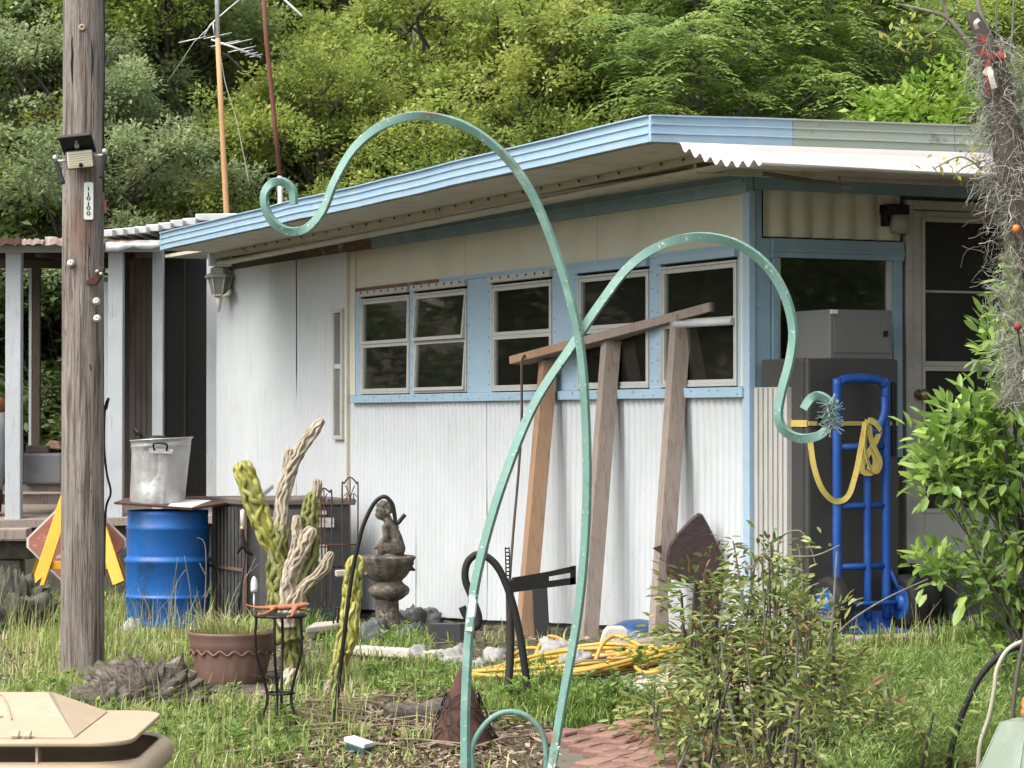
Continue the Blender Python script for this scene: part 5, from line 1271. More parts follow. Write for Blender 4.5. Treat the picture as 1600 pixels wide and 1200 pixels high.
def stand():
    b = gp(430, 1140); d = b.y; k = d / F
    s = thing('wire_plant_stand', 'tall thin black wire plant stand with a pinched waist', 'plant stand', b)
    c = at(438, 962, d); r = 40 * k
    mb = MB(); mb.tube([(c.x + r * math.cos(a), d + r * math.sin(a), c.z) for a in np.linspace(0, 2 * math.pi, 33)[:-1]], 2.2 * k, 6, closed=True); mb.build('top_ring', MT['black_steel'], s)
    mb = MB(); mb.lathe((c.x, d, c.z - .004), [(r * .98, 0), (r * .98, .006)], 28); mb.build('top_plate', MT['black_steel'], s)
    zw = at(438, 1083, d).z; z0 = b.z - .04
    for a in (R(200), R(262), R(330), R(90)):
        mb = MB(); ca, sa = math.cos(a), math.sin(a)
        P = [(c.x + r * .96 * ca, d + r * .96 * sa, c.z), (c.x + r * .98 * ca, d + r * .98 * sa, lerp(c.z, zw, .45)), (c.x + r * .52 * ca, d + r * .52 * sa, zw), (c.x + r * .70 * ca, d + r * .70 * sa, lerp(zw, z0, .5)), (c.x + r * .85 * ca, d + r * .85 * sa, z0)]
        mb.tube(smooth_path(P, 6), 2.4 * k, 6); mb.build('leg', MT['black_steel'], s)
    mb = MB(); mb.tube([(c.x + r * .54 * math.cos(a), d + r * .54 * math.sin(a), zw) for a in np.linspace(0, 2 * math.pi, 25)[:-1]], 1.8 * k, 6, closed=True); mb.build('waist_ring', MT['black_steel'], s)
    # lizard
    Q = lambda x, y, dy=0: at(x, y, d + dy)
    z = 0
    V = [Q(444, 950), Q(462, 947), Q(474, 945), Q(484, 944), Q(428, 948), Q(412, 950), Q(398, 949), Q(384, 945),
         Q(459, 955, -.05), Q(456, 963, -.10), Q(448, 964, -.12), Q(465, 951, .06), Q(478, 953, .09), Q(425, 954, -.05), Q(413, 960, -.10), Q(402, 961, -.12), Q(424, 949, .06), Q(414, 949, .11)]
    E = [(0, 1), (1, 2), (2, 3), (0, 4), (4, 5), (5, 6), (6, 7), (1, 8), (8, 9), (9, 10), (1, 11), (11, 12), (4, 13), (13, 14), (14, 15), (4, 16), (16, 17)]
    r_ = [(8.5, 5.5), (6.5, 4.5), (6, 4.4), (2.5, 2), (7, 4.5), (4.5, 3.2), (3, 2), (1, 1), 2.6, 2.4, 2.2, 2.6, 2.2, 2.6, 2.4, 2.2, 2.6, 2.2]
    lz = skin('iron_lizard', V, E, [tuple(x * k for x in q) if isinstance(q, tuple) else q * k for q in r_], MT['orange_rust'], None, 2)
    tag(lz, 'rusty orange iron lizard lying on the wire plant stand', 'ornament')
stand()
def candle_stake():
    d = 17.0; k = d / F
    s = thing('candle_stake', 'black garden stake with a bird ornament and a white candle', 'garden stake', at(371, 960, d))
    mb = MB(); mb.tube([at(368, 1000, d), at(376, 925, d), at(383, 862, d)], 2.2 * k, 8); mb.build('rod', MT['black_steel'], s)
    mb = MB(); mb.lathe(at(379, 826, d), [(0, -4 * k), (5 * k, -2 * k), (5.5 * k, 0), (4 * k, 3 * k), (3.4 * k, 4 * k)], 14); mb.build('cup', MT['brass'], s)
    mb = MB(); mb.lathe(at(379, 824, d), [(3.3 * k, 0), (3.3 * k, 26 * k), (2.2 * k, 27.5 * k), (0, 28 * k)], 14); mb.build('candle', MT['candle'], s)
    V = [at(382, 850, d), at(379, 838, d), at(379, 828, d), at(388, 862, d), at(396, 868, d), at(374, 858, d), at(371, 866, d), at(384, 866, d)]
    skin('bird', V, [(0, 1), (1, 2), (0, 3), (3, 4), (0, 5), (5, 6), (0, 7)], [5.5 * k, 3.6 * k, 2.4 * k, 4 * k, 2 * k, 3 * k, 1.6 * k, 2 * k], MT['black_steel'], s, 2)
candle_stake()
mb = MB(); d = 17.2; k = d / F; mb.lathe(at(397, 925, d), [(5 * k, 0), (5.5 * k, 6 * k), (5 * k, 7 * k), (5.5 * k, 13 * k), (5 * k, 14 * k), (4 * k, 20 * k), (2.5 * k, 23 * k), (0, 25 * k)], 12)
mb.tube([at(397, 926, d), at(397, 955, d)], 1.5 * k, 6); tag(mb.build('solar_stake_light', MT['white_plastic']), 'small white ribbed solar stake light in the grass', 'lamp')
mb = MB(); d = 16.2; k = d / F
for j in range(9):
    a = j / 9 * math.pi * 2; c = at(535, 985, d); mb.tube([c + Vector((math.cos(a) * 12 * k, math.sin(a) * 12 * k, 0)), c + Vector((math.cos(a) * 15 * k, math.sin(a) * 15 * k, 14 * k)), c + Vector((math.cos(a) * 12 * k, math.sin(a) * 12 * k, 36 * k))], 1.2 * k, 5)
mb.tube([c + Vector((math.cos(a) * 12 * k, math.sin(a) * 12 * k, 36 * k)) for a in np.linspace(0, 6.28, 17)[:-1]], 1.4 * k, 5, closed=True); tag(mb.build('wire_basket', MT['black_steel']), 'dark wire basket on the ground before the black cabinet', 'basket')

# ------------------------------------------------------------------ shepherd hooks
def green_hooks():
    d = 9.5; wd = .031; th = .018
    A = [(842, 1330), (862, 1200), (880, 1092), (903, 960), (915, 830), (917, 700), (909, 560), (893, 475), (868, 392), (832, 305), (790, 245), (738, 203), (685, 184), (640, 182), (592, 199), (552, 234), (523, 284), (505, 328), (482, 355), (455, 362), (430, 350), (415, 325), (414, 302), (426, 286), (444, 285), (457, 298), (459, 320)]
    B = [(728, 1330), (727, 1200), (728, 1085), (737, 950), (757, 850), (790, 742), (836, 630), (897, 536), (940, 472), (985, 415), (1038, 381), (1095, 370), (1150, 381), (1195, 412), (1225, 458), (1239, 512), (1235, 560), (1222, 610), (1216, 648), (1226, 673), (1252, 685), (1282, 679), (1299, 660), (1299, 634), (1284, 620), (1269, 621), (1257, 638)]
    h = thing('green_hook_trellis', 'large chipped green double shepherd hook crossing in front of the house', 'garden hook', Vector((at(785, 1300, d).x, d, g(0, d))))
    for P, dd in ((A, d - .012), (B, d + .0125)):
        o = MB().bar(pxpath(P, dd, 8), wd, th, (.62, .75, .22)).build('hook_bar', MT['green_paint'], h, bevel=.003)
    mb = MB(); mb.tube(pxpath([(742, 1330), (738, 1200), (737, 1172), (748, 1145), (770, 1121), (797, 1112), (825, 1120), (845, 1142), (853, 1172), (853, 1230), (846, 1330)], d + .02, 8), .0105, 8); mb.build('brace_arch', MT['green_paint'], h)
    mb = MB(); mb.bar(pxpath([(852, 1215), (862, 1200), (866, 1180), (869, 1165)], d - .018, 4), .0315, .0095, (.62, .75, .22)); mb.build('worn_patch', MT['worn_green'], h); mb = MB(); mb.bar(pxpath([(733, 985), (737, 960), (740, 930)], d - .004, 4), .0315, .0095, (.62, .75, .22)); mb.build('worn_patch', MT['worn_green'], h)
    # tinsel tuft tied to the tip
    tf = thing('tinsel_tuft', 'pale green tinsel tuft tied to the curl of the green hook', 'decoration', at(1298, 650, d))
    c = at(1298, 650, d); rr = random.Random(4); mb = MB()
    for i in range(150):
        a = Vector((rr.gauss(0, 1), rr.gauss(0, .7), rr.gauss(0, 1))).normalized(); o_ = c + Vector((rr.uniform(-.012, .012), rr.uniform(-.01, .01), rr.uniform(-.05, .045)))
        L_ = rr.uniform(.025, .05)
        mb.beam(o_, o_ + a * L_, .0035, .0012, up=Vector((rr.random(), rr.random(), rr.random() + .1)))
    mb.build('tinsel', MT['tinsel'], tf)
green_hooks()
def black_hook():
    b = gp(524, 1138); d = b.y; k = d / F
    P = [(522, 1150), (526, 1100), (537, 1000), (549, 905), (560, 850), (570, 815), (585, 786), (600, 776), (612, 786), (616, 802), (618, 815), (622, 817), (627, 811), (633, 804)]
    o = MB().tube(pxpath(P, d, 8), 3.3 * k, 8).build('black_shepherd_hook', MT['black_steel']); tag(o, 'slim black shepherd hook standing before the fountain', 'garden hook')
black_hook()
# black hose lengths standing in an arch
d = 12.6; k = d / F
tag(MB().tube(pxpath([(722, 948), (730, 965), (743, 980), (748, 965), (738, 935), (727, 905), (730, 880), (744, 867), (762, 871), (780, 890), (797, 930), (811, 985), (821, 1050), (829, 1120), (831, 1200), (831, 1260)], d, 8), 6 * k, 10).build('black_hose', MT['rubber']), 'black hose bent into a tall arch behind the green hooks', 'hose')
tag(MB().tube(pxpath([(796, 905), (797, 960), (797, 1030), (791, 1090), (782, 1150), (774, 1215)], d + .06, 8), 6.5 * k, 10).build('brown_pipe', M('dark_brown_hose', (.035, .028, .022), rough=.7)), 'dark brown pipe beside the arched black hose', 'pipe')

# ------------------------------------------------------------------ rusty cone
def cone():
    b = gp(722, 1165); d = b.y; k = d / F
    c = thing('rusty_cone', 'rusty iron cone with leaf cutouts standing on the ground', 'ornament', b)
    zt = at(722, 1035, d).z; h = zt - b.z; r = 55 * k; n = 40
    mb = MB(); mb.lathe((b.x, d, b.z - .02), [(r, 0), (r * .95, .06 * h), (r * .5, .55 * h), (r * .12, h * .96), (0.004, h)], n, mod=lambda a, i: 1 + (.03 * math.sin(5 * a) if i == 0 else .008 * math.sin(7 * a + i))); bd = mb.build('cone_body', MT['rust'], c)
    for i in range(26):
        f = (.10, .30, .50)[i % 3]; a = -math.pi / 2 + (i - 13) * .23 + (i % 3) * .08
        rad = r * (1 - f) * 1.0 + .004
        p = Vector((b.x + rad * math.cos(a), d + rad * math.sin(a), b.z + f * h + .02))
        out = Vector((math.cos(a), math.sin(a), r / h)).normalized(); tn = Vector((-math.sin(a), math.cos(a), 0)); up = out.cross(tn) * -1
        sl = .6 if i % 2 else -.6
        ax = (tn * math.sin(sl) + Vector((0, 0, 1)) * math.cos(sl)); ax = (ax - out * ax.dot(out)).normalized(); bx_ = out.cross(ax)
        mb = MB(); mb.tube([p + ax * math.cos(t) * .042 + bx_ * math.sin(t) * .02 * (1 - .3 * abs(math.cos(t))) for t in np.linspace(0, 2 * math.pi, 15)[:-1]], .0030, 5, closed=True); mb.build('leaf_cutout', MT['black_steel'], bd)
cone()
# log, green box, sticks
def log():
    A = gp(605, 1136) + Vector((0, 0, .05)); B = gp(700, 1128) + Vector((0, .05, .05))
    mb = MB(); path = [A.lerp(B, f) + Vector((0, 0, .01 * math.sin(f * 9))) for f in np.linspace(0, 1, 14)]
    mb.tube(path, [.05 + .012 * mnoise.noise(Vector((i * .6, 0, 0))) + (.0 if 0 < i < 13 else -.012) for i in range(14)], 14)
    tag(mb.build('weathered_log', MT['log']), 'short grey weathered log lying beside the rusty cone', 'log')
log()
gb = thing('small_green_box', 'small dark green box with a white lid on the litter', 'box', gp(560, 1185))
b = gp(560, 1185); k = b.y / F; rot = Matrix.Rotation(R(-28), 3, 'Z') @ Matrix.Rotation(R(14), 3, 'Y')
MB().box(b + Vector((0, 0, .03)), (.095, .07, .06), rot).build('body', MT['teal'], gb, bevel=.006)
MB().box(b + Vector((.002, 0, .07)), (.105, .08, .022), rot).build('lid', MT['white_plastic'], gb, bevel=.005)

# ------------------------------------------------------------------ yellow hose coil
def hose():
    rr = random.Random(8); c = gp(890, 1052); P = []
    for i in range(11 * 26):
        f = i / 26; a = f * 2 * math.pi; lp = int(f)
        rx = .44 + .12 * math.sin(lp * 2.3); ry = .30 + .10 * math.cos(lp * 1.7)
        x = c.x + rx * math.cos(a) + .05 * math.sin(lp * 3.1) + .04 * math.sin(a * 2 + lp)
        y = c.y + .15 + ry * math.sin(a) + .06 * math.cos(lp * 2.7)
        P.append(Vector((x, y, g(x, y) + .015 + (lp % 5) * .009 + .012 * math.sin(a * 3 + lp))))
    tail = [gp(1010, 1068), gp(1080, 1052), gp(1140, 1040), gp(1190, 1030), gp(1210, 1018), gp(1180, 1003), gp(1110, 1008), gp(1040, 1030)]
    P += smooth_path([P[-1]] + [q + Vector((0, 0, .05)) for q in tail], 8)[1:]
    hs_ = thing('garden_hose', 'yellow garden hose coiled loosely on the ground by the path', 'hose', c)
    MB().tube(P, .0105, 7).build('coil', MT['hose_yellow'], hs_)
    # raised loops
    for x0, x1, y0, h in ((790, 870, 1042, .07), (835, 890, 1036, .11), (930, 1000, 1040, .12), (940, 1060, 1050, .07)):
        A = gp(x0, y0); B = gp(x1, y0); mb = MB()
        mb.tube(smooth_path([A + Vector((0, 0, .02)), A.lerp(B, .2) + Vector((0, .15, h * .8)), A.lerp(B, .55) + Vector((0, .3, h)), B + Vector((.02, .15, h * .6)), B + Vector((-.01, -.05, .03)), A.lerp(B, .6) + Vector((0, -.15, .02))], 8), .0105, 7); mb.build('loop', MT['hose_yellow'], hs_)
hose()

# ------------------------------------------------------------------ fridge, box, strap and hand truck by the door
ZF = .032
def porch_stuff():
    tf = -.52
    s0, zt = hf(1262, 559, tf); s1 = hf(1404, 559, tf)[0]
    fr = thing('refrigerator', 'dark grey refrigerator standing beside the porch door', 'refrigerator', H(tf, s0, ZF))
    mb = MB(); mb.hbox(tf + .05, -.06, s0, s1, ZF, zt); mb.build('cabinet', MT['fridge'], fr, bevel=.008)
    mb = MB(); mb.hbox(tf, tf + .045, s0, s1, ZF + .05, zt - .003); mb.build('door', MT['fridge'], fr, bevel=.012)
    mb = MB(); mb.hbox(tf - .025, tf - .001, s1 - .05, s1 - .03, zt - .5, zt - .12); mb.build('handle', MT['black_steel'], fr, bevel=.006)
    b0, zb1 = hf(1297, 483, tf + .10); b1 = hf(1394, 483, tf + .10)[0]
    gbx = thing('metal_box', 'grey metal box with a white tag on top of the refrigerator', 'box', H(tf + .1, b0, zt))
    mb = MB(); mb.hbox(tf + .10, tf + .10 + .34, b0, b1, zt - .001, zb1); mb.build('case', MT['grey_box'], gbx, bevel=.006)
    mb = MB(); mb.hbox(tf + .094, tf + .0995, b0 + .02, b1 - .02, zt + .03, zb1 - .05); mb.build('front_panel', MT['grey_box'], gbx, bevel=.002)
    mb = MB(); mb.hbox(tf + .082, tf + .0935, b1 - .06, b1 - .035, (zt + zb1) / 2 - .01, (zt + zb1) / 2 + .02); mb.build('latch', MT['black_steel'], gbx, bevel=.002)
    mb = MB(); q0, qz = hf(1299, 490, tf + .09); q1 = hf(1309, 484, tf + .09); mb.hbox(tf + .088, tf + .0995, q0, q1[0], qz, q1[1]); mb.build('tag', MT['white_plastic'], gbx)
    # hand truck
    th = tf - .12
    L0, ztop = hf(1308, 592, th); L1 = hf(1384, 592, th)[0]
    ht = thing('hand_truck', 'blue steel hand truck with two rubber wheels strapped to the refrigerator', 'hand truck', H(th, (L0 + L1) / 2, ZF))
    r = .024
    zbt = ZF + .06
    path = smooth_path([H(th, L0, zbt), H(th, L0, ztop - .10), H(th, L0 + .01, ztop - .03), H(th, L0 + .06, ztop), H(th, L1 - .06, ztop), H(th, L1 - .01, ztop - .03), H(th, L1, ztop - .10), H(th, L1, zbt)], 6)
    MB().tube(path, r, 10).build('main_frame', MT['blue_steel'], ht)
    mid = L0 + (L1 - L0) * .62
    mb = MB(); mb.tube(smooth_path([H(th - .005, L1 - .012, ztop - .09), H(th - .03, L1 - .03, ztop - .17), H(th - .03, mid + .04, ztop - .26), H(th - .005, mid, ztop - .34), H(th - .002, mid, zbt)], 6), r * .85, 10); mb.build('centre_tube', MT['blue_steel'], ht)
    for y in (698, 790, 885):
        z = hf(1345, y, th)[1]; mb = MB(); mb.tube([H(th, L0, z), H(th, L1, z)], .017, 8); mb.build('crossbar', MT['blue_steel'], ht)
    mb = MB(); mb.hbox(th - .16, th + .02, L0 - .03, L1 + .03, ZF + .005, ZF + .017); mb.hbox(th + .0, th + .02, L0 - .03, L1 + .03, ZF + .018, ZF + .10); mb.build('toe_plate', MT['blue_steel'], ht)
    tw = th + .12
    wr = .142
    wc = [hf(1322, 950, th - .02), hf(1424, 940, th + .05)]
    ax0, ax1 = L0 - .05, L1 + .10
    zc = ZF + wr
    mb = MB(); mb.tube([H(th - .03, ax0, zc), H(th - .03, ax1, zc)], .012, 8); mb.build('axle', MT['blue_steel'], ht)
    for s_ in (L0, L1):
        mb = MB(); mb.tube([H(th, s_, ZF + .34), H(th - .03, s_ + (.10 if s_ == L1 else -.04), zc)], .012, 8); mb.build('axle_brace', MT['blue_steel'], ht)
    for s_ in (ax0, ax1):
        c = H(th - .03, s_, zc)
        mb = MB(); mb.lathe(c, [(wr * .62, -.045), (wr * .80, -.048), (wr * .95, -.040), (wr, -.02), (wr, .02), (wr * .95, .04), (wr * .80, .048), (wr * .62, .045)], 36, axis=HB, cap=False)
        wh = mb.build('wheel', MT['rubber'], ht)
        mb = MB(); mb.lathe(c, [(wr * .64, -.040), (wr * .58, -.048), (wr * .52, -.030), (wr * .30, -.022), (wr * .26, -.05), (wr * .10, -.055), (.0, -.055)], 28, axis=HB)
        mb.lathe(c, [(wr * .64, .040), (wr * .58, .048), (wr * .5, .02), (0, .02)], 28, axis=HB); rim = mb.build('rim', MT['blue_steel'], wh)
        for j in range(5):
            a = j * 2 * math.pi / 5; off = (Vector((0, 0, 1)) * math.cos(a) + HA * math.sin(a)) * wr * .42
            mb = MB(); mb.lathe(c + off - HB * .02, [(.008, 0), (.008, .016), (0, .017)], 8, axis=-HB); mb.build('bolt', MT['galv'], wh)
    # spare tyre behind the wheel
    c = H(th + .25, L1 + .36, ZF + .16)
    sp = thing('spare_tyre', 'worn black tyre leaning behind the hand truck wheel', 'tyre', H(th + .25, L1 + .36, ZF))
    mb = MB(); mb.lathe(c, [(.09, -.05), (.13, -.055), (.155, -.035), (.165, 0), (.155, .035), (.13, .055), (.09, .05), (.09, -.05)], 32, axis=(HB + Vector((0, 0, .25))).normalized(), cap=False); mb.build('tread', MT['rubber'], sp)
    mb = MB(); mb.lathe(c, [(.092, -.03), (.04, -.02), (0, -.02)], 20, axis=(HB + Vector((0, 0, .25))).normalized()); mb.build('hub', MT['rust'], sp)
    mb = MB(); mb.hbox(th + .0, th + .25, L1 + .45, L1 + .95, ZF, ZF + .24); tag(mb.build('black_case', MT['ac_dark'], bevel=.03), 'black case on the porch floor below the door', 'case')
    for i, (x, y, w_, h_) in enumerate(((1425, 992, 46, 26), (1505, 985, 70, 46), (1470, 1000, 50, 22))):
        rock('red_paver', 'broken red paver heaped at the porch edge', x, y, w_, h_, MT['brick'], 60 + i, 'broken red pavers at the porch edge')
    # yellow strap
    st = thing('tie_strap', 'yellow webbing strap tied round the hand truck and refrigerator', 'strap', H(tf - .13, L0, .6))
    zs0 = hf(1300, 662, th)[1]
    tb = tf - .005
    mb = MB(); mb.hbox(tb - .006, tb, s0 - .001, s1 - .01, zs0 - .010, zs0 + .012); mb.build('band', MT['strap'], st)
    mb = MB(); mb.hbox(tf, -.07, s0 - .006, s0 - .001, zs0 - .016, zs0 + .018); mb.build('side_band', MT['strap'], st)
    sbk, _ = hf(1283, 662, tb); mb = MB(); mb.hbox(tb - .02, tb - .0065, sbk - .03, sbk + .03, zs0 - .03, zs0 + .03); mb.build('ratchet', MT['black_steel'], st, bevel=.005)
    tt = th - .03
    def fp(x, y, t=tt): s_, z_ = hf(x, y, t); return H(t, s_, z_)
    mb = MB(); mb.bar(smooth_path([fp(1266, 690), fp(1272, 730), fp(1285, 765), fp(1305, 783), fp(1325, 775), fp(1337, 740), fp(1345, 700), fp(1352, 660)], 8), .028, .004, (HA + HB * .7).normalized()); mb.build('slack_loop', MT['strap'], st)
    rr = random.Random(3)
    for i, P in enumerate(([(1356, 656), (1348, 690), (1342, 740)], [(1360, 656), (1374, 668), (1368, 690), (1350, 720), (1348, 736), (1362, 738), (1368, 720), (1362, 700)], [(1358, 660), (1362, 690), (1375, 720), (1370, 736), (1356, 728)], [(1357, 657), (1366, 660), (1376, 672)], [(1355, 665), (1352, 700), (1360, 734)])):
        mb = MB(); mb.bar(smooth_path([fp(x, y, tt - .008 * i) for x, y in P], 6), .03, .004, (HA + HB * (.3 - .25 * i)).normalized()); mb.build('knotted_tail', MT['strap'], st)
porch_stuff()

# ------------------------------------------------------------------ tan wheeled cart at the near left
def cart():
    d = 6.3; k = d / F
    gzv = g(-1.1, d)
    c = thing('wheeled_cart', 'tan plastic wheeled rubbish cart with its lid down', 'rubbish cart', Vector((at(20, 1200, d).x, d, gzv)))
    ct = at(60, 1152, d)
    P = lambda x, y, dy=0: at(x, y, d + dy)
    # lid: flat brim with rounded right end, and a raised wedge
    brim = []
    zl = P(150, 1160).z
    xr = P(205, 1150).x; xl = xr - .64
    y0, y1 = d - .03, d + .62
    z_at = lambda y: P(150, 1165).z + (y - y0) * .008
    for cx_, cy_, a0 in ((xr - .09, y1 - .10, 0), (xl + .09, y1 - .10, 90), (xl + .09, y0 + .09, 180), (xr - .09, y0 + .09, 270)):
        for a in np.linspace(a0, a0 + 90, 7):
            x = cx_ + .09 * math.cos(R(a)); y = cy_ + .09 * math.sin(R(a)); brim.append(Vector((x, y, z_at(y))))
    mb = MB(); mb.prism(brim, (0, 0, .012)); lid = mb.build('lid', MT['tan_plastic'], c, bevel=.004)
    # raised centre
    mb = MB(); b_ = []; t_ = []
    xa, xb = xl + .04, xr - .135
    A = [Vector((xa, y0 + .06, z_at(y0 + .06) + .0125)), Vector((xb, y0 + .06, z_at(y0 + .06) + .0125)), Vector((xb, y1 - .04, z_at(y1 - .04) + .0125)), Vector((xa, y1 - .04, z_at(y1 - .04) + .0125))]
    Bp = [Vector((xa + .10, y1 - .16, z_at(y1) + .072)), Vector((xb - .14, y1 - .16, z_at(y1) + .072)), Vector((xb - .14, y1 - .08, z_at(y1) + .066)), Vector((xa + .10, y1 - .08, z_at(y1) + .066))]
    mb.add(A + Bp, [(3, 2, 1, 0), (4, 5, 6, 7), (0, 1, 5, 4), (1, 2, 6, 5), (2, 3, 7, 6), (3, 0, 4, 7)]); mb.build('raised_panel', MT['tan_plastic'], lid, bevel=.012)
    # embossed arrow emblem on the sloping front
    fdir = (Bp[1] - A[1]); 
    def on_front(u_, v_): 
        return A[0].lerp(A[1], u_).lerp(Bp[0].lerp(Bp[1], u_), v_) + Vector((0, -.003, .003))
    mb = MB()
    for Pp in ([(.30, .80), (.40, .92), (.52, .92), (.60, .70), (.66, .38)], [(.42, .62), (.47, .42), (.52, .36), (.50, .30), (.46, .12), (.40, .40)], [(.46, .12), (.55, .42), (.60, .44)]):
        mb.tube([on_front(*q) for q in Pp], .0018, 5)
    mb.build('embossed_emblem', M('tan_emboss', (.40, .29, .18), rough=.5), lid)
    for u_ in (.70, .76):
        mb = MB(); q = on_front(u_, .03); mb.box(q + Vector((0, -.006, .004)), (.018, .03, .010), Matrix.Rotation(R(20), 3, 'X')); mb.build('lid_lug', MT['tan_plastic'], lid, bevel=.003)
    # body with rolled rim
    zr = zl - .055
    prof = []
    xm, ym = (xl + xr) / 2 + .01, (y0 + y1) / 2 + .01
    hx_, hy_ = (xr - xl) / 2 + .012, (y1 - y0) / 2 - .0
    def ring(sc, z, rr_=.12):
        out = []
        for sx_, sy_, a0 in ((1, 1, 0), (-1, 1, 90), (-1, -1, 180), (1, -1, 270)):
            for a in np.linspace(a0, a0 + 90, 7): out.append(Vector((xm + sx_ * (hx_ * sc - rr_) + rr_ * math.cos(R(a)), ym + sy_ * (hy_ * sc - rr_) + rr_ * math.sin(R(a)), z)))
        return out
    rings = [ring(.72, gzv + .02), ring(.80, gzv + .25), ring(.90, zr - .12), ring(.93, zr - .055), ring(1.02, zr - .05), ring(1.035, zr - .03), ring(1.02, zr - .005), ring(.97, zr + .01), ring(.93, zr + .005)]
    mb = MB(); n = 28
    mb.add([p for r_ in rings for p in r_], [(i * n + j, i * n + (j + 1) % n, (i + 1) * n + (j + 1) % n, (i + 1) * n + j) for i in range(len(rings) - 1) for j in range(n)], True)
    mb.f.append(tuple(reversed(range(n)))); mb.smooth.append(False)
    body = mb.build('body', MT['tan_plastic'], c)
    mb = MB(); mb.hbox
    mb = MB(); mb.box((P(59, 1180).x, y0 + .04, zr + .02), (.006, .05, .07)); mb.build('lid_rib', MT['tan_plastic'], lid)
    for s_ in (-1, 1):
        mb = MB(); cw = Vector((xm + s_ * .24, ym + .22, gzv + .12)); mb.lathe(cw, [(.05, -.025), (.12, -.025), (.125, 0), (.12, .025), (.05, .025)], 20, axis=(1, 0, 0)); mb.build('wheel', MT['rubber'], c)
cart()

# ------------------------------------------------------------------ cables and lamp cap at the near right
def right_bits():
    d = 10.6; k = d / F
    tag(MB().tube(pxpath([(1478, 1290), (1482, 1200), (1492, 1150), (1510, 1100), (1530, 1060), (1556, 1030), (1585, 1012), (1640, 1000)], d, 8), 5 * k, 8).build('black_cable', MT['rubber']), 'black cable arching out of the green ground cover', 'cable')
    tag(MB().tube(pxpath([(1524, 1290), (1528, 1200), (1532, 1160), (1545, 1120), (1553, 1080), (1558, 1045), (1575, 1015), (1605, 1000), (1650, 992)], d - .05, 8), 3.4 * k, 8).build('cream_cable', MT['cable_cream']), 'cream cable looping beside the black cable', 'cable')
    tag(MB().tube(pxpath([(1578, 1290), (1579, 1200), (1582, 1120), (1590, 1050), (1600, 1000), (1605, 960)], d - .35, 8), 3.4 * k, 8).build('brown_cable', M('brown_cable', (.10, .08, .06), rough=.6)), 'brown cable hanging down over the lantern cap', 'cable')
    d2 = 10.1; k = d2 / F
    l = thing('lantern_cap', 'verdigris metal lantern with a sloping panelled roof', 'lantern', Vector((at(1620, 1290, d2).x, d2, g(at(1620, 1290, d2).x, d2))))
    c = at(1622, 1128, d2)
    mb = MB(); mb.lathe((c.x, c.y, c.z), [(110 * k, -130 * k), (94 * k, -78 * k), (58 * k, 0), (50 * k, 2 * k), (0, 3 * k)], 6, smooth=False); mb.build('roof_panels', MT['lamp_green'], l)
    mb = MB()
    for j in range(6):
        a = j * math.pi / 3; mb.tube([c + Vector((math.cos(a) * 58 * k, math.sin(a) * 58 * k, 0)), c + Vector((math.cos(a) * 94.5 * k, math.sin(a) * 94.5 * k, -78 * k)), c + Vector((math.cos(a) * 110.5 * k, math.sin(a) * 110.5 * k, -130 * k))], 1.5 * k, 6)
    mb.build('roof_seam', MT['lamp_green'], l)
    mb = MB(); mb.lathe((c.x, c.y, c.z - 131 * k), [(60 * k, -.45), (66 * k, 0)], 6, smooth=False); mb.build('body', MT['lamp_green'], l)
    mb = MB(); mb.lathe((c.x - .01, c.y, c.z + 3 * k), [(16 * k, 0), (22 * k, 8 * k), (23 * k, 14 * k), (20 * k, 18 * k), (23 * k, 24 * k), (20 * k, 34 * k), (12 * k, 42 * k), (0, 44 * k)], 18); mb.build('finial', M('glazed_orange_pot', (.55, .22, .06), [((.75, .62, .40), 9, .5, .6), ((.10, .05, .03), 10, .6, .7)], rough=.35), l)
right_bits()
# ------------------------------------------------------------------ leaves as numpy quads
RNG = np.random.default_rng(12)
def unit(a): return a / np.maximum(np.linalg.norm(a, axis=-1, keepdims=True), 1e-9)
def leaf_quads(P, D, Nn, L, W, fold=.15):
    """one folded diamond quad per leaf"""
    D = unit(D); S = unit(np.cross(D, Nn)); U = np.cross(S, D)
    L = np.broadcast_to(L, (len(P),))[:, None]; W = np.broadcast_to(W, (len(P),))[:, None]
    m = P + D * L * .45 + U * W * fold
    V = np.stack([P, m + S * W * .5, P + D * L, m - S * W * .5], 1).reshape(-1, 3)
    Fc = np.arange(len(P) * 4).reshape(-1, 4)
    return V, Fc
def leaf_round(P, D, Nn, L, W, fold=.2):
    """rounder leaf: two quads folded along the midrib"""
    D = unit(D); S = unit(np.cross(D, Nn)); U = np.cross(S, D)
    L = np.broadcast_to(L, (len(P),))[:, None]; W = np.broadcast_to(W, (len(P),))[:, None]
    a = P + D * L * .30 + U * W * fold; b = P + D * L * .70 + U * W * fold * .7; t = P + D * L - U * L * .06
    V = np.stack([P, a + S * W * .46, b + S * W * .40, t, b - S * W * .40, a - S * W * .46], 1).reshape(-1, 3)
    i = (np.arange(len(P)) * 6)[:, None]
    return V, np.concatenate([i + np.array([0, 1, 2, 3]), i + np.array([0, 3, 4, 5])], 1).reshape(-1, 4)
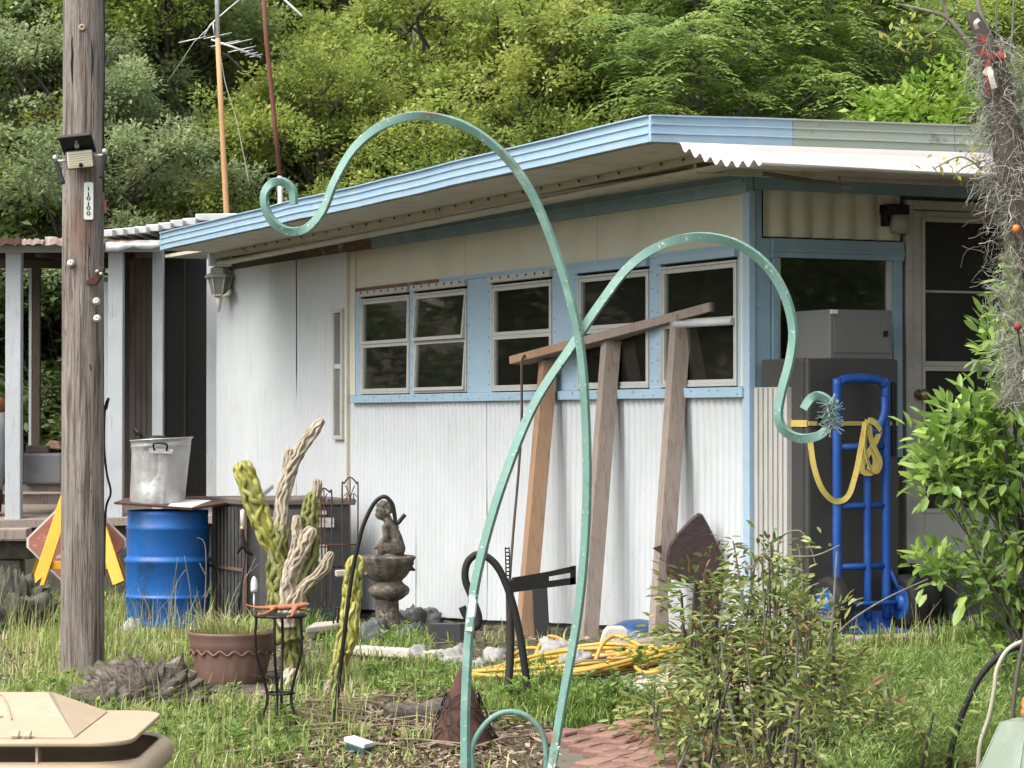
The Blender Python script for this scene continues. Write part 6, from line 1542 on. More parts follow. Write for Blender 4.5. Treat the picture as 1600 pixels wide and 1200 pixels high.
def blades(P, D, H_, W, bend):
    """grass blade: two quads, bending along D"""
    n = len(P); D = D.copy(); D[:, 2] = 0; D = unit(D); S = np.stack([-D[:, 1], D[:, 0], np.zeros(n)], 1)
    up = np.array([0, 0, 1.0]); H_ = H_[:, None]; W = W[:, None]; bend = bend[:, None]
    m = P + up * H_ * .58 + D * H_ * bend * .30; t = P + up * H_ * (1 - .35 * bend) + D * H_ * bend
    V = np.stack([P - S * W * .5, P + S * W * .5, m + S * W * .40, m - S * W * .40, t + S * W * .08, t - S * W * .08], 1).reshape(-1, 3)
    b = (np.arange(n) * 6)[:, None]
    return V, np.concatenate([b + np.array([0, 1, 2, 3]), b + np.array([3, 2, 4, 5])], 1).reshape(-1, 4)
def big_leaf_mesh(name, L, W, mat, curl=.12):
    """single leaf with a midrib fold, 4 quads"""
    xs = [0, .25, .55, .82, 1.0]; ws = [.06, .85, 1.0, .6, .03]
    mb = MB(); vs = []
    for x, w_ in zip(xs, ws):
        z = -curl * L * x * x
        vs += [(x * L, -w_ * W / 2, z + .10 * w_ * W), (x * L, 0, z), (x * L, w_ * W / 2, z + .10 * w_ * W)]
    mb.add(vs, [(i * 3 + j, i * 3 + j + 1, i * 3 + 4 + j, i * 3 + 3 + j) for i in range(4) for j in range(2)], True)
    o = mb.build(name, mat, recalc=False); me = o.data; 
    me.transform(Matrix.Translation(o.location)); bpy.data.objects.remove(o); return me

LF = {}
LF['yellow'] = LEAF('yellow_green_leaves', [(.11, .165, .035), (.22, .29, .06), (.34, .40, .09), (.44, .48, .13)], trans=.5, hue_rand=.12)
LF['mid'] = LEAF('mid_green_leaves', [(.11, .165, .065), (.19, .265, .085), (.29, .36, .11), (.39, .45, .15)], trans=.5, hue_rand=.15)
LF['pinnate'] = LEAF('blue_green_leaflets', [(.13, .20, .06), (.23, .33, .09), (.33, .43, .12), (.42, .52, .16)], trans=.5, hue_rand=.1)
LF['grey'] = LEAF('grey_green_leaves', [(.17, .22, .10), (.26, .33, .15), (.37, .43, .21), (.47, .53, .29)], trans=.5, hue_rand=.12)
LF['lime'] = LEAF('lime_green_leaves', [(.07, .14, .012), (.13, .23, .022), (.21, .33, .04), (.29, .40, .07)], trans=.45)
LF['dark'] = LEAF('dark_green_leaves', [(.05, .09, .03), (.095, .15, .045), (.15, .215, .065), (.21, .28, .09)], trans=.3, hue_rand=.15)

def tree_mesh(seed, Ht, Rx, zlo, n_cl, n_sub, n_leaf, L, W, frond=False, rc=(.5, .95), droop=.2):
    rng = np.random.default_rng(seed); rnd = random.Random(seed)
    # trunk and limbs
    wood = MB()
    lean = Vector((rnd.uniform(-.08, .08), rnd.uniform(-.05, .05), 0)) * Ht
    trunk = [Vector((lean.x * f ** 1.5 + .08 * math.sin(f * 7 + seed), lean.y * f ** 1.5 + .08 * math.cos(f * 6), -.3 + (Ht * .9 + .3) * f)) for f in np.linspace(0, 1, 10)]
    r0 = .022 * Ht
    wood.tube(trunk, [r0 * (1.25 if i == 0 else 1) * (1 - .85 * i / 9) for i in range(10)], 9)
    C = []
    for i in range(n_cl):
        h = rnd.random() ** .8; z = zlo + (Ht - zlo) * h
        env = math.sin(math.pi * min(1, .16 + .80 * h)) ** .7          # crown outline
        a = rnd.uniform(0, 2 * math.pi); q = Rx * env * (rnd.random() ** .45) * rnd.uniform(.75, 1.12)
        c = Vector((lean.x * .6 + q * math.cos(a), lean.y * .6 + q * math.sin(a), z)); C.append(c)
        f = max(.12, min(.86, (z - q * .75) / (Ht * .9))); s0 = trunk[min(9, int(f * 9))].lerp(trunk[min(9, int(f * 9) + 1)], f * 9 % 1)
        mid = s0.lerp(c, .5) + Vector((rnd.uniform(-.25, .25), rnd.uniform(-.25, .25), rnd.uniform(-.1, .35)))
        rr_ = r0 * rnd.uniform(.22, .40)
        wood.tube(smooth_path([s0, mid, c], 4), [rr_ * (1 - .8 * k / 8) for k in range(9)], 5, caps=False)
        for _ in range(2):
            e = c + Vector((rnd.uniform(-1, 1), rnd.uniform(-1, 1), rnd.uniform(-.1, .8))) * .6
            wood.tube([mid.lerp(c, .6), mid.lerp(e, .7), e], [rr_ * .4, rr_ * .28, rr_ * .1], 4, caps=False)
    C = np.array(C)
    rcs = rng.uniform(rc[0] * .7, rc[1] * 1.1, n_cl)
    # sub clumps on the clumps' domes
    d = unit(rng.normal(size=(n_cl, n_sub, 3))); d[..., 2] = np.where(d[..., 2] < -.35, -d[..., 2], d[..., 2])
    sub = C[:, None] + d * rcs[:, None, None] * np.where(rng.random((n_cl, n_sub, 1)) < .16, rng.uniform(1.0, 1.55, (n_cl, n_sub, 1)), rng.uniform(.4, 1.08, (n_cl, n_sub, 1))) * np.array([1, 1, .76])
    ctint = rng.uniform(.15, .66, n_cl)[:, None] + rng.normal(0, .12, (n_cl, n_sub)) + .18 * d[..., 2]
    sub = sub.reshape(-1, 3); ctint = ctint.reshape(-1); dd = d.reshape(-1, 3); ns = len(sub)
    if not frond:
        o = unit(rng.normal(size=(ns, n_leaf, 3))); o[..., 2] *= .7
        P = sub[:, None] + o * rng.uniform(.04, .29, (ns, n_leaf, 1))
        D = o + dd[:, None] * .5 + rng.normal(0, .35, (ns, n_leaf, 3)); D[..., 2] -= droop
        Nn = np.array([0, 0, 1.0]) + rng.normal(0, .45, (ns, n_leaf, 3)) + o * .35
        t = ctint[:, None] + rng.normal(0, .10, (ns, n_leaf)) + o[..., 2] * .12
    else:
        # pinnate: leaflets along arching rachises
        nr = max(3, n_leaf // 14); a = rng.uniform(0, 2 * np.pi, (ns, nr)); k = np.linspace(.1, 1, 10)
        base = sub[:, None, None, :]
        dirh = np.stack([np.cos(a), np.sin(a), np.zeros_like(a)], -1)[:, :, None, :]
        ll = rng.uniform(.40, .75, (ns, nr, 1, 1))
        ax = base + dirh * ll * k[None, None, :, None] + np.array([0, 0, 1.0]) * (.16 * k - .34 * k ** 2)[None, None, :, None] * ll * 2
        P = np.concatenate([ax, ax], 2); sd = np.concatenate([np.ones(10), -np.ones(10)])
        side = np.stack([-np.sin(a), np.cos(a), np.zeros_like(a)], -1)[:, :, None, :] * sd[None, None, :, None]
        D = side + dirh * .5 + np.array([0, 0, -.35]) + rng.normal(0, .12, P.shape)
        Nn = np.array([0, 0, 1.0]) + rng.normal(0, .25, P.shape)
        t = ctint[:, None, None] + rng.normal(0, .07, P.shape[:3])
    P = P.reshape(-1, 3); D = D.reshape(-1, 3); Nn = Nn.reshape(-1, 3); t = np.clip(t.reshape(-1), 0, 1)
    V, Fc = leaf_quads(P, D, Nn, L * rng.uniform(.5, 1.5, len(P)), W * rng.uniform(.8, 1.2, len(P)))
    return wood, V, Fc, t

TREES = {}
def tree_kind(key, bark, leafmat, **kw):
    wood, V, Fc, t = tree_mesh(**kw)
    wo_ = wood.build('trunk', MT[bark], recalc=False); me1 = wo_.data; me1.transform(Matrix.Translation(wo_.location)); bpy.data.objects.remove(wo_)
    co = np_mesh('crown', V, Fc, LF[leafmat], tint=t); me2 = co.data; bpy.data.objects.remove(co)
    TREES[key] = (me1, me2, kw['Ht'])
def plant_tree(key, name, x, y, h, rot, label, cat='tree', group=None, wide=1.0, zoff=0):
    me1, me2, Ht = TREES[key]; s = h / Ht
    r_ = thing(name, label, cat, (x, y, g(x, y) + zoff), group)
    r_.rotation_euler = (0, 0, rot); r_.scale = (s * wide, s * wide, s)
    for nm, me in (('trunk', me1), ('crown', me2)):
        o = bpy.data.objects.new(nm, me); COL.objects.link(o); o.parent = r_
    return r_
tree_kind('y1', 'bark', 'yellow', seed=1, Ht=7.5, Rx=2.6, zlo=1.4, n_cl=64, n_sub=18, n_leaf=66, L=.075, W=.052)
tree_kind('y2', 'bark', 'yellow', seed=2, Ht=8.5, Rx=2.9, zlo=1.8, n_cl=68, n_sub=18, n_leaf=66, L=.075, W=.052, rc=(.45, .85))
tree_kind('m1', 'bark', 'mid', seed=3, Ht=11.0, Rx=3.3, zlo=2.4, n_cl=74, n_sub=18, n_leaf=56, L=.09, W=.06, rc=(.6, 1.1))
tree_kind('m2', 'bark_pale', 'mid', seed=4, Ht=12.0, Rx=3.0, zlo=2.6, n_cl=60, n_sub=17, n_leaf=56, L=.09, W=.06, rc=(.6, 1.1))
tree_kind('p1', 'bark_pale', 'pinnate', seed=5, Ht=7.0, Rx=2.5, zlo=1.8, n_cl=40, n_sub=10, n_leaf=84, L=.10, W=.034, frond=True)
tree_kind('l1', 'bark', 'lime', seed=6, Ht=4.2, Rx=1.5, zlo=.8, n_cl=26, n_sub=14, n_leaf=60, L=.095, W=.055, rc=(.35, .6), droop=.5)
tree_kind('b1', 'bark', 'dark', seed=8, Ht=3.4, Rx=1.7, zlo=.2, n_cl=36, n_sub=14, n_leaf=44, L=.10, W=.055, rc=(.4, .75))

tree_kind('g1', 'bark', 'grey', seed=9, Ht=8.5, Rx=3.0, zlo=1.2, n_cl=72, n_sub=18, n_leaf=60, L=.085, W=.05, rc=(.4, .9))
def place(px, d): return (px - 800) / F * d
TR_ = random.Random(21)
# first row, right behind the roof
row = [
 ('y2', 250, 29.5, 6.6, 'bushy yellow-green tree behind the ribbed porch roof'),
 ('y1', 470, 28.5, 4.8, 'low rounded yellow-green tree behind the curled end of the green hook'),
 ('y1', 640, 29.8, 5.6, 'rounded yellow-green tree framed by the arch of the tall green hook'),
 ('y1', 800, 29.0, 5.4, 'rounded yellow-green tree behind the blue roof edge, right of the tall hook arch'),
 ('y2', 930, 30.5, 6.4, 'broad yellow-green tree behind the corner of the blue roof'),
 ('p1', 1090, 29.0, 5.9, 'feathery blue-green tree just behind the roof corner'),
 ('p1', 1260, 30.0, 6.4, 'feathery blue-green tree where the roof edge turns from blue to grey'),
 ('p1', 1390, 31.0, 5.6, 'feathery blue-green tree next to the lime green tree'),
 ('l1', 1475, 26.5, 4.3, 'bright lime green shrubby tree above the weathered roof edge'),
 ('l1', 1620, 27.5, 3.9, 'bright lime green shrubby tree behind the moss-draped trunk'),
 ('g1', 110, 27.6, 5.2, 'grey-green tree close behind the porch roof beside the pole'),
 ('y2', -30, 28.6, 6.2, 'yellow-green tree beyond the white porch posts'),
 ('m1', 180, 32.0, 6.8, 'mid-green tree between the pole and the tan mast'),
 ('g1', 40, 30.0, 7.4, 'grey-green tree standing behind the porch and pole'),
 ('g1', -120, 30.0, 7.6, 'grey-green tree beyond the porch, away from the pole'),
]
for key, px, d, h, lb in row:
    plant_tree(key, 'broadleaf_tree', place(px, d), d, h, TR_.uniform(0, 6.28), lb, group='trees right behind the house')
row2 = [('g1', -150), ('g1', 20), ('y1', 170), ('y2', 330), ('m1', 470), ('y1', 590), ('y2', 710), ('y1', 850), ('y2', 990), ('m1', 1130), ('p1', 1230), ('y2', 1350), ('m2', 1480), ('m2', 1600), ('m1', 1750)]
LB2 = {'g': 'grey-green tree halfway up the added wooded slope', 'y': 'yellow-green tree halfway up the added wooded slope', 'm': 'mid-green tree halfway up the added wooded slope', 'p': 'feathery tree halfway up the added wooded slope'}
for i, (key, px) in enumerate(row2):
    d = 33.5 + 2.2 * TR_.random()
    plant_tree(key, 'woodland_tree', place(px, d), d, 5.4 + 1.8 * TR_.random(), TR_.uniform(0, 6.28), LB2[key[0]], group=LB2[key[0]] + 's', wide=1.1)
for r_, (d0, h0, n_) in enumerate(((39, 6.2, 13), (45, 7.0, 13), (52, 8.5, 12))):
    for i in range(n_):
        d = d0 + 3.5 * TR_.random(); px = -230 + i * 2060 / (n_ - 1) + TR_.uniform(-50, 50)
        key = TR_.choice(('m1', 'y2', 'm2', 'm1', 'y1') if r_ < 2 else ('m1', 'm2'))
        lb = ('yellow-green' if key[0] == 'y' else 'mid-green') + (' forest tree high on the added wooded slope', ' forest tree near the top of the added wooded slope', ' forest tree on the crest of the added wooded slope')[r_]
        plant_tree(key, 'forest_tree', place(px, d), d, h0 + 2.2 * TR_.random(), TR_.uniform(0, 6.28), lb, group=lb + 's', wide=1.12)
# dead pale trunks among the crowns
for i, (px, d, h, ln_) in enumerate(((630, 31.5, 7.2, .3), (1200, 30.5, 5.6, -.5), (1285, 31, 6.4, .35), (845, 32, 6.6, -.3), (295, 30.2, 4.6, .8))):
    x = place(px, d); b = Vector((x, d, g(x, d))); lb = ('straight bare pale trunk behind the arch of the tall hook', 'slanting bare pale trunk among the feathery trees', 'forked bare pale trunk above the painted roof edge', 'bare pale trunk in the yellow-green crowns above the roof', 'leaning bare branch tree by the tan antenna mast')[i]
    t = thing('dead_tree', lb, 'tree', b, 'dead trunks in the wood'); rr = random.Random(i + 5)
    mb = MB(); pth = [b + Vector((ln_ * f * f + .05 * math.sin(f * 9), 0, h * f)) for f in np.linspace(0, 1, 10)]; mb.tube(pth, [.055 * (1 - .8 * f) for f in np.linspace(0, 1, 10)], 7); mb.build('trunk', MT['bark_pale'], t)
    for j in range(9):
        p0 = pth[4 + j % 6]; e = p0 + Vector((rr.choice((-1, 1)) * rr.uniform(.3, .9), rr.uniform(-.4, .2), rr.uniform(.1, .7))); mb = MB(); mb.tube([p0, p0.lerp(e, .5) + Vector((0, 0, .08)), e], [.02, .014, .006], 5); mb.build('branch', MT['bark_pale'], t)
for i, (px, d, h) in enumerate(((-60, 27.5, 3.2), (60, 28, 2.8), (150, 27, 2.9), (260, 29, 2.6), (-160, 28, 3.4), (20, 33, 3.6), (350, 31, 3.3), (560, 32, 3.2), (760, 32.5, 3.2), (1000, 33, 3.3), (1330, 33, 3.2), (1550, 31, 3.2))):
    plant_tree('b1', 'understorey_bush', place(px, d), d, h, TR_.uniform(0, 6.28), 'dark green bush growing under the trees', 'bush', group='dark bushes under the trees', wide=1.2)
# woodland to the left and right of the yard, mirrored in the windows
for i, (x, y, h, key) in enumerate(((-13, 20, 9, 'm1'), (-15, 26, 11, 'm2'), (-12, 31, 9, 'y2'), (-18, 17, 10, 'm1'), (-11, 25, 4, 'b1'), (-12.5, 16, 4, 'b1'), (-20, 22, 13, 'm2'), (-19, 32, 13, 'm1'), (12, 9, 9, 'm1'), (14, 14, 11, 'm2'), (15, 5, 10, 'm1'), (11, 12, 4, 'b1'), (13, 18, 10, 'y2'), (17, 10, 13, 'm2'))):
    plant_tree(key, 'side_tree', x, y, h, TR_.uniform(0, 6.28), 'woodland tree at the side of the yard', 'tree', group='woodland at the sides of the yard', wide=1.2)

# ------------------------------------------------------------------ grass and litter
GM = LEAF('grass_blades', [(.06, .13, .02), (.13, .23, .035), (.23, .31, .065), (.37, .34, .15), (.48, .40, .26)], trans=.35, rough=.5)
def in_house(P):
    q = P[:, :2] - np.array([HC.x, HC.y]); t = q @ np.array([HA.x, HA.y]); s = q @ np.array([HB.x, HB.y])
    return ((t > -.05) & (s > -.03) & (t < 9)) | ((t > -.9) & (s > .05) & (t < .0))
def in_path(P):
    """over the concrete or the bricks, roughly"""
    X, Y = P[:, 0], P[:, 1]
    px = 800 + F * X / Y; py = 656 + F * (CAM.z - P[:, 2]) / Y
    return (((px - 362) / 78) ** 2 + ((py - 1062) / 30) ** 2 < 1) | (((px - 432) / 40) ** 2 + ((py - 1140) / 26) ** 2 < 1) | (((px - 1090) / 205) ** 2 + ((py - 1062) / 46) ** 2 < 1) | (((px - 960) / 95) ** 2 + ((py - 1185) / 38) ** 2 < 1)
def tufts(regions):
    Ps, Hs, Ts, Bs = [], [], [], []
    for (cx, cy, rx, ry, n, h, per, tint, spread) in regions:
        a = RNG.uniform(0, 2 * np.pi, n); r = np.sqrt(RNG.random(n))
        px = np.stack([cx + rx * r * np.cos(a), cy + ry * r * np.sin(a)], 1)
        px = px[px[:, 1] > 900]
        G = gps(px); n = len(G)
        P = np.repeat(G, per, 0) + np.concatenate([RNG.normal(0, spread, (n * per, 2)), np.zeros((n * per, 1))], 1)
        P[:, 2] = gz(P[:, 0], P[:, 1]) - .01
        th = np.repeat(h * RNG.uniform(.45, 1.25, n), per)
        tt = np.repeat(tint + RNG.normal(0, .10, n), per)
        Ps.append(P); Hs.append(th * RNG.uniform(.5, 1.2, n * per)); Ts.append(tt + RNG.normal(0, .09, n * per)); Bs.append(RNG.uniform(.1, .9, n * per))
    P = np.concatenate(Ps); Hh = np.concatenate(Hs); T = np.concatenate(Ts); B = np.concatenate(Bs)
    return P, Hh, T, B
REG = [  # cx, cy, rx, ry, tufts, height, blades, tint, spread
 (60, 1030, 130, 55, 300, .10, 14, .50, .05),
 (230, 1040, 130, 50, 330, .09, 14, .45, .05),
 (300, 1160, 190, 60, 430, .10, 14, .40, .05),
 (90, 1120, 130, 50, 250, .12, 16, .35, .05),
 (390, 1120, 90, 60, 130, .07, 12, .45, .05),
 (640, 1062, 110, 20, 300, .09, 14, .36, .04),
 (820, 1100, 100, 34, 300, .10, 14, .30, .04),
 (920, 1120, 70, 26, 160, .12, 14, .20, .04),
 (500, 1090, 70, 60, 60, .14, 12, .45, .05),
 (560, 1180, 110, 30, 50, .10, 12, .40, .05),
 (330, 955, 130, 22, 240, .16, 16, .25, .06),
 (420, 965, 90, 26, 160, .16, 16, .25, .05),
 (590, 1010, 80, 24, 150, .11, 14, .35, .05),
 (1380, 1050, 130, 34, 250, .08, 14, .55, .05),
 (1200, 1150, 200, 60, 200, .10, 12, .55, .06),
 (1450, 1150, 160, 60, 300, .12, 14, .42, .05),
 (860, 1060, 120, 20, 60, .10, 12, .3, .04),
 (1020, 1100, 50, 30, 60, .12, 12, .2, .04),
 (100, 965, 110, 24, 200, .16, 14, .42, .05),
 (1330, 1022, 70, 8, 70, .15, 12, .55, .04), (1440, 1022, 110, 9, 130, .17, 12, .5, .04), (1540, 1024, 70, 10, 80, .2, 12, .4, .04),
]
P, Hh, T, B = tufts(REG)
# thin general cover so that the yard goes on outside the frame
n = 17000
X = RNG.uniform(-7, 7, n); Y = RNG.uniform(7, 24, n)
P2 = np.stack([X, Y, gz(X, Y) - .01], 1); keep = ~in_path(P2) & ~((np.abs(X + .55) < .45) & (np.abs(Y - 12.3) < .9))
P2 = P2[keep]
P = np.concatenate([P, P2]); Hh = np.concatenate([Hh, RNG.uniform(.04, .13, len(P2))]); T = np.concatenate([T, RNG.uniform(.2, .7, len(P2))]); B = np.concatenate([B, RNG.uniform(.2, 1, len(P2))])
# tall dry stalks
reg2 = [(110, 1010, 110, 60, 90, .42, 3, .62, .05), (50, 1010, 70, 60, 60, .38, 3, .55, .05), (250, 1000, 90, 40, 50, .34, 3, .6, .05), (1330, 1030, 120, 40, 60, .30, 3, .66, .05), (560, 1150, 120, 40, 40, .30, 2, .75, .05), (1420, 1120, 170, 60, 150, .34, 3, .55, .06), (1180, 1160, 160, 40, 70, .30, 3, .7, .06), (300, 1150, 160, 45, 90, .22, 3, .7, .05), (310, 985, 60, 20, 40, .35, 3, .75, .05)]
Pb, Hb, Tb, Bb = tufts(reg2)
T = T + np.where(RNG.random(len(T)) < .18, RNG.uniform(.2, .5, len(T)), 0)
keep = ~in_house(P) & ~in_path(P); P, Hh, T, B = P[keep], Hh[keep], T[keep], B[keep]
keep = ~in_house(Pb); Pb, Hb, Tb, Bb = Pb[keep], Hb[keep], Tb[keep], Bb[keep]
V, Fc = blades(P, RNG.normal(size=P.shape), Hh, RNG.uniform(.005, .010, len(P)), B)
o = np_mesh('grass', V, Fc, GM, tint=np.repeat(np.clip(T, 0, 1), 2)); tag(o, 'rough green and straw coloured grass of the yard', 'grass', kind='stuff')
V, Fc = blades(Pb, RNG.normal(size=Pb.shape), Hb * .95, RNG.uniform(.003, .006, len(Pb)), Bb * .5)
o = np_mesh('dry_stalks', V, Fc, GM, tint=np.repeat(np.clip(Tb, 0, 1), 2)); tag(o, 'tall dry grass stalks round the utility pole', 'grass', kind='stuff')
# leaf litter and chips
n = 15000
pxl = np.stack([RNG.uniform(-60, 1660, n), 930 + 330 * RNG.random(n) ** 1.0], 1)
G = gps(pxl); extra = np.stack([RNG.normal(590, 110, 6000), RNG.normal(1150, 40, 6000)], 1); G = np.concatenate([G, gps(extra)])
G = G[~in_house(G)]; G = G[~in_path(G) | (RNG.random(len(G)) < .12)]
G[:, 2] += RNG.uniform(.005, .035, len(G)); D = RNG.normal(size=G.shape); D[:, 2] *= .25; Nn = np.array([0, 0, 1.]) + RNG.normal(0, .35, G.shape)
V, Fc = leaf_quads(G, D, Nn, RNG.uniform(.02, .07, len(G)), RNG.uniform(.008, .028, len(G)))
LM = LEAF('leaf_litter', [(.035, .022, .014), (.10, .06, .035), (.20, .14, .09), (.33, .27, .19)], trans=.1, rough=.8)
o = np_mesh('leaf_litter', V, Fc, LM, tint=RNG.random(len(Fc))); tag(o, 'brown leaf litter and bark chips on the ground', 'leaf litter', kind='stuff')
mb = MB(); rr = random.Random(77)
for i in range(120):
    if i < 70: A = gp(rr.gauss(580, 90), rr.gauss(1150, 30))
    else: A = gp(rr.uniform(100, 1500), rr.uniform(1010, 1200))
    a = rr.uniform(-.7, .7) + (math.pi if rr.random() < .5 else 0); L_ = rr.uniform(.12, .5)
    Bq = A + Vector((math.cos(a) * L_, math.sin(a) * L_, rr.uniform(0, .05))); A.z += .02; Bq.z = g(Bq.x, Bq.y) + .02 + rr.uniform(0, .05)
    r_ = rr.uniform(.003, .009)
    mb.tube([A, A.lerp(Bq, .5) + Vector((0, rr.uniform(-.03, .03), rr.uniform(0, .03))), Bq], [r_, r_ * .9, r_ * .6], 5)
o = mb.build('fallen_twigs', M('bleached_twigs', (.24, .19, .13), vary=.4, vscale=2, rough=.9), recalc=False); tag(o, 'bleached fallen twigs scattered over the yard', 'twigs', kind='stuff')

# broadleaf weeds
def weeds(name, label, regions, L, W, mat, hgt, per):
    Ps, Ds, Ns, Ts, stems = [], [], [], [], MB()
    for (cx, cy, rx, ry, n) in regions:
        a = RNG.uniform(0, 2 * np.pi, n); r = np.sqrt(RNG.random(n)); G = gps(np.stack([cx + rx * r * np.cos(a), np.maximum(935, cy + ry * r * np.sin(a))], 1))
        for q in G:
            if in_house(q[None])[0]: continue
            h = hgt * RNG.uniform(.4, 1.2); lean = RNG.normal(0, .25, 2) * h
            tip = Vector((q[0] + lean[0], q[1] + lean[1], q[2] + h)); b = Vector(q)
            stems.tube([b, b.lerp(tip, .5), tip], [.003, .0025, .0012], 4, caps=False)
            k = RNG.random(per) ** .7
            Pp = np.array(b)[None] * (1 - k[:, None]) + np.array(tip)[None] * k[:, None]
            an = RNG.uniform(0, 2 * np.pi, per); D = np.stack([np.cos(an), np.sin(an), RNG.uniform(-.1, .7, per)], 1)
            Ps.append(Pp); Ds.append(D); Ns.append(np.array([0, 0, 1.]) + RNG.normal(0, .3, D.shape)); Ts.append(np.clip(RNG.normal(.5, .2) + RNG.normal(0, .15, per), 0, 1))
    P = np.concatenate(Ps); V, Fc = leaf_quads(P, np.concatenate(Ds), np.concatenate(Ns), L * RNG.uniform(.6, 1.3, len(P)), W * RNG.uniform(.7, 1.2, len(P)))
    t = thing(name, label, 'weeds', (0, 12, 0)); tag(t, kind='stuff')
    o = np_mesh('leaves', V, Fc, mat, t, tint=np.concatenate(Ts)); tag(o, kind='stuff')
    o = stems.build('stems', M('green_stems', (.09, .13, .03), rough=.6), t, recalc=False); tag(o, kind='stuff')
LF['weed'] = LEAF('weed_leaves', [(.06, .12, .02), (.11, .20, .035), (.19, .29, .06), (.30, .36, .09)], trans=.4)
weeds('broadleaf_weeds', 'leafy green weeds growing through the grass', [(880, 1100, 90, 30, 60), (980, 1110, 50, 30, 40), (1010, 1040, 60, 20, 12), (320, 1150, 160, 50, 60), (640, 1080, 80, 30, 40), (420, 1160, 60, 40, 30), (150, 1090, 120, 40, 40), (440, 960, 90, 20, 24), (350, 950, 60, 16, 24), (1480, 1060, 110, 60, 50), (620, 1010, 30, 14, 14)], .045, .02, LF['weed'], .11, 14)

# ------------------------------------------------------------------ pot grass
def pot_grass():
    b, d, k, zt, r = POT
    n = 420; a = RNG.uniform(0, 6.28, n); q = r * .85 * np.sqrt(RNG.random(n))
    P = np.stack([b.x + q * np.cos(a), d + q * np.sin(a), np.full(n, zt - .05)], 1)
    out = np.stack([np.cos(a), np.sin(a), np.zeros(n)], 1) + RNG.normal(0, .5, (n, 3))
    V, Fc = blades(P, out, RNG.uniform(.07, .20, n), RNG.uniform(.005, .009, n), RNG.uniform(.3, 1.1, n))
    o = np_mesh('pot_grass', V, Fc, GM, bpy.data.objects['flower_pot'], tint=np.repeat(np.clip(RNG.normal(.6, .22, n), 0, 1), 2)); tag(o, kind='stuff')
pot_grass()

# ------------------------------------------------------------------ cactus
MC = {'y': M('yellow_cactus_skin', (.31, .30, .055), [((.50, .47, .21), 12, .5, .72), ((.17, .18, .04), 7, .52, .72), ((.34, .27, .17), 9, .62, .72)], rough=.6, vary=.3, vscale=14),
      'g': M('olive_cactus_skin', (.16, .17, .045), [((.30, .30, .07), 9, .5, .75), ((.36, .31, .20), 12, .6, .75)], rough=.6, vary=.2, vscale=8),
      't': M('dead_tan_cactus', (.40, .33, .24), [((.56, .50, .41), 14, .5, .7), ((.20, .15, .11), 10, .55, .75)], rough=.8, vary=.25, vscale=9)}
def cactus_col(mb, pts, rads, d, seed, ribs=9, amp=.26):
    """a core with wavy rope-like ridges twining along it"""
    path = smooth_path([at(x, y, d + (dy[0] if dy else 0)) for x, y, *dy in pts], 14); m_ = len(path); k = d / F
    frames = []; nrm = Vector((1, 0, 0)); L_ = 0
    for i, p in enumerate(path):
        dd = (path[min(i + 1, m_ - 1)] - path[max(i - 1, 0)]).normalized(); nrm = (nrm - dd * nrm.dot(dd)).normalized(); bn = dd.cross(nrm)
        if i: L_ += (p - path[i - 1]).length
        f = i / (m_ - 1); r_ = float(np.interp(f, np.linspace(0, 1, len(rads)), rads)) * k * .88
        if f > .86: r_ *= math.sqrt(max(.05, 1 - ((f - .86) / .15) ** 2))
        frames.append((p, nrm, bn, r_, L_))
    mb.tube([f[0] for f in frames], [f[3] * .72 for f in frames], 12)
    for q in range(ribs):
        a0 = 2 * math.pi * q / ribs + seed; pp = []; rr_ = []
        for i, (p, n_, b_, r_, l_) in enumerate(frames):
            a = a0 + 1.0 * mnoise.noise(Vector((q * 1.7 + seed, l_ * 9, 0))) + .5 * mnoise.noise(Vector((q * 3.1, l_ * 30, seed)))
            w_ = .82 + .13 * mnoise.noise(Vector((q * 2.3, l_ * 26, seed + 4)))
            pp.append(p + (n_ * math.cos(a) + b_ * math.sin(a)) * r_ * w_)
            rr_.append(max(.002, r_ * (.25 + .10 * mnoise.noise(Vector((q * 4.7, l_ * 34, seed + 9))))))
        mb.tube(pp, rr_, 7)
    return mb
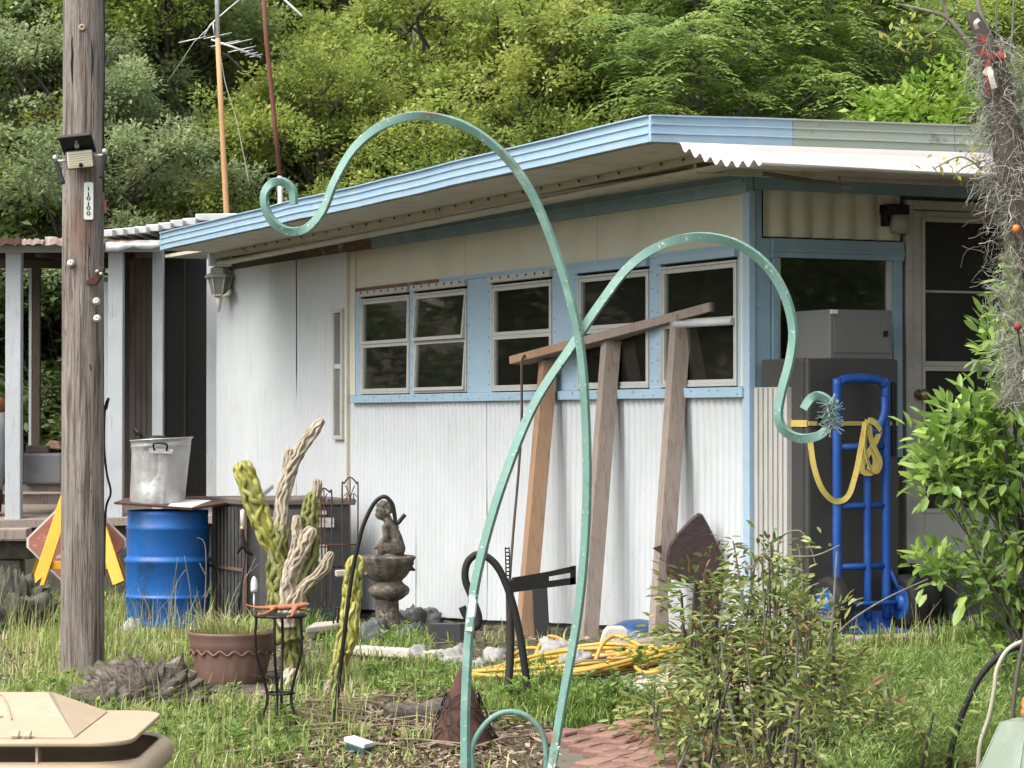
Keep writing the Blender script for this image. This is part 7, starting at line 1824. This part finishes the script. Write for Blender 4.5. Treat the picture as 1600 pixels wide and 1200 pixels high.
def cactus():
    d = 13.9
    c = thing('twisted_cactus', 'large twisted monstrose cactus, half yellow-green and half dead tan', 'cactus', at(462, 1120, d))
    cols = [('y', [(432, 865), (418, 838), (400, 790), (388, 755), (376, 722)], [10, 19, 20, 19, 17]),
            ('g', [(452, 1000), (440, 930), (434, 880), (438, 812)], [26, 24, 20, 17]),
            ('t', [(438, 830), (440, 790), (450, 745), (462, 715), (485, 680), (505, 655)], [15, 12, 13, 11, 11, 8]),
            ('t', [(450, 750), (450, 725), (454, 700)], [10, 9, 8]),
            ('g', [(468, 930), (482, 860), (484, 810), (490, 770)], [22, 19, 17, 13]),
            ('t', [(490, 785), (495, 765), (496, 748)], [10, 9, 8]),
            ('t', [(448, 980, -.06), (450, 920, -.06), (462, 875, -.06), (478, 845, -.06), (490, 825, -.06)], [15, 15, 16, 14, 12]),
            ('t', [(456, 880, -.05), (464, 845, -.05), (463, 805, -.05)], [10, 10, 8]),
            ('t', [(458, 960, -.08), (470, 925, -.08), (495, 900, -.08), (508, 885, -.08), (518, 862, -.08)], [13, 12, 9, 11, 7]),
            ('g', [(470, 1150, .03), (466, 1080, .03), (456, 1010, .03), (452, 960, .03)], [22, 20, 19, 20]),
            ('t', [(455, 1110, -.05), (452, 1080, -.05), (458, 1045, -.05)], [17, 18, 14]),
            ('t', [(492, 1130, -.05), (488, 1105, -.05), (478, 1080, -.05)], [14, 16, 12]),
            ('g', [(425, 960, -.03), (428, 940, -.03), (430, 915, -.03)], [10, 13, 9])]
    for i, (m_, pts, rads) in enumerate(cols):
        cactus_col(MB(), pts, rads, d, i * 1.37 + .5).build('cactus_arm', MC[m_], c, label={'y': 'bright yellow-green arm', 't': 'dead tan arm', 'g': 'olive green arm'}[m_])
    d2 = 13.6
    c2 = thing('leaning_cactus', 'narrow yellow-green cactus leaning right beside the black shepherd hook', 'cactus', at(520, 1115, d2))
    for i, (m_, pts, rads) in enumerate([('y', [(523, 1060), (540, 1000), (548, 950), (553, 905), (558, 868)], [13, 16, 17, 18, 15]), ('y', [(540, 1020, -.05), (548, 985, -.05), (552, 940, -.05)], [12, 14, 10]), ('g', [(518, 1125), (522, 1085), (530, 1030)], [16, 15, 14]), ('t', [(505, 1120), (512, 1090), (522, 1060)], [13, 13, 10])]):
        cactus_col(MB(), pts, rads, d2, i * 2.1 + 9).build('cactus_arm', MC[m_], c2)
cactus()

# ------------------------------------------------------------------ right-hand shrub with large leaves
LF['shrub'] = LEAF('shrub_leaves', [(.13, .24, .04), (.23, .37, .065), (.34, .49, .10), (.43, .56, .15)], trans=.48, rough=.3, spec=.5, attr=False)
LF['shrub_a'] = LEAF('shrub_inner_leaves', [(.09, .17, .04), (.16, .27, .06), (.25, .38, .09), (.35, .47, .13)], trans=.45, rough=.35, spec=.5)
def shrub():
    d = 11.6; k = d / F
    base = Vector((at(1640, 1000, d).x, d, 0)); base.z = g(base.x, base.y)
    s = thing('glossy_shrub', 'glossy light green shrub with large leaves in front of the door', 'shrub', base)
    rnd = random.Random(31)
    cl = [(1555, 520, 34), (1592, 540, 40), (1560, 555, 40), (1590, 575, 40), (1455, 700, 34), (1448, 735, 26), (1462, 765, 30), (1450, 880, 28), (1575, 610, 35), (1500, 655, 45), (1540, 650, 50), (1585, 660, 50), (1480, 690, 45), (1520, 700, 60), (1570, 710, 60), (1470, 730, 40), (1510, 750, 55), (1560, 760, 60), (1600, 750, 60), (1555, 805, 42), (1595, 830, 60), (1470, 890, 32), (1530, 890, 45), (1580, 900, 60), (1545, 930, 40), (1600, 940, 50), (1585, 500, 30), (1600, 430, 36), (1580, 460, 22), (1640, 600, 60), (1650, 720, 80), (1650, 850, 80), (1700, 780, 80), (1590, 985, 40), (1560, 1010, 30)]
    stems = []
    me = [big_leaf_mesh('leaf', L_, W_, LF['shrub'], c_) for L_, W_, c_ in ((.095, .042, .15), (.085, .036, .3), (.10, .04, .02))]
    Ps, Ds, Ns = [], [], []
    for i, (x, y, r_) in enumerate(cl):
        c = at(x, y, d + rnd.uniform(-.12, .12))
        mid = base.lerp(c, .55) + Vector((rnd.uniform(-.05, .12), rnd.uniform(-.08, .08), .05))
        mb = MB(); mb.tube(smooth_path([base + Vector((rnd.uniform(-.05, .05), rnd.uniform(-.05, .05), 0)), mid, c], 5), [.009 * (1 - .8 * j / 10) for j in range(11)], 5); stems.append(mb)
        nl = int(5 + r_ / 5)
        for j in range(nl):
            o_ = Vector((rnd.gauss(0, .5), rnd.gauss(0, .5), rnd.gauss(0, .4))) * r_ * k
            dirv = Vector((o_.x, o_.y - .02, abs(o_.z) * .6 + .04)).normalized(); dirv = (dirv + Vector((rnd.gauss(0, .35), rnd.gauss(0, .35), rnd.gauss(0.1, .3)))).normalized()
            if x < 1610 and rnd.random() < .8:
                o = bpy.data.objects.new('leaf', rnd.choice(me)); COL.objects.link(o); o.parent = s
                q = dirv.to_track_quat('X', 'Z'); q = q @ Matrix.Rotation(rnd.uniform(-.8, .8), 3, 'X').to_quaternion()
                o.rotation_mode = 'QUATERNION'; o.rotation_quaternion = q; o.location = c + o_ - base; sc = rnd.uniform(.8, 1.3); o.scale = (sc, sc, sc)
        nl2 = int(r_ * 1.1)
        pp = np.array(c)[None] + RNG.normal(0, .5, (nl2, 3)) * r_ * k; Ps.append(pp); Ds.append(pp - np.array(c)[None] + RNG.normal(0, .03, (nl2, 3)) + np.array([0, 0, .02])); Ns.append(np.array([0, -.2, 1.]) + RNG.normal(0, .4, (nl2, 3)))
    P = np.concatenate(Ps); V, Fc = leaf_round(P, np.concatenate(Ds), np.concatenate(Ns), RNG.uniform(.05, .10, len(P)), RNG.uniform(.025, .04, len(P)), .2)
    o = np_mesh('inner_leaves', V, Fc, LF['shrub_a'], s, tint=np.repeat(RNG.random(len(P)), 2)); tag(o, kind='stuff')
    for mb in stems: mb.build('stem', MT['bark'], s, recalc=False)
shrub()

# ------------------------------------------------------------------ mossy trunk at the right edge
def moss_tree():
    d = 11.0; k = d / F
    base = Vector((at(1700, 1100, d).x, d, 0)); base.z = g(base.x, base.y)
    t = thing('moss_draped_tree', 'gnarled tree trunk draped with grey hanging moss', 'tree', base)
    path = smooth_path([base, at(1690, 800, d), at(1660, 560, d), at(1622, 400, d), at(1594, 300, d), at(1574, 220, d), at(1562, 150, d), at(1552, 100, d), at(1536, 60, d), at(1518, 20, d)], 6); m_ = len(path)
    mb = MB(); rad = np.interp(np.linspace(0, 1, m_), [0, .4, .7, .85, 1], [40 * k, 32 * k, 22 * k, 18 * k, 10 * k]); n = 18; vs = []
    for i, p in enumerate(path):
        for j in range(n):
            a = 2 * math.pi * j / n; q = rad[i] * (1 + .25 * mnoise.noise(Vector((math.cos(a) * 2, math.sin(a) * 2, p.z * 5))))
            vs.append(p + Vector((math.cos(a) * q, math.sin(a) * q, 0)))
    mb.add(vs, [(i * n + j, i * n + (j + 1) % n, (i + 1) * n + (j + 1) % n, (i + 1) * n + j) for i in range(m_ - 1) for j in range(n)], True); mb.build('trunk', MT['bark'], t)
    for P, r_ in (([(1530, 92), (1508, 60), (1482, 30), (1460, 20), (1400, 6)], 5), ([(1482, 30), (1470, 45), (1445, 58)], 2.5), ([(1482, 28), (1474, 5), (1470, -20)], 3.5), ([(1560, 120), (1555, 80), (1532, 20), (1525, -20)], 7), ([(1575, 100), (1582, 50), (1584, -20)], 2.5), ([(1578, 180), (1585, 230), (1600, 260)], 3), ([(1556, 90), (1557, 40), (1555, -20)], 2), ([(1530, 260), (1500, 245), (1462, 262)], 2), ([(1540, 250), (1505, 262), (1490, 280)], 1.6)):
        mb = MB(); pp = pxpath(P, d, 6); mb.tube(pp, [r_ * k * (1 - .6 * i / len(pp)) for i in range(len(pp))], 6); mb.build('branch', MT['bark_pale'], t)
    # moss
    rng = np.random.default_rng(5); n = 4000
    f = rng.random(n); seg = rng.random(n)
    px = np.where(seg < .55, rng.normal(1578, 21, n), rng.normal(1562, 18, n)); py = np.where(seg < .55, rng.uniform(250, 620, n), rng.uniform(60, 300, n))
    hang = seg < .55
    # narrower towards the lower end
    px = np.where(hang, 1590 + (px - 1575) * (1.25 - (py - 250) / 520), px + (py - 150) * .12)
    P0 = np.array([at(x, y, d) for x, y in zip(px, py)]) + rng.normal(0, .05, (n, 3)) * np.array([0, 1, 0])
    seglen = .022; VV, FF = [], []
    cur = P0; dirv = unit(rng.normal(size=(n, 3)) * np.array([.8, .6, .4]) + np.array([0, 0, -.5])); W_ = rng.uniform(.0007, .0015, n)[:, None]
    side = unit(np.cross(dirv, rng.normal(size=(n, 3)))); prev = np.stack([cur - side * W_, cur + side * W_], 1); allv = [prev]
    for s_ in range(6):
        dirv = unit(dirv + rng.normal(0, .55, (n, 3)) + np.array([0, 0, -.12])); cur = cur + dirv * seglen * rng.uniform(.6, 1.5, (n, 1)); allv.append(np.stack([cur - side * W_, cur + side * W_], 1))
    A = np.stack(allv, 1)                      # n,7,2,3
    V = A.reshape(-1, 3); b = (np.arange(n) * 14)[:, None, None]; s_ = (np.arange(6) * 2)[None, :, None]; Fc = (b + s_ + np.array([0, 1, 3, 2])[None, None]).reshape(-1, 4)
    mm = LEAF('spanish_moss', [(.15, .145, .115), (.27, .265, .22), (.40, .39, .33)], trans=.2, rough=.8, spec=.1)
    o = np_mesh('hanging_moss', V, Fc, mm, t, tint=np.repeat(rng.random(n), 6)); tag(o, kind='stuff')
    # sparse leaves on the branches
    Pn = np.array([at(x, y, d) for x, y in [(1420 + rng.normal(0, 22), 62 + rng.normal(0, 14)) for _ in range(70)] + [(1535 + rng.normal(0, 14), 225 + rng.normal(0, 40)) for _ in range(30)] + [(1590 + rng.normal(0, 16), 400 + rng.normal(0, 60)) for _ in range(70)] + [(1500 + rng.normal(0, 30), 255 + rng.normal(0, 8)) for _ in range(24)] + [(1440 + rng.normal(0, 40), 20 + rng.normal(0, 10)) for _ in range(30)]])
    V, Fc = leaf_quads(Pn, rng.normal(size=Pn.shape), np.array([0, -.4, 1.]) + rng.normal(0, .4, Pn.shape), rng.uniform(.025, .055, len(Pn)), rng.uniform(.012, .022, len(Pn)))
    LT = LEAF('sparse_leaves', [(.10, .17, .03), (.22, .28, .05), (.40, .36, .07)], trans=.35)
    o = np_mesh('sparse_leaves', V, Fc, LT, t, tint=rng.random(len(Fc))); tag(o, kind='stuff')
    # cloth tied round the fork
    cl = thing('cloth_tie', 'red and white cloth strips tied round the mossy trunk', 'cloth', at(1548, 150, d - .1))
    rr = random.Random(9)
    def rag(P, w_, mat, nm):
        mb = MB(); mb.bar(smooth_path([at(x, y, d - 26 * k + dy) for x, y, dy in P], 6), w_ * k, .004, (.2, 1, .1)); mb.build(nm, mat, cl)
    rag([(1528, 84, .02), (1538, 79, -.0), (1548, 90, -.01), (1558, 87, -.0), (1568, 90, .03)], 7, MT['red_cloth'], 'red_strip')
    rag([(1545, 92, -.01), (1541, 112, -.02), (1544, 128, -.02), (1542, 150, -.01)], 6, MT['red_cloth'], 'red_strip'); rag([(1560, 80, .0), (1567, 88, -.02), (1572, 84, -.01), (1564, 98, .0)], 8, MT['red_cloth'], 'red_strip')
    rag([(1530, 66, -.01), (1534, 58, -.02), (1540, 70, -.02)], 8, MT['red_cloth'], 'red_strip')
    rag([(1538, 116, -.02), (1546, 108, -.03), (1549, 122, -.035), (1554, 138, -.03)], 9, MT['white_cloth'], 'white_strip'); rag([(1527, 45, 0), (1524, 36, -.01), (1530, 30, 0)], 6, MT['white_cloth'], 'white_strip')
    ft = thing('orange_fruit', 'small round orange fruit on a thin stem against the grey moss', 'fruit', at(1588, 364, d - .25)); MB().tube(smooth_path([at(1588, 352, d - .25), at(1592, 346, d - .24), at(1600, 370, d - .2), at(1604, 460, d), at(1600, 560, d + .5)], 6), .003, 5).build('stem', MT['bark'], ft)
    mb = MB(); mb.lathe(at(1588, 357, d - .25), [(0, -7 * k), (4.5 * k, -5 * k), (6 * k, 0), (4.5 * k, 5 * k), (0, 6 * k)], 14); mb.build('fruit_body', MT['orange'], ft)
    fl = thing('red_flower', 'small dark red flower above the glossy shrub', 'flower', at(1590, 518, d - .25)); MB().tube(smooth_path([at(1590, 512, d - .25), at(1594, 540, d - .1), at(1598, 580, d + .5)], 6), .003, 5).build('stem', MT['bark'], fl)
    mb = MB(); mb.lathe(at(1590, 510, d - .25), [(0, -8 * k), (5 * k, -4 * k), (7 * k, 0), (4 * k, 5 * k), (0, 6 * k)], 9); mb.build('petals', MT['red_cloth'], fl)
moss_tree()

# ------------------------------------------------------------------ nandina thicket, ferns, ground cover
LF['nand'] = LEAF('nandina_leaflets', [(.20, .09, .045), (.075, .10, .025), (.14, .20, .05), (.23, .28, .08), (.38, .36, .14)], trans=.38, rough=.4)
def nandina(px0, px1, ybase, canes, ymin, ymax, seed, label):
    rnd = random.Random(seed); rng = np.random.default_rng(seed)
    c0 = gp((px0 + px1) / 2, ybase)
    t = thing('cane_bush', label, 'bush', c0)
    Ps, Ds, Ns, Ts = [], [], [], []
    for i in range(canes):
        x = rnd.uniform(px0, px1); b = gp(x, ybase + rnd.uniform(-35, 35)); d = b.y
        yt = rnd.uniform(ymin, ymax); tip = at(x + rnd.gauss(0, 26), yt, d + rnd.uniform(-.1, .1))
        if tip.z < b.z + .12: tip.z = b.z + .2
        mid = b.lerp(tip, .5) + Vector((rnd.gauss(0, .02), rnd.gauss(0, .02), 0))
        r_ = rnd.uniform(.005, .011)
        mb = MB(); mb.tube(smooth_path([b - Vector((0, 0, .03)), mid, tip], 5), [r_ * (1 - .5 * j / 10) for j in range(11)], 5); mb.build('cane', MT['bark'] if i % 3 else MT['bark_pale'], t, recalc=False)
        h = tip.z - b.z
        ns_ = rnd.randint(4, 9)
        for j in range(ns_):
            f = rnd.uniform(.35, 1.05); c = b.lerp(tip, min(1, f)) + Vector((rnd.gauss(0, .075), rnd.gauss(0, .075), rnd.gauss(0.02, .035)))
            n = rnd.randint(7, 16); pp = np.array(c)[None] + rng.normal(0, .035, (n, 3)) * np.array([1.2, 1.2, .6]); Ps.append(pp)
            D = pp - np.array(b.lerp(tip, min(1, f)))[None] + rng.normal(0, .02, (n, 3)); D[:, 2] -= .01; Ds.append(D); Ns.append(np.array([0, -.1, 1.]) + rng.normal(0, .35, (n, 3)))
            Ts.append(np.clip(rnd.gauss(.55, .22) + rng.normal(0, .16, n), 0, 1))
    P = np.concatenate(Ps); V, Fc = leaf_round(P, np.concatenate(Ds), np.concatenate(Ns), rng.uniform(.03, .065, len(P)), rng.uniform(.012, .024, len(P)))
    o = np_mesh('foliage', V, Fc, LF['nand'], t, tint=np.repeat(np.concatenate(Ts), 2)); tag(o, kind='stuff')
nandina(1085, 1165, 1150, 26, 880, 1060, 1, 'leggy cane bush with bronze leaves below the corner of the house')
nandina(1170, 1270, 1160, 28, 850, 1060, 2, 'thick clump of bare canes with olive leaves before the refrigerator')
nandina(1030, 1110, 1205, 10, 1050, 1150, 3, 'low yellowing cane bush at the end of the brick path')
nandina(1330, 1440, 1190, 12, 1060, 1150, 5, 'low olive bush in the middle of the green ground cover')
nandina(1220, 1330, 1200, 18, 960, 1150, 4, 'cane bush with yellow leaves beside the green ground cover')
# bare pale twigs
tb = thing('bare_twig_bush', 'bare pale twigs arching in front of the hand truck', 'twigs', gp(1250, 1100))
for i, P in enumerate(([(1225, 1100), (1218, 950), (1215, 870), (1222, 838), (1250, 830), (1266, 855), (1275, 885)], [(1262, 1090), (1256, 960), (1252, 880), (1246, 850)], [(1290, 1010), (1330, 970), (1385, 935), (1450, 905)], [(1180, 1090), (1165, 960), (1150, 870), (1145, 845)], [(1300, 1090), (1330, 1010), (1340, 960)], [(1240, 870), (1275, 868), (1312, 852)])):
    mb = MB(); pp = pxpath(P, gp(1250, 1100).y, 7); mb.tube(pp, [.007 * (1 - .6 * j / len(pp)) for j in range(len(pp))], 5); mb.build('twig', MT['bark_pale'], tb)
# feathery green ground cover
def ground_cover():
    rng = np.random.default_rng(9); n = 3300
    px = np.stack([rng.uniform(1290, 1660, n), 1020 + 230 * rng.random(n)], 1); G = gps(px); G = G[~in_house(G)]; lx = at(1622, 1128, 10.1); G = G[(G[:, 0] - lx.x) ** 2 + (G[:, 1] - lx.y) ** 2 > .55 ** 2]; n = len(G)
    per = 26
    h = .36 * rng.random(n) ** 2 + .06; h = h * np.clip((13.2 - G[:, 1]) / 1.7, .22, 1.6) * np.clip((G[:, 0] - 1.2) / .5, .5, 1.3); lean = rng.normal(0, .5, (n, 2))
    k = np.tile(np.linspace(.1, 1, per), (n, 1))
    P = G[:, None] + np.stack([lean[:, 0:1] * h[:, None] * k ** 1.6, lean[:, 1:2] * h[:, None] * k ** 1.6, h[:, None] * k * (1.2 - .45 * k)], -1)
    a = rng.uniform(0, 2 * np.pi, (n, per)); D = np.stack([np.cos(a), np.sin(a), rng.uniform(.0, 1.6, (n, per))], -1)
    t = np.clip(rng.normal(.5, .27, (n, 1)) + rng.normal(0, .1, (n, per)), 0, 1)
    P = P.reshape(-1, 3); D = D.reshape(-1, 3)
    V, Fc = leaf_quads(P, D, rng.normal(size=P.shape) + np.array([0, 0, .6]), rng.uniform(.025, .06, len(P)), rng.uniform(.003, .005, len(P)))
    m = LEAF('feathery_ground_cover', [(.08, .15, .03), (.16, .26, .06), (.26, .37, .09), (.40, .44, .18)], trans=.42)
    o = np_mesh('feathery_ground_cover', V, Fc, m, tint=t.reshape(-1)); tag(o, 'feathery bright green ground cover at the right of the path', 'ground cover', kind='stuff')
ground_cover()
def fern(px, py, n, L_, seed, label):
    rnd = random.Random(seed); b = gp(px, py); f = thing('fern', label, 'fern', b); mats = LEAF('fern_fronds%d' % seed, [(.10, .20, .02), (.19, .30, .04), (.30, .40, .07)], trans=.4)
    for i in range(n):
        a = rnd.uniform(0, 6.28); ln_ = L_ * rnd.uniform(.7, 1.2); Ps, Ds = [], []
        for k in np.linspace(.12, 1, 22):
            p = b + Vector((math.cos(a) * ln_ * k * .7, math.sin(a) * ln_ * k * .5, ln_ * (1.15 * k - .55 * k * k)))
            for sd in (-1, 1): Ps.append(p); Ds.append(Vector((-math.sin(a) * sd, math.cos(a) * sd, .1)) + Vector((math.cos(a), math.sin(a), .3)) * .4)
        ll = np.repeat(np.sin(np.linspace(.25, 3.0, 22)), 2) * .055 * L_ / .35
        V, Fc = leaf_quads(np.array(Ps), np.array(Ds), np.tile([0, -.5, 1.], (44, 1)), ll, ll * .25)
        np_mesh('frond', V, Fc, mats, f, tint=RNG.random(len(Fc)))
fern(1375, 1005, 7, .34, 1, 'bright green fern below the hand truck')
fern(1300, 1060, 5, .26, 2, 'small green fern between the canes and the path')
# dead weed stalks by the drum
dw = thing('dead_weed', 'bare pale branching weed in front of the blue drum', 'weed', gp(270, 1000))
for P in ([(262, 1000), (270, 930), (278, 870)], [(269, 930), (280, 905), (290, 890)], [(318, 985), (322, 900), (320, 850), (308, 840)], [(322, 900), (312, 880)], [(300, 990), (298, 930), (288, 868)], [(322, 935), (330, 910)], [(240, 1000), (232, 950), (215, 920)], [(335, 1010), (400, 870)], [(345, 1000), (370, 920), (405, 880)]):
    mb = MB(); pp = pxpath(P, 17.6, 5); mb.tube(pp, [.005 * (1 - .6 * j / len(pp)) for j in range(len(pp))], 5); mb.build('stalk', MT['bark_pale'], dw)
